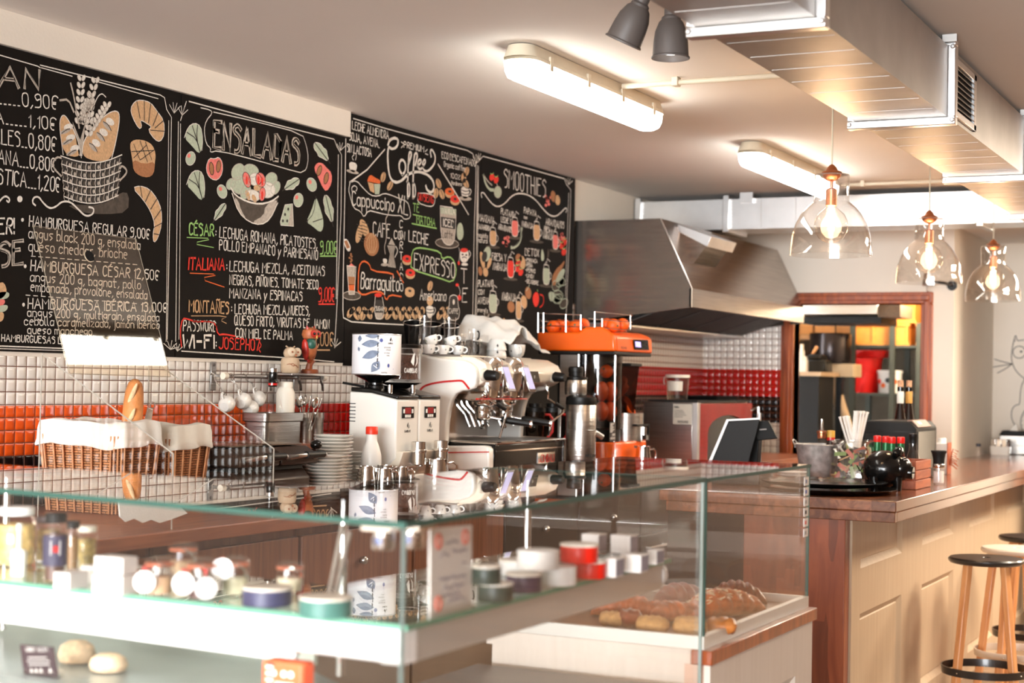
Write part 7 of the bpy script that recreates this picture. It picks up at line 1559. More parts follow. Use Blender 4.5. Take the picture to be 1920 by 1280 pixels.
t = thing('dark_boiler', 'black cylindrical boiler with grey band inside the kitchen doorway', 'boiler', (.3, 12.0, 1.2)); m0 = P(1556, 700, Y=12.0)
zt_, zb_ = P(1556, 625, Y=12.0).z, P(1556, 682, Y=12.0).z
obj('drum', M().lathe([(.15, 0), (.155, .01), (.155, zt_-zb_-.01), (.15, zt_-zb_), (0, zt_-zb_)], (m0.x, 12.0, zb_), 36), mat('dark steel drum', srgb(52, 46, 46), .25, .7, .1, 8), t)
g_ = kb(1560, 1600, 682, 706, 11.9); obj('cream_box', M().box(g_[0], g_[1], 11.9, 12.15, g_[2], g_[3]), mat('cream box', srgb(190, 168, 134), .6), t, bevel=.004); s0, s1, s2 = P(1566, 706, Y=12.0), P(1566, 730, Y=12.0), P(1590, 805, Y=12.0)
obj('pipe', M().tube([s0, s1, s2], .045, 14), mat('beige pipe', srgb(176, 150, 118), .6), t); obj('leg', M().box(m0.x-.12, m0.x-.08, 11.95, 12.05, 0, zb_).box(m0.x+.06, m0.x+.1, 11.95, 12.05, 0, zb_), BLK, t); obj('cable', M().tube([(m0.x+.04, 12.0, zt_), (m0.x+.035, 12.0, zt_+.12), (m0.x+.03, 12.01, zt_+.125)], .006, 6), BLK, t)
zsh = P(1650, 737, Y=12.5).z+.001
t = thing('red_bucket', 'red plastic bucket on the middle rack shelf', 'bucket', (P(1620, 735, Y=12.7).x, 12.72, zsh)); c = (P(1621, 735, Y=12.72).x, 12.72, zsh); hb_ = P(1621, 672, Y=12.72).z-zsh
REDB = mat('red bucket plastic', srgb(214, 26, 20), .4, 0, .05, 9); obj('body', M().lathe([(0, 0), (.098, 0), (.1, .004), (.118, hb_*.62), (.125, hb_*.63), (.138, hb_-.01), (.142, hb_), (.135, hb_), (.098, .01), (0, .008)], c, 36), REDB, t); obj('rim', M().tube([(c[0]+.14*math.cos(a), c[1]+.14*math.sin(a), zsh+hb_) for a in [k*math.pi/16 for k in range(32)]], .006, 6, True), REDB, t)
tag(obj('red_tray', loft(M(), [[(a, b, zsh+hb_+.009+z) for a, b in rrect(c[0]-.13-e, c[0]+.16+e, 12.62-e, 12.84+e, .03)] for z, e in ((0, 0), (.055, .025), (.055, .02), (.008, -.006))]), REDB), 'red plastic tray lying on top of the red bucket', 'tray')
t = thing('white_tub', 'white plastic tub with orange and dark printed fruit on the rack', 'tub', (P(1675, 735, Y=12.6).x, 12.62, zsh)); c = (P(1668, 735, Y=12.62).x, 12.62, zsh); h_ = P(1668, 694, Y=12.62).z-zsh
obj('body', M().lathe([(0, 0), (.085, 0), (.095, h_-.02), (.0, h_-.02)], c, 30), PORC, t); obj('lid', M().lathe([(.1, h_-.022), (.101, h_-.004), (.095, h_), (0, h_)], c, 30), PORC, t)
for a, z, mm in ((-1.9, .06, CHALKL), (-1.5, .1, INKD), (-1.2, .05, CHALKL), (-2.3, .09, CHALKR), (-.9, .09, CHALKL)): obj('fruit_print', M().lathe([(0, .002), (.02, .001)], (c[0]+.0935*math.cos(a), c[1]+.0935*math.sin(a), zsh+z), 12, (math.cos(a), math.sin(a), 0)), mm, t)
t = thing('kitchen_table', 'work table with dark sides at the left in the kitchen', 'table', (.2, 12.2, 0)); a_ = kb(1470, 1562, 698, 706, 11.6)
obj('table_top', M().box(a_[0]-.1, a_[1]-.02, 11.35, 11.85, a_[3]-.03, a_[3]), mat('pale table top', srgb(176, 148, 116), .5), t); obj('side', M().box(a_[0]-.1, a_[1]-.05, 11.40, 11.80, 0, a_[3]-.03), BLKM, t)
tb = a_[3]+.001
t = thing('coffee_appliance', 'small black machine on the kitchen table', 'appliance', (P(1530, 690, Y=11.6).x, 11.6, tb)); ax_ = P(1533, 690, Y=11.6).x
obj('body', M().box(ax_-.085, ax_+.085, 11.5, 11.7, tb, tb+.09), BLKG, t, bevel=.01); obj('head', M().box(ax_-.05, ax_+.05, 11.5, 11.7, tb+.09, tb+.13), BLKG, t, bevel=.01); obj('lever', M().tube([(ax_-.03, 11.55, tb+.12), (ax_+.02, 11.5, tb+.18)], .012, 8), LEGW, t)
for px, h_, lab in ((1503, .2, 'tall pale bottle on the kitchen table by the door jamb'), (1510, .11, 'short pale jar on the kitchen table by the door jamb')):
    x = P(px, 690, Y=11.5).x; tag(obj('pale_bottle', M().lathe([(0, 0), (.022, 0), (.022, h_*.75), (.014, h_*.8), (.014, h_), (0, h_)], (x, 11.5, tb), 18), CREAM, loc=(x, 11.5, tb)), lab, 'bottle', 'pale bottles on the kitchen table')
t = thing('wooden_shelf', 'wooden shelf with boxes high on the kitchen side', 'shelf', (.2, 12.9, 1.9)); a_ = kb(1480, 1602, 628, 640, 13.2); obj('board', M().box(a_[0]-.3, a_[1], 13.0, 13.5, a_[3]-.04, a_[3]), mat('shelf wood', srgb(150, 108, 66), .6, 0, .2, 8), t); obj('bracket', M().box(a_[0]-.2, a_[0]-.17, 13.0, 14.2, a_[3]-.1, a_[3]-.04), RACK, t)
for k, (px0_, px1_, py) in enumerate(((1490, 1530, 612), (1534, 1572, 606), (1574, 1600, 614))):
    q0, q1 = P(px0_, py, Y=13.2), P(px1_, py, Y=13.2); t = thing('storage_box', ('left', 'middle', 'right')[k]+' cardboard box on the wooden kitchen shelf', 'box', ((q0.x+q1.x)/2, 13.2, a_[3]), 'boxes on the kitchen shelf')
    obj('body', M().box(q0.x, q1.x, 13.1, 13.4, a_[3]+.001, q0.z), mat('cardboard', srgb(196, 140, 84), .8, 0, .08, 12), t)
    obj('lid', M().box(q0.x-.008, q1.x+.008, 13.09, 13.41, q0.z, q0.z+.02), mat('cardboard lid', srgb(206, 150, 92), .8, 0, .08, 12), t)
# ---------------------------------------------------------------- refrigerated corner display case
A = Vector((2.575, 2.11, 0)); U = Vector((-.989, .148, 0)); NN = Vector((.148, .989, 0))
GT = 1.334
WHITEM = mat('white coated metal', srgb(242, 241, 238), .35, 0, .01, 6, coat=.2); PALEG = mat('pale green grey panel', srgb(206, 210, 194), .35, .1, .03, 6); DECKM = mat('grey green steel deck', srgb(160, 170, 168), .3, .6, .08, 8)
t = thing('display_case', 'large corner glass display case with white lit shelf in the foreground', 'display case', (2.0, 2.6, 0))
LE = A+U*1.75
def zz(p, z): return (p[0], p[1], z)
plate_ = [A, Vector((2.535, 3.556, 0)), Vector((1.955, 3.556, 0)), Vector((2.03, 2.71, 0)), Vector((.86, 2.85, 0)), LE]
obj('top_glass', M().prism([zz(p, GT-.008) for p in plate_], (0, 0, .008)), GL, t)
eg = M()
for a, b in ((0, 1), (5, 0), (1, 2)):
    p, q = plate_[a], plate_[b]; d = (q-p).normalized(); n_ = Vector((d.y, -d.x, 0))
    eg.prism([zz(p, GT-.009), zz(q, GT-.009), zz(q+n_*.0022, GT-.009), zz(p+n_*.0022, GT-.009)], (0, 0, .0096))
obj('glass_edge', eg, GEDGE, t)
fl_ = [A+NN*.004, LE+NN*.004]
obj('front_pane', M().prism([zz(fl_[0], .845), zz(fl_[1], .845), zz(fl_[1], GT-.010), zz(fl_[0], GT-.010)], NN*.006), GLC, t)
obj('side_pane', M().prism([(2.570, 2.125, .845), (2.532, 3.55, .845), (2.532, 3.55, GT-.010), (2.570, 2.125, GT-.010)], (-.006, 0, 0)), GLC, t)
obj('pane_edge', M().prism([zz(A+U*.004+NN*.004, .845), zz(A+U*.008+NN*.004, .845), zz(A+U*.008+NN*.010, .845), zz(A+U*.004+NN*.010, .845)], (0, 0, GT-.855)).box(2.527, 2.534, 3.547, 3.554, .845, GT-.010), mat('polished glass edge', srgb(150, 168, 162), .3, 0, .05, 9, coat=.4), t)
for p in (A+U*.05+NN*.012, A+Vector((-.02, .06, 0))):
    h = obj('hinge', M().lathe([(.016, 0), (.018, .004), (.018, .026), (.014, .03)], zz(p, GT-.045), 18).cbox((p.x, p.y, GT-.012), (.05, .05, .006)), CHROME, t); obj('bolt', M().lathe([(.007, 0), (.007, .004), (0, .005)], (p.x+.004, p.y-.022, GT-.03), 12, (.1, -1, 0)), mat('blue grey bolt', srgb(70, 74, 96), .3, .6), h)
SH = 1.166
shp = [(2.53, 2.200), (2.525, 3.36), (2.18, 3.36), (2.18, 2.54), (.9, 2.66), (.9, 2.312)]
obj('shelf_glass', M().prism([(x, y, SH-.008) for x, y in shp], (0, 0, .0075)), GLG, t)
eg = M(); eg.prism([(2.531, 2.199, SH-.009), (2.526, 3.36, SH-.009), (2.529, 3.36, SH-.009), (2.534, 2.197, SH-.009)], (0, 0, .0088)); eg.prism([(2.531, 2.199, SH-.009), (.9, 2.311, SH-.009), (.9, 2.309, SH-.009), (2.534, 2.196, SH-.009)], (0, 0, .0088)); obj('shelf_edge', eg, GEDGE2, t)
val = M()
def rib(p, q, n_, z0, z1, th, r=.012): 
    a, b = Vector((p[0], p[1], 0)), Vector((q[0], q[1], 0)); n_ = Vector(n_)
    pr = [(0, z1), (th, z1), (th, z0), (r, z0), (r*.3, z0+r*.3), (0, z0+r)]
    return M().prism([a+n_*k+Vector((0, 0, z)) for k, z in pr], b-a)
obj('light_rail', rib((2.515, 2.205), (.9, 2.322), (.07, .997, 0), 1.100, 1.1575, .05), WHITEM, t, fix=True); obj('light_rail', rib((2.517, 2.23), (2.514, 3.345), (-1, 0, 0), 1.096, 1.1575, .05), mat('silver grey light rail', srgb(206, 204, 198), .35, .2, .02, 6), t, fix=True)
obj('rail_end', M().lathe([(.0, 0), (.028, 0), (.03, .003), (.03, .02), (0, .02)], (2.49, 3.345, 1.128), 24, (0, 1, 0)), WHITEM, t)
LEDM = mat('led strip', (1, 1, 1), .4, 0, .01, 5, emit=(1, .98, .94), es=9)
led = M(); led.prism([(2.46, 2.248, 1.098), (.95, 2.357, 1.098), (.95, 2.375, 1.098), (2.46, 2.266, 1.098)], (0, 0, .0018)); led.box(2.472, 2.488, 2.3, 3.3, 1.0935, 1.0955); obj('led_strip', led, LEDM, t)
obj('support_rod', M().cyl((2.19, 2.55, 1.0), (2.19, 2.55, GT-.01), .008, seg=12), CHROME, t); obj('support_rod', M().cyl((2.19, 3.33, 1.0), (2.19, 3.33, GT-.01), .008, seg=12), CHROME, t); obj('support_rod', M().cyl((1.3, 2.62, 1.0), (1.3, 2.62, GT-.01), .008, seg=12), CHROME, t)
DK = .99
dk = [A+NN*.02+U*.03, Vector((2.50, 2.30, 0)), Vector((2.08, 2.62, 0)), Vector((2.03, 2.70, 0)), Vector((.86, 2.84, 0)), LE+NN*.02]
obj('deck', M().prism([zz(p, DK-.02) for p in dk], (0, 0, .02)), DECKM, t)
obj('lower_deck', M().box(1.96, 2.525, 2.66, 3.54, .842, .855), mat('dark lower deck', srgb(104, 94, 84), .35, .5, .08, 8), t)
bs = [A+U*.005, Vector((2.545, 3.556, 0)), Vector((1.955, 3.556, 0)), Vector((2.03, 2.72, 0)), Vector((.86, 2.86, 0)), LE]
obj('base', M().prism([zz(p, .0) for p in bs], (0, 0, .84)), WHITEM, t)
bp_ = obj('back_panel', M().prism([(.86, 2.80, DK), (1.53, 2.725, DK), (1.53, 2.725, 1.105), (.86, 2.80, 1.105)], (0, .012, 0)).prism([(1.532, 2.722, DK), (2.06, 2.66, DK), (2.06, 2.66, 1.105), (1.532, 2.722, 1.105)], (0, .012, 0)), PALEG, t)
vt = M()
for k in range(40): x = 1.56+k*.0112; y = 2.722-(x-1.532)*.1174-.001; vt.box(x, x+.006, y-.001, y+.002, DK+.02, DK+.034)
obj('vent_slot', vt, BLKM, bp_)
for x in (1.515, 1.548): obj('screw', M().ball((x, 2.72-.001, 1.05), .005, 10), CHROME, bp_)
obj('front_bar', M().prism([(.9, 2.56, 1.035), (2.15, 2.455, 1.035), (2.15, 2.465, 1.050), (.9, 2.57, 1.050)], (0, .012, 0)), WHITEM, t)
# acrylic guard round the baskets
t = thing('acrylic_guard', 'clear acrylic guard with slanted holed sheet in front of the bread baskets', 'sneeze guard', (.6, 3.97, WZ))
for y_ in (3.72, 4.2185):
    q_ = [Vector((.372, y_, WZ+.001)), Vector((.372, y_, 1.602)), Vector((.872, y_, 1.322)), Vector((.872, y_, WZ+.001))]
    pn_ = obj('side_panel', M().prism(q_, (0, .004, 0)), ACR, t)
    e_ = M()
    for a, b in ((0, 1), (1, 2), (2, 3)): e_.tube([q_[a]+Vector((0, .002, 0)), q_[b]+Vector((0, .002, 0))], .0021, 6)
    obj('panel_edge', e_, mat('acrylic edge', srgb(176, 168, 156), .3, 0, .05, 20), pn_)
p0_ = P(225, 676, Y=3.965); pn0 = Vector((.914, -.011, .405))
def onp(px, py): d = ray(px, py); return CAM+d*((p0_-CAM).dot(pn0)/d.dot(pn0))
shq = [onp(62, 423), onp(255, 448), onp(320, 706), onp(131, 700)]
nrm = (shq[1]-shq[0]).cross(shq[3]-shq[0]).normalized()
TINT = glass('tinted acrylic', (.96, .91, .83), .02, 1, 1.62)
ps_ = obj('slanted_sheet', M().prism(shq, nrm*.005), TINT, t)
e_ = M().tube(shq, .0012, 6, True); obj('panel_edge', e_, mat('sheet edge', srgb(150, 138, 120), .5, 0, .05, 20), ps_)
hc = shq[0]*.32+shq[1]*.40+shq[2]*.16+shq[3]*.12; hc = shq[0]+(shq[1]-shq[0])*.47+(shq[3]-shq[0])*.17
obj('hole', M().lathe([(.0, .0), (.019, .0)], hc-nrm*.001, 24, nrm).lathe([(.0, .0), (.019, .0)], hc+nrm*.006, 24, nrm), BLKM, ps_); obj('hole_rim', M().tube([hc+(shq[1]-shq[0]).normalized()*.0195*math.cos(a)+(shq[3]-shq[0]).normalized()*.0195*math.sin(a)+nrm*.003 for a in [k*math.pi/10 for k in range(20)]], .0016, 6, True), CREAM, ps_)
# ---------------------------------------------------------------- goods on the glass shelf
def sp(px, py, z=SH): q = P(px, py, Z=z); return q.x, q.y
KRAFT = mat('pale card', srgb(238, 232, 226), .7, 0, .03, 30)
OLIVE = mat('pickled olives', srgb(190, 160, 92), .4, 0, .5, 70, .5, 60); PALEO = mat('pale pickled garlic', srgb(212, 178, 112), .4, 0, .35, 60, .5, 60)
def jar(px, py, r, h, fill, lidm, label, dy=0):
    x, y = sp(px, py); y += r+dy; t = thing('preserve_jar', label, 'jar', (x, y, SH), 'jars of preserves on the glass shelf'); c = (x, y, SH)
    obj('glass', M().lathe([(0, 0), (r-.003, 0), (r, .004), (r, h*.74), (r*.8, h*.85), (r*.8, h*.9)], c, 28), GL, t); obj('contents', M().lathe([(0, .003), (r-.005, .003), (r-.004, h*.70), (0, h*.74)], c, 24), fill, t)
    obj('lid', M().lathe([(r*.86, h*.86), (r*.88, h*.87), (r*.88, h-.003), (r*.84, h), (0, h)], c, 28), lidm, t); return t, c
jar(2, 1062, .04, .115, PALEO, WHITEM, 'wide jar of pale olives with white lid cut by the left picture edge')
jar(52, 1056, .026, .09, PALEO, mat('dark lid', srgb(80, 66, 66), .4, .3), 'jar of pale olives with dark lid behind the white oil flask', .03)
t_, c = jar(86, 1092, .022, .125, mat('dark pickles', srgb(96, 66, 54), .4, 0, .4, 60), BLKM, 'tall dark jar with navy label and red emblem on the shelf'); l = obj('label', M().lathe([(.0224, .03), (.0224, .085)], c, 24, caps=False), mat('navy label', srgb(58, 54, 80), .6), t_)
def facing(t, c, r, pts, mt, nm, a0): o = M(); o.flat([(c[0]+r*math.cos(a0+a/r), c[1]+r*math.sin(a0+a/r), c[2]+z) for a, z in pts]); return obj(nm, o, mt, t, smooth=0)
AF = math.atan2(-c[1], CAM.x-c[0]); facing(t_, c, .0228, [(-.009, .05), (.009, .05), (.009, .076), (-.009, .076)], PORC, 'white_emblem', AF); facing(t_, c, .0231, [(-.004, .055), (.005, .055), (.005, .067), (-.004, .067)], REDP, 'red_emblem', AF)
jar(128, 1072, .021, .085, OLIVE, CREAM, 'small jar of yellow olives with pale lid behind the navy label jar', .03)
jar(112, 1078, .014, .10, mat('amber oil', srgb(150, 110, 70), .2), BLKM, 'slim dark jar between the navy label jar and the yellow olives', .02)
x, y = sp(30, 1083); t = thing('oil_flask', 'flat white flask with slim neck at the left end of the shelf', 'bottle', (x, y, SH))
CW = mat('milky flask', srgb(236, 236, 220), .25, 0, .02, 9); obj('body', M().prism([(x-.016, y, SH), (x+.016, y, SH), (x+.0165, y, SH+.048), (x+.012, y, SH+.053), (x-.012, y, SH+.053), (x-.0165, y, SH+.048)], (0, .012, 0)), CW, t, bevel=.003); obj('neck', M().lathe([(.005, .05), (.0045, .085), (.006, .086), (.006, .1), (0, .1)], (x, y+.006, SH), 14), CW, t); obj('label', M().cbox((x, y-.0006, SH+.028), (.010, .001, .012)), mat('pale blue print', srgb(200, 216, 222), .6), t)
def box_(x0, x1, yb, yt, d, label, z=SH, py=None):
    q0, q1 = sp(x0, yb, z), sp(x1, yb, z); h = (yb-yt)*(Vector((q0[0], q0[1], z))-CAM).dot(FW)/FPX
    w = q1[0]-q0[0]; t = thing('card_box', label, 'box', (q0[0], q0[1], z), 'white card boxes on the shelf')
    b_ = obj('carton', M().box(q0[0], q1[0], q0[1], q0[1]+d, z+.0006, z+h), KRAFT, t, bevel=.001); return t, q0, q1, h
box_(100, 148, 1104, 1072, .05, 'low white box nearest the navy label jar'); box_(150, 200, 1092, 1060, .04, 'white box behind the low white boxes, left of the stack')
b1 = box_(172, 262, 1112, 1076, .045, 'lower box of the white stack beside the clip jars'); b2 = box_(176, 262, 1074, 1042, .04, 'upper box of the white stack beside the clip jars', SH+b1[3]+.0008)
obj('print', M().box(b2[1][0]+.012, b2[1][0]+.022, b2[1][1]-.0006, b2[1][1], SH+b1[3]+.012, SH+b1[3]+.016), INKG, b2[0])
def clipjar(px, py, r, h, fill, tags, label, dy=0):
    x, y = sp(px, py); y += dy+r*.5; c = (x, y, SH); t = thing('clip_jar', label, 'jar', (x, y, SH), 'clip top jars on the glass shelf')
    obj('glass', M().lathe([(0, 0), (r*.8, 0), (r*.88, .004), (r, h*.6), (r*.95, h*.72), (r*.95, h*.8)], c, 28), GL, t); obj('contents', M().lathe([(0, .003), (r*.82, .004), (r*.92, h*.5), (0, h*.53)], c, 24), fill, t)
    obj('lid', M().lathe([(r*.97, h*.82), (r, h*.85), (r*.9, h*.95), (r*.5, h), (0, h)], c, 28), GL, t); obj('seal', M().lathe([(r*.97, h*.78), (r*1.0, h*.79), (r*1.0, h*.82), (r*.97, h*.83)], c, 28), mat('orange seal', srgb(214, 120, 86), .5), t)
    obj('wire_clip', M().tube([(x+r*.6, y-r, SH+h*.9), (x+r*1.15, y-r*.6, SH+h*.75), (x+r*1.2, y-r*.3, SH+h*.5), (x+r, y, SH+h*.62)], .0014, 6), CHROME, t)
    f_ = Vector((CAM.x-x, -y, 0)).normalized(); s_ = Vector((-f_.y, f_.x, 0))
    for a, zz_ in tags:
        p = Vector(c)+f_*(r+.004)+s_*a+Vector((0, 0, zz_)); tg = obj('tag', M().lathe([(0, 0), (r*.72, 0), (r*.72, .0012), (0, .0012)], p, 28, f_+s_*a*6), PORC, t); obj('cord', M().tube([p+Vector((0, 0, r*.8)), Vector(c)+f_*r*.98+s_*a*.6+Vector((0, 0, h*.76))], .0018, 6).ball(Vector(c)+f_*(r)+s_*a+Vector((0, 0, h*.74)), .004, 8), REDP, t)
PATE = mat('brown pate', srgb(196, 158, 122), .5, 0, .3, 40)
clipjar(290, 1116, .026, .066, PATE, ((-.026, .026),), 'clip top jar of brown pate with white tag, left one')
clipjar(322, 1086, .027, .066, PATE, (), 'clip top jar standing behind between the two tagged jars', .02)
clipjar(368, 1124, .026, .070, mat('dark preserve', srgb(92, 62, 60), .4, 0, .3, 40), ((-.03, .03), (.008, .022)), 'clip top jar with two round white tags in front')
clipjar(432, 1118, .025, .068, mat('greenish preserve', srgb(186, 178, 146), .4, 0, .3, 40), ((-.022, .05),), 'clip top jar of pale green preserve beside the navy tin')
clipjar(505, 1118, .025, .055, mat('cream preserve', srgb(220, 206, 176), .4, 0, .2, 40), (), 'low clip top jar behind the navy tin', .05)
def tin(px, py, rpx, hpx, col, lid, label, z=SH, oval=1.0, dy=0):
    q = sp(px, py, z); D = (Vector((q[0], q[1], z))-CAM).dot(FW)/FPX; r = rpx*D; h = hpx*D; y = q[1]+r*.75*oval+dy; x = q[0]-.25*r
    t = thing('round_tin', label, 'tin', (x, y, z), 'round tins on the glass shelf')
    sc_ = lambda m: m
    obj('body', M().lathe([(0, .0006), (r*.97, .0006), (r, .002), (r, h*.9), (r*.98, h*.93), (0, h*.93)], (x, y, z), 36), col, t); obj('lid', M().lathe([(r*1.01, h*.86), (r*1.01, h*.985), (r*.95, h), (0, h)], (x, y, z), 36), lid, t); return z+h
NAVY = mat('navy tin print', srgb(50, 52, 88), .45, 0, .2, 60); TEAL = mat('teal tin print', srgb(66, 122, 112), .45, 0, .1, 60); DGRN = mat('dark green tin', srgb(52, 66, 58), .45, 0, .15, 60); CRML = mat('cream tin lid', srgb(238, 228, 212), .4, 0, .03, 20); WTIN = mat('white tin', srgb(240, 236, 230), .4, 0, .02, 20); RTIN = mat('bright red tin', srgb(228, 38, 20), .4, 0, .05, 20); OTIN = mat('orange tin', srgb(224, 130, 76), .45, 0, .05, 20); PURP = mat('plum tin print', srgb(74, 58, 78), .45, 0, .3, 60)
tin(490, 1139, 47, 36, NAVY, CRML, 'navy round tin with pale lid left of the teal tin'); tin(600, 1160, 50, 38, TEAL, CRML, 'teal round tin with white lid near the corner of the case')
z1 = tin(924, 1130, 34, 36, DGRN, CRML, 'lower dark green tin nearest the white card'); tin(908, 1097, 28, 36, DGRN, CRML, 'upper dark green tin stacked nearest the white card', z1+.0006)
tin(978, 1112, 34, 36, PURP, CRML, 'plum coloured tin between the green and the white tins')
z1 = tin(1044, 1099, 34, 36, WTIN, WTIN, 'lower white tin in the middle of the shelf row'); tin(1010, 1068, 40, 36, WTIN, WTIN, 'upper white tin stacked left of the red tins', z1+.0006, .6)
tin(942, 1086, 38, 30, WTIN, CRML, 'white tin with cream lid behind the plum tin', SH, 1, .06)
z1 = tin(1104, 1086, 30, 34, RTIN, CRML, 'lower bright red round tin'); tin(1086, 1056, 36, 36, RTIN, CRML, 'upper bright red round tin with pale lid', z1+.0006, .7)
tin(1052, 1060, 22, 30, OTIN, CRML, 'small orange round tin behind the upper white tin', SH, 1, .12)
LILAC = mat('grey lilac print', srgb(150, 142, 150), .6, 0, .1, 60)
zb = {}
for i, (x0, x1, yb, yt, lev, lab) in enumerate(((1132, 1160, 1082, 1046, 0, 'lower small white box beside the red tins'), (1162, 1212, 1072, 1038, 0, 'lower white box at the right end of the shelf'), (1212, 1236, 1058, 1030, 0, 'white box at the far right end of the shelf'), (1090, 1132, 1036, 1000, 1, 'upper left white box above the red tins'), (1144, 1192, 1036, 1002, 1, 'upper right white box with lilac end at the shelf end'))):
    z = SH+(.0335 if lev else 0); t_, q0, q1, h = box_(x0, x1, yb+(0 if not lev else 0), yt, .045, lab, z)
    obj('end_print', M().box(q1[0]-.0001, q1[0]+.0009, q0[1]+.003, q0[1]+.042, z+.003, z+h-.003), LILAC, t_)
# white card with red stamps in a clear stand
t = thing('menu_card', 'white notice card with red round stamps standing inside the case by the corner', 'sign', (2.52, 2.36, SH))
cq = [P(806, 1163, X=2.515), P(884, 1150, X=2.515), P(885, 984, X=2.515), P(807, 990, X=2.515)]; obj('card', M().prism(cq, (-.003, 0, 0)), PORC, t); o_, ux, uz = cq[0], (cq[1]-cq[0]), (cq[3]-cq[0]); Wd, Hd = ux.length, uz.length; st = M()
for a, b in ((.18, .85), (.82, .88), (.18, .17)): ctr = o_+ux*a+uz*b+Vector((.0012, 0, 0)); st.tube([ctr+ux.normalized()*.009*math.cos(k)+uz.normalized()*.012*math.sin(k) for k in [i*.45 for i in range(14)]], .0018, 5, True)
obj('stamp', st, mat('red stamp', srgb(232, 120, 100), .6), t); sc_ = M(); rnd = random.Random(4)
for row_, (a0, a1) in ((.84, (.36, .66)), (.70, (.22, .44)), (.73, (.5, .86)), (.58, (.76, .84)), (.44, (.2, .82)), (.34, (.3, .8)), (.26, (.26, .7)), (.2, (.4, .84))):
    k = int((a1-a0)*40); sc_.tube([o_+ux*(a0+(a1-a0)*i/k)+uz*(row_+rnd.uniform(-.025, .025))+Vector((.001, 0, 0)) for i in range(k+1)], .0011, 4)
obj('scribble', sc_, mat('soft grey writing', srgb(150, 144, 152), .7), t); obj('stand', M().box(2.497, 2.525, cq[0].y+.01, cq[1].y-.01, SH+.0006, SH+.008), ACR, t)
# ---------------------------------------------------------------- lower deck
t = thing('price_card', 'dark plum price card with white lettering on the lower deck at the left', 'sign', (1.8, 2.3, DK)); yy = 2.30
pq = [P(37, 1208, Y=yy), P(99, 1213, Y=yy), P(112, 1290, Y=yy), P(48, 1290, Y=yy)]; obj('card', M().prism(pq, (0, .003, 0)), mat('plum card', srgb(56, 36, 44), .5), t)
bq = [pq[3]+(pq[2]-pq[3])*.0, (pq[2]-pq[3]), (pq[0]-pq[3])]; tl = M(); ux = bq[1].normalized(); uz = bq[2].normalized(); LL = bq[1].length; HH = bq[2].length
letters(tl, 'WOODY ALLEN.', bq[0]+ux*LL*.17+uz*HH*.84, ux, uz, HH*.09, .0011, .001, total=LL*.66)
for k, (a0, a1) in enumerate(((.2, .74), (.16, .82), (.2, .8))): tl.tube([bq[0]+ux*LL*(a0+(a1-a0)*i/26)+uz*(HH*(.70-.08*k)+.0008*math.sin(i*2.3+k))+Vector((0, -.0008, 0)) for i in range(27)], .0009, 4)
for a in (.25, .39, .53, .80): tl.flat([bq[0]+ux*LL*(a+d)+uz*HH*(.36+e)+Vector((0, -.0008, 0)) for d, e in ((-.05, 0), (.05, 0), (.03, .06), (0, .12), (-.02, .06))])
obj('lettering', tl, INKW, t, smooth=0); obj('holder', M().box(pq[3].x, pq[2].x, yy-.006, yy+.012, DK, min(pq[3].z, pq[2].z)+.004 if min(pq[3].z, pq[2].z) > DK else DK+.012), ACR, t)
ROLL = mat('seeded roll crust', srgb(222, 194, 158), .7, 0, .25, 80, .4, 120)
def roll(px, y, rx, rz_, label): x = P(px, 1270, Y=y).x; o = M().lathe([(0, 0), (rx*.9, .002), (rx, rz_*.35), (rx*.86, rz_*.75), (rx*.5, rz_*.97), (0, rz_)], (x, y, DK+.001), 28); return tag(obj('bread_roll', o, ROLL, loc=(x, y, DK)), label, 'bread roll', 'seeded rolls on the deck')
roll(143, 2.44, .036, .042, 'seeded bread roll right beside the dark price card'); roll(203, 2.40, .036, .033, 'second seeded bread roll from the price card')
ORPK = mat('orange packet print', srgb(240, 92, 46), .45, 0, .12, 20)
for px, py_, y, w, h, lab in ((528, 1280, 2.33, .085, .07, 'orange printed packet with black and white labels on the deck, taller one behind'), (556, 1290, 2.24, .11, .032, 'orange printed packet lying in front of the taller one')):
    x = P(px, py_, Y=y).x; t = thing('orange_packet', lab, 'packet', (x, y, DK), 'orange packets on the deck')
    obj('wrap', M().box(x-w/2, x+w/2, y, y+.04, DK+.001, DK+h), ORPK, t, bevel=.006); pr = M(); pk_ = M()
    for k in range(5):
        if h > .05: pr.box(x-w/2+.010, x-w/2+.024, y-.001, y, DK+.012+k*.011, DK+.017+k*.011); pk_.box(x-w/2+.012, x-w/2+.026, y-.0008, y, DK+.0175+k*.011, DK+.0225+k*.011)
        pr.box(x-w*.15+k*.008, x-w*.15+.005+k*.008, y-.001, y, DK+h*.35, DK+h*.5)
    for a in (-.2, .05, .22): pr.lathe([(0, .001), (.006, .0006)], (x+w*a, y, DK+h*.7), 12, (0, -1, 0))
    obj('white_print', pr, INKW, t, smooth=0)
    if h > .05: obj('black_print', pk_, INKD, t, smooth=0)
t = thing('cake_tongs', 'steel tongs leaning inside the glass case above the teal tin', 'tongs', (2.3, 2.4, SH))
for k, (a, b) in enumerate((((616, 1116), (642, 985)), ((628, 1116), (656, 998)))): obj('arm', M().tube([P(a[0], a[1], Y=2.44), P(b[0], b[1], Y=2.50)], .0045, 8), STEEL, t)
# lace cloth on the worktop edge below the baskets
lc = [P(x_, y_, X=.905) for x_, y_ in ((222, 936), (338, 950), (352, 962), (320, 974), (300, 980), (284, 974), (268, 980), (252, 972), (236, 978), (225, 968))]; lo = tag(obj('lace_cloth', M().prism(lc, (-.003, 0, 0)), LINEN), 'white lace cloth hanging over the worktop edge below the baskets', 'cloth')
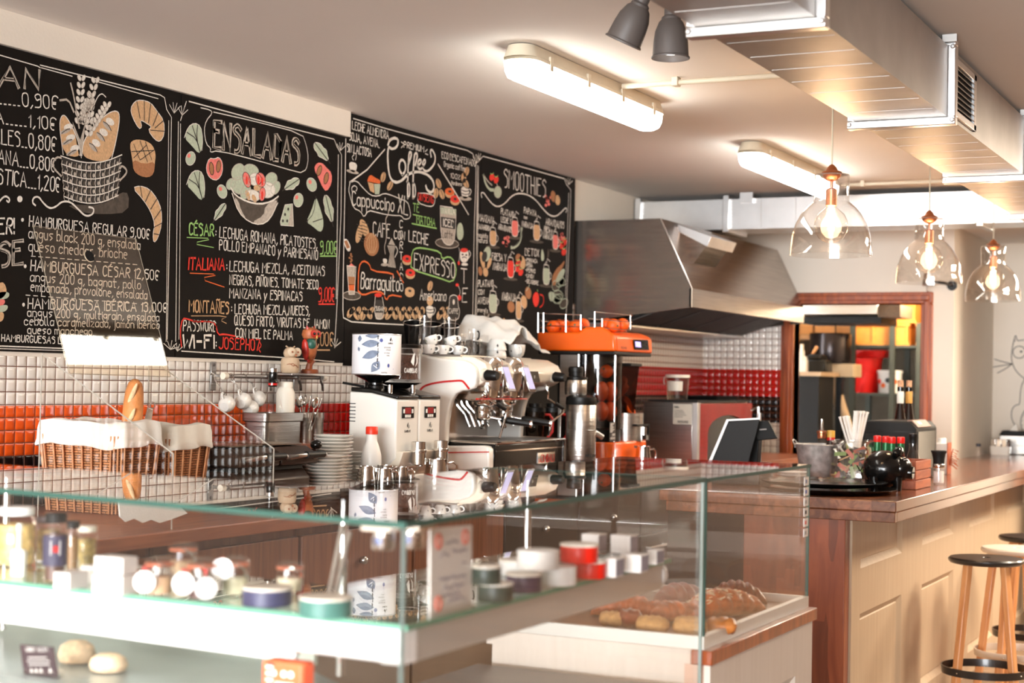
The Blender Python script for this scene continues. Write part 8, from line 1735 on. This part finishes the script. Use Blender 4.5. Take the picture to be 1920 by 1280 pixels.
# ---------------------------------------------------------------- pastry case
t = thing('pastry_case', 'glass pastry case with steel tray edge on a white panelled base by the bar', 'display case', (2.25, 4, 0))
X0, X1, Y0, Y1 = 1.955, 2.530, 3.578, 4.44
obj('base', M().box(X0+.02, X1-.005, Y0+.01, Y1-.005, 0, .900), PANELL, t)
bp2 = M(); bx_ = X1-.005
for y0, y1, z0, z1 in ((Y0+.01, Y0+.17, 0, .9), (Y1-.165, Y1-.005, 0, .9), (Y0+.17, Y1-.165, .77, .9), (Y0+.17, Y1-.165, 0, .1)): bp2.box(bx_, bx_+.018, y0, y1, z0, z1)
po = obj('side_panel', bp2, PANELL, t); ml = M(); o4 = [(Y0+.17, .1), (Y1-.165, .1), (Y1-.165, .77), (Y0+.17, .77)]; w = .03; i4 = [(Y0+.2, .13), (Y1-.195, .13), (Y1-.195, .74), (Y0+.2, .74)]
ml.add([(bx_+.018, y, z) for y, z in o4]+[(bx_+.001, y, z) for y, z in i4], [(i, (i+1) % 4, 4+(i+1) % 4, 4+i) for i in range(4)]); obj('moulding', ml, PANELL, po, smooth=0)
obj('corner_post', M().box(X1-.045, X1-.004, Y0-.004, Y0+.012, 0, .9), mat('pale pink wood', srgb(224, 186, 164), .5, 0, .05, 12), t)
obj('wood_trim', M().box(X1-.03, X1+.022, Y0-.006, Y1+.012, .900, .934), REDWOOD, t, bevel=.003); obj('front_trim', M().box(X0+.01, X1-.031, Y0-.002, Y1+.01, .900, .934), PANELL, t)
R4 = [[(a, b, z) for a, b in ((X0+e, Y0+e), (X1-e, Y0+e), (X1-e, Y1-e), (X0+e, Y1-e))] for z, e in ((.9345, .0), (.965, .0), (.965, .018), (.944, .022))]
obj('tray_frame', loft(M(), R4, True, False), mat('pale steel frame', srgb(222, 220, 212), .35, .3, .03, 8), t, smooth=0); obj('tray', M().box(X0+.02, X1-.02, Y0+.02, Y1-.02, .940, .9445), mat('baking tray steel', srgb(120, 100, 80), .3, .8, .3, 9), t)
obj('front_pane', M().box(X0, X1-.004, Y0+.004, Y0+.010, .965, GT-.010), GLC, t); obj('side_pane', M().box(X1-.008, X1-.002, Y0+.01, Y1-.004, .965, GT-.010), GLC, t); obj('top_pane', M().box(X0, X1, Y0, Y1, GT-.009, GT-.002), GL, t); obj('back_pane', M().box(X0, X1-.01, Y1-.012, Y1-.006, .965, GT-.01), GLC, t)
eg = M().box(X1-.010, X1-.001, Y0+.0035, Y0+.0105, .965, GT-.010).box(X0, X1+.001, Y0-.002, Y0, GT-.010, GT-.002).box(X1, X1+.002, Y0, Y1, GT-.010, GT-.002).box(X1-.009, X1-.001, Y1-.006, Y1-.001, .965, GT-.01); obj('glass_edge', eg, GEDGE, t)
for k in range(6):
    z0 = 1.275-.0285*k; s_ = obj('card_sticker', M().box(X1-.0019, X1-.0010, Y1-.055, Y1-.012, z0, z0+.023), PORC, t); obj('mark', M().box(X1-.0010, X1-.0004, Y1-.045, Y1-.03, z0+.006, z0+.016), (INKB, mat('blue mark', srgb(60, 90, 160), .5), INKG, INKD, REDP, INKG)[k], s_)
# pastries
def crust(name, c, var=.3): return mat(name, c, .42, 0, var, 26, .35, 60, coat=.15)
CR1, CR2, CR3 = crust('golden croissant', srgb(184, 88, 26), .5), crust('dark croissant', srgb(132, 54, 22), .4), crust('light pastry', srgb(190, 118, 58), .35); SUG = mat('sugared bun', srgb(208, 158, 98), .75, 0, .18, 50, .4, 120); ALM = mat('almond flakes', srgb(240, 216, 180), .6, 0, .1, 60)
def croissant(x, y, z, L_, r, rz, mt, label, almonds=False, bend=.5):
    t = thing('croissant', label, 'croissant', (x, y, z), 'croissants in the pastry case'); m_ = M(); n = 46; seg = 18; vs = []
    R = Matrix.Rotation(rz, 3, 'Z')
    for i in range(n+1):
        u = i/n*2-1; rr = r*(max(.0, 1-abs(u)**1.9))**.62*(1+.13*abs(math.sin(u*11))-.06)+.002; cxx = u*L_/2; cyy = -bend*L_*.25*(u*u)
        for k in range(seg): a = 2*math.pi*k/seg; vs.append(Vector((x, y, z))+R @ Vector((cxx, cyy+rr*math.cos(a)*1.15, max(0.001, rr*.8+rr*.86*math.sin(a)))))
    m_.add(vs, [(i*seg+k, i*seg+(k+1) % seg, (i+1)*seg+(k+1) % seg, (i+1)*seg+k) for i in range(n) for k in range(seg)]+[tuple(range(seg))[::-1], tuple(n*seg+k for k in range(seg))]); obj('crust', m_, mt, t, smooth=70)
    if almonds:
        am = M(); rn = random.Random(2)
        for k in range(90):
            u = rn.uniform(-.75, .55); rr = r*(1-abs(u)**1.9)**.62*1.02; a = rn.uniform(.5, 2.5); p = Vector((x, y, z))+R @ Vector((u*L_/2, -bend*L_*.25*u*u+rr*math.cos(a)*1.15, rr*.8+rr*.9*math.sin(a))); am.cbox(p, (rn.uniform(.011, .02), rn.uniform(.007, .012), .002), rn.uniform(0, 3), rn.uniform(-.6, .6), rn.uniform(-.6, .6))
        tag(obj('almond_flakes', am, ALM, t), kind='stuff')
TZ_ = .9455
croissant(2.405, 4.05, TZ_, .32, .040, 1.20, CR1, 'large almond croissant at the right pane of the pastry case', True, .25)
croissant(2.36, 4.31, TZ_, .17, .036, .5, CR2, 'dark croissant behind the almond croissant'); croissant(2.25, 4.16, TZ_, .2, .036, 1.0, CR2, 'dark croissant left of the almond croissant, behind the front pane')
croissant(2.20, 3.92, TZ_, .19, .032, .2, CR1, 'golden croissant in the middle row of the tray'); croissant(2.06, 4.02, TZ_, .19, .032, .5, CR3, 'light croissant at the back left of the tray'); croissant(2.33, 3.90, TZ_, .16, .028, .9, CR1, 'small golden croissant between buns and almond croissant')
def bun(px, py, l, w, h, rz, mt, label, k_='sweet_bun'):
    q = P(px, py, Z=TZ_); y = max(q.y+w/2, Y0+.065); x = q.x; b_ = M(); R = Matrix.Rotation(rz, 3, 'Z'); rings = []
    for i in range(15):
        u = i/14*2-1; s_ = (1-abs(u)**4)**.5; rings.append([Vector((x, y, TZ_))+R @ Vector((u*l/2, w/2*s_*math.cos(a)*(1+.04*math.sin(9*u)), h*.5+h*.5*s_*math.sin(a)+.003*math.sin(a*5+u*8)*s_)) for a in [2*math.pi*k/16 for k in range(16)]])
    loft(b_, rings); return tag(obj('sweet_bun', b_, mt, loc=(x, y, TZ_), smooth=70), label, 'bun', 'buns in the pastry case')
bun(1345, 1192, .075, .06, .042, .4, CR3, 'small golden bun behind the right pane corner'); bun(1285, 1196, .085, .06, .048, .1, SUG, 'sugared bun at the front right of the tray'); bun(1215, 1190, .085, .058, .042, 0, SUG, 'sugared bun second from the front right'); bun(1172, 1178, .06, .06, .045, .8, CR2, 'dark filled bun in the middle of the front row'); bun(1140, 1176, .07, .055, .036, .2, SUG, 'flat pale bun at the left of the front row'); bun(1160, 1152, .08, .06, .05, .1, SUG, 'pale bun behind the dark filled bun'); bun(1240, 1162, .10, .06, .045, .2, CR1, 'golden bun in the second row')
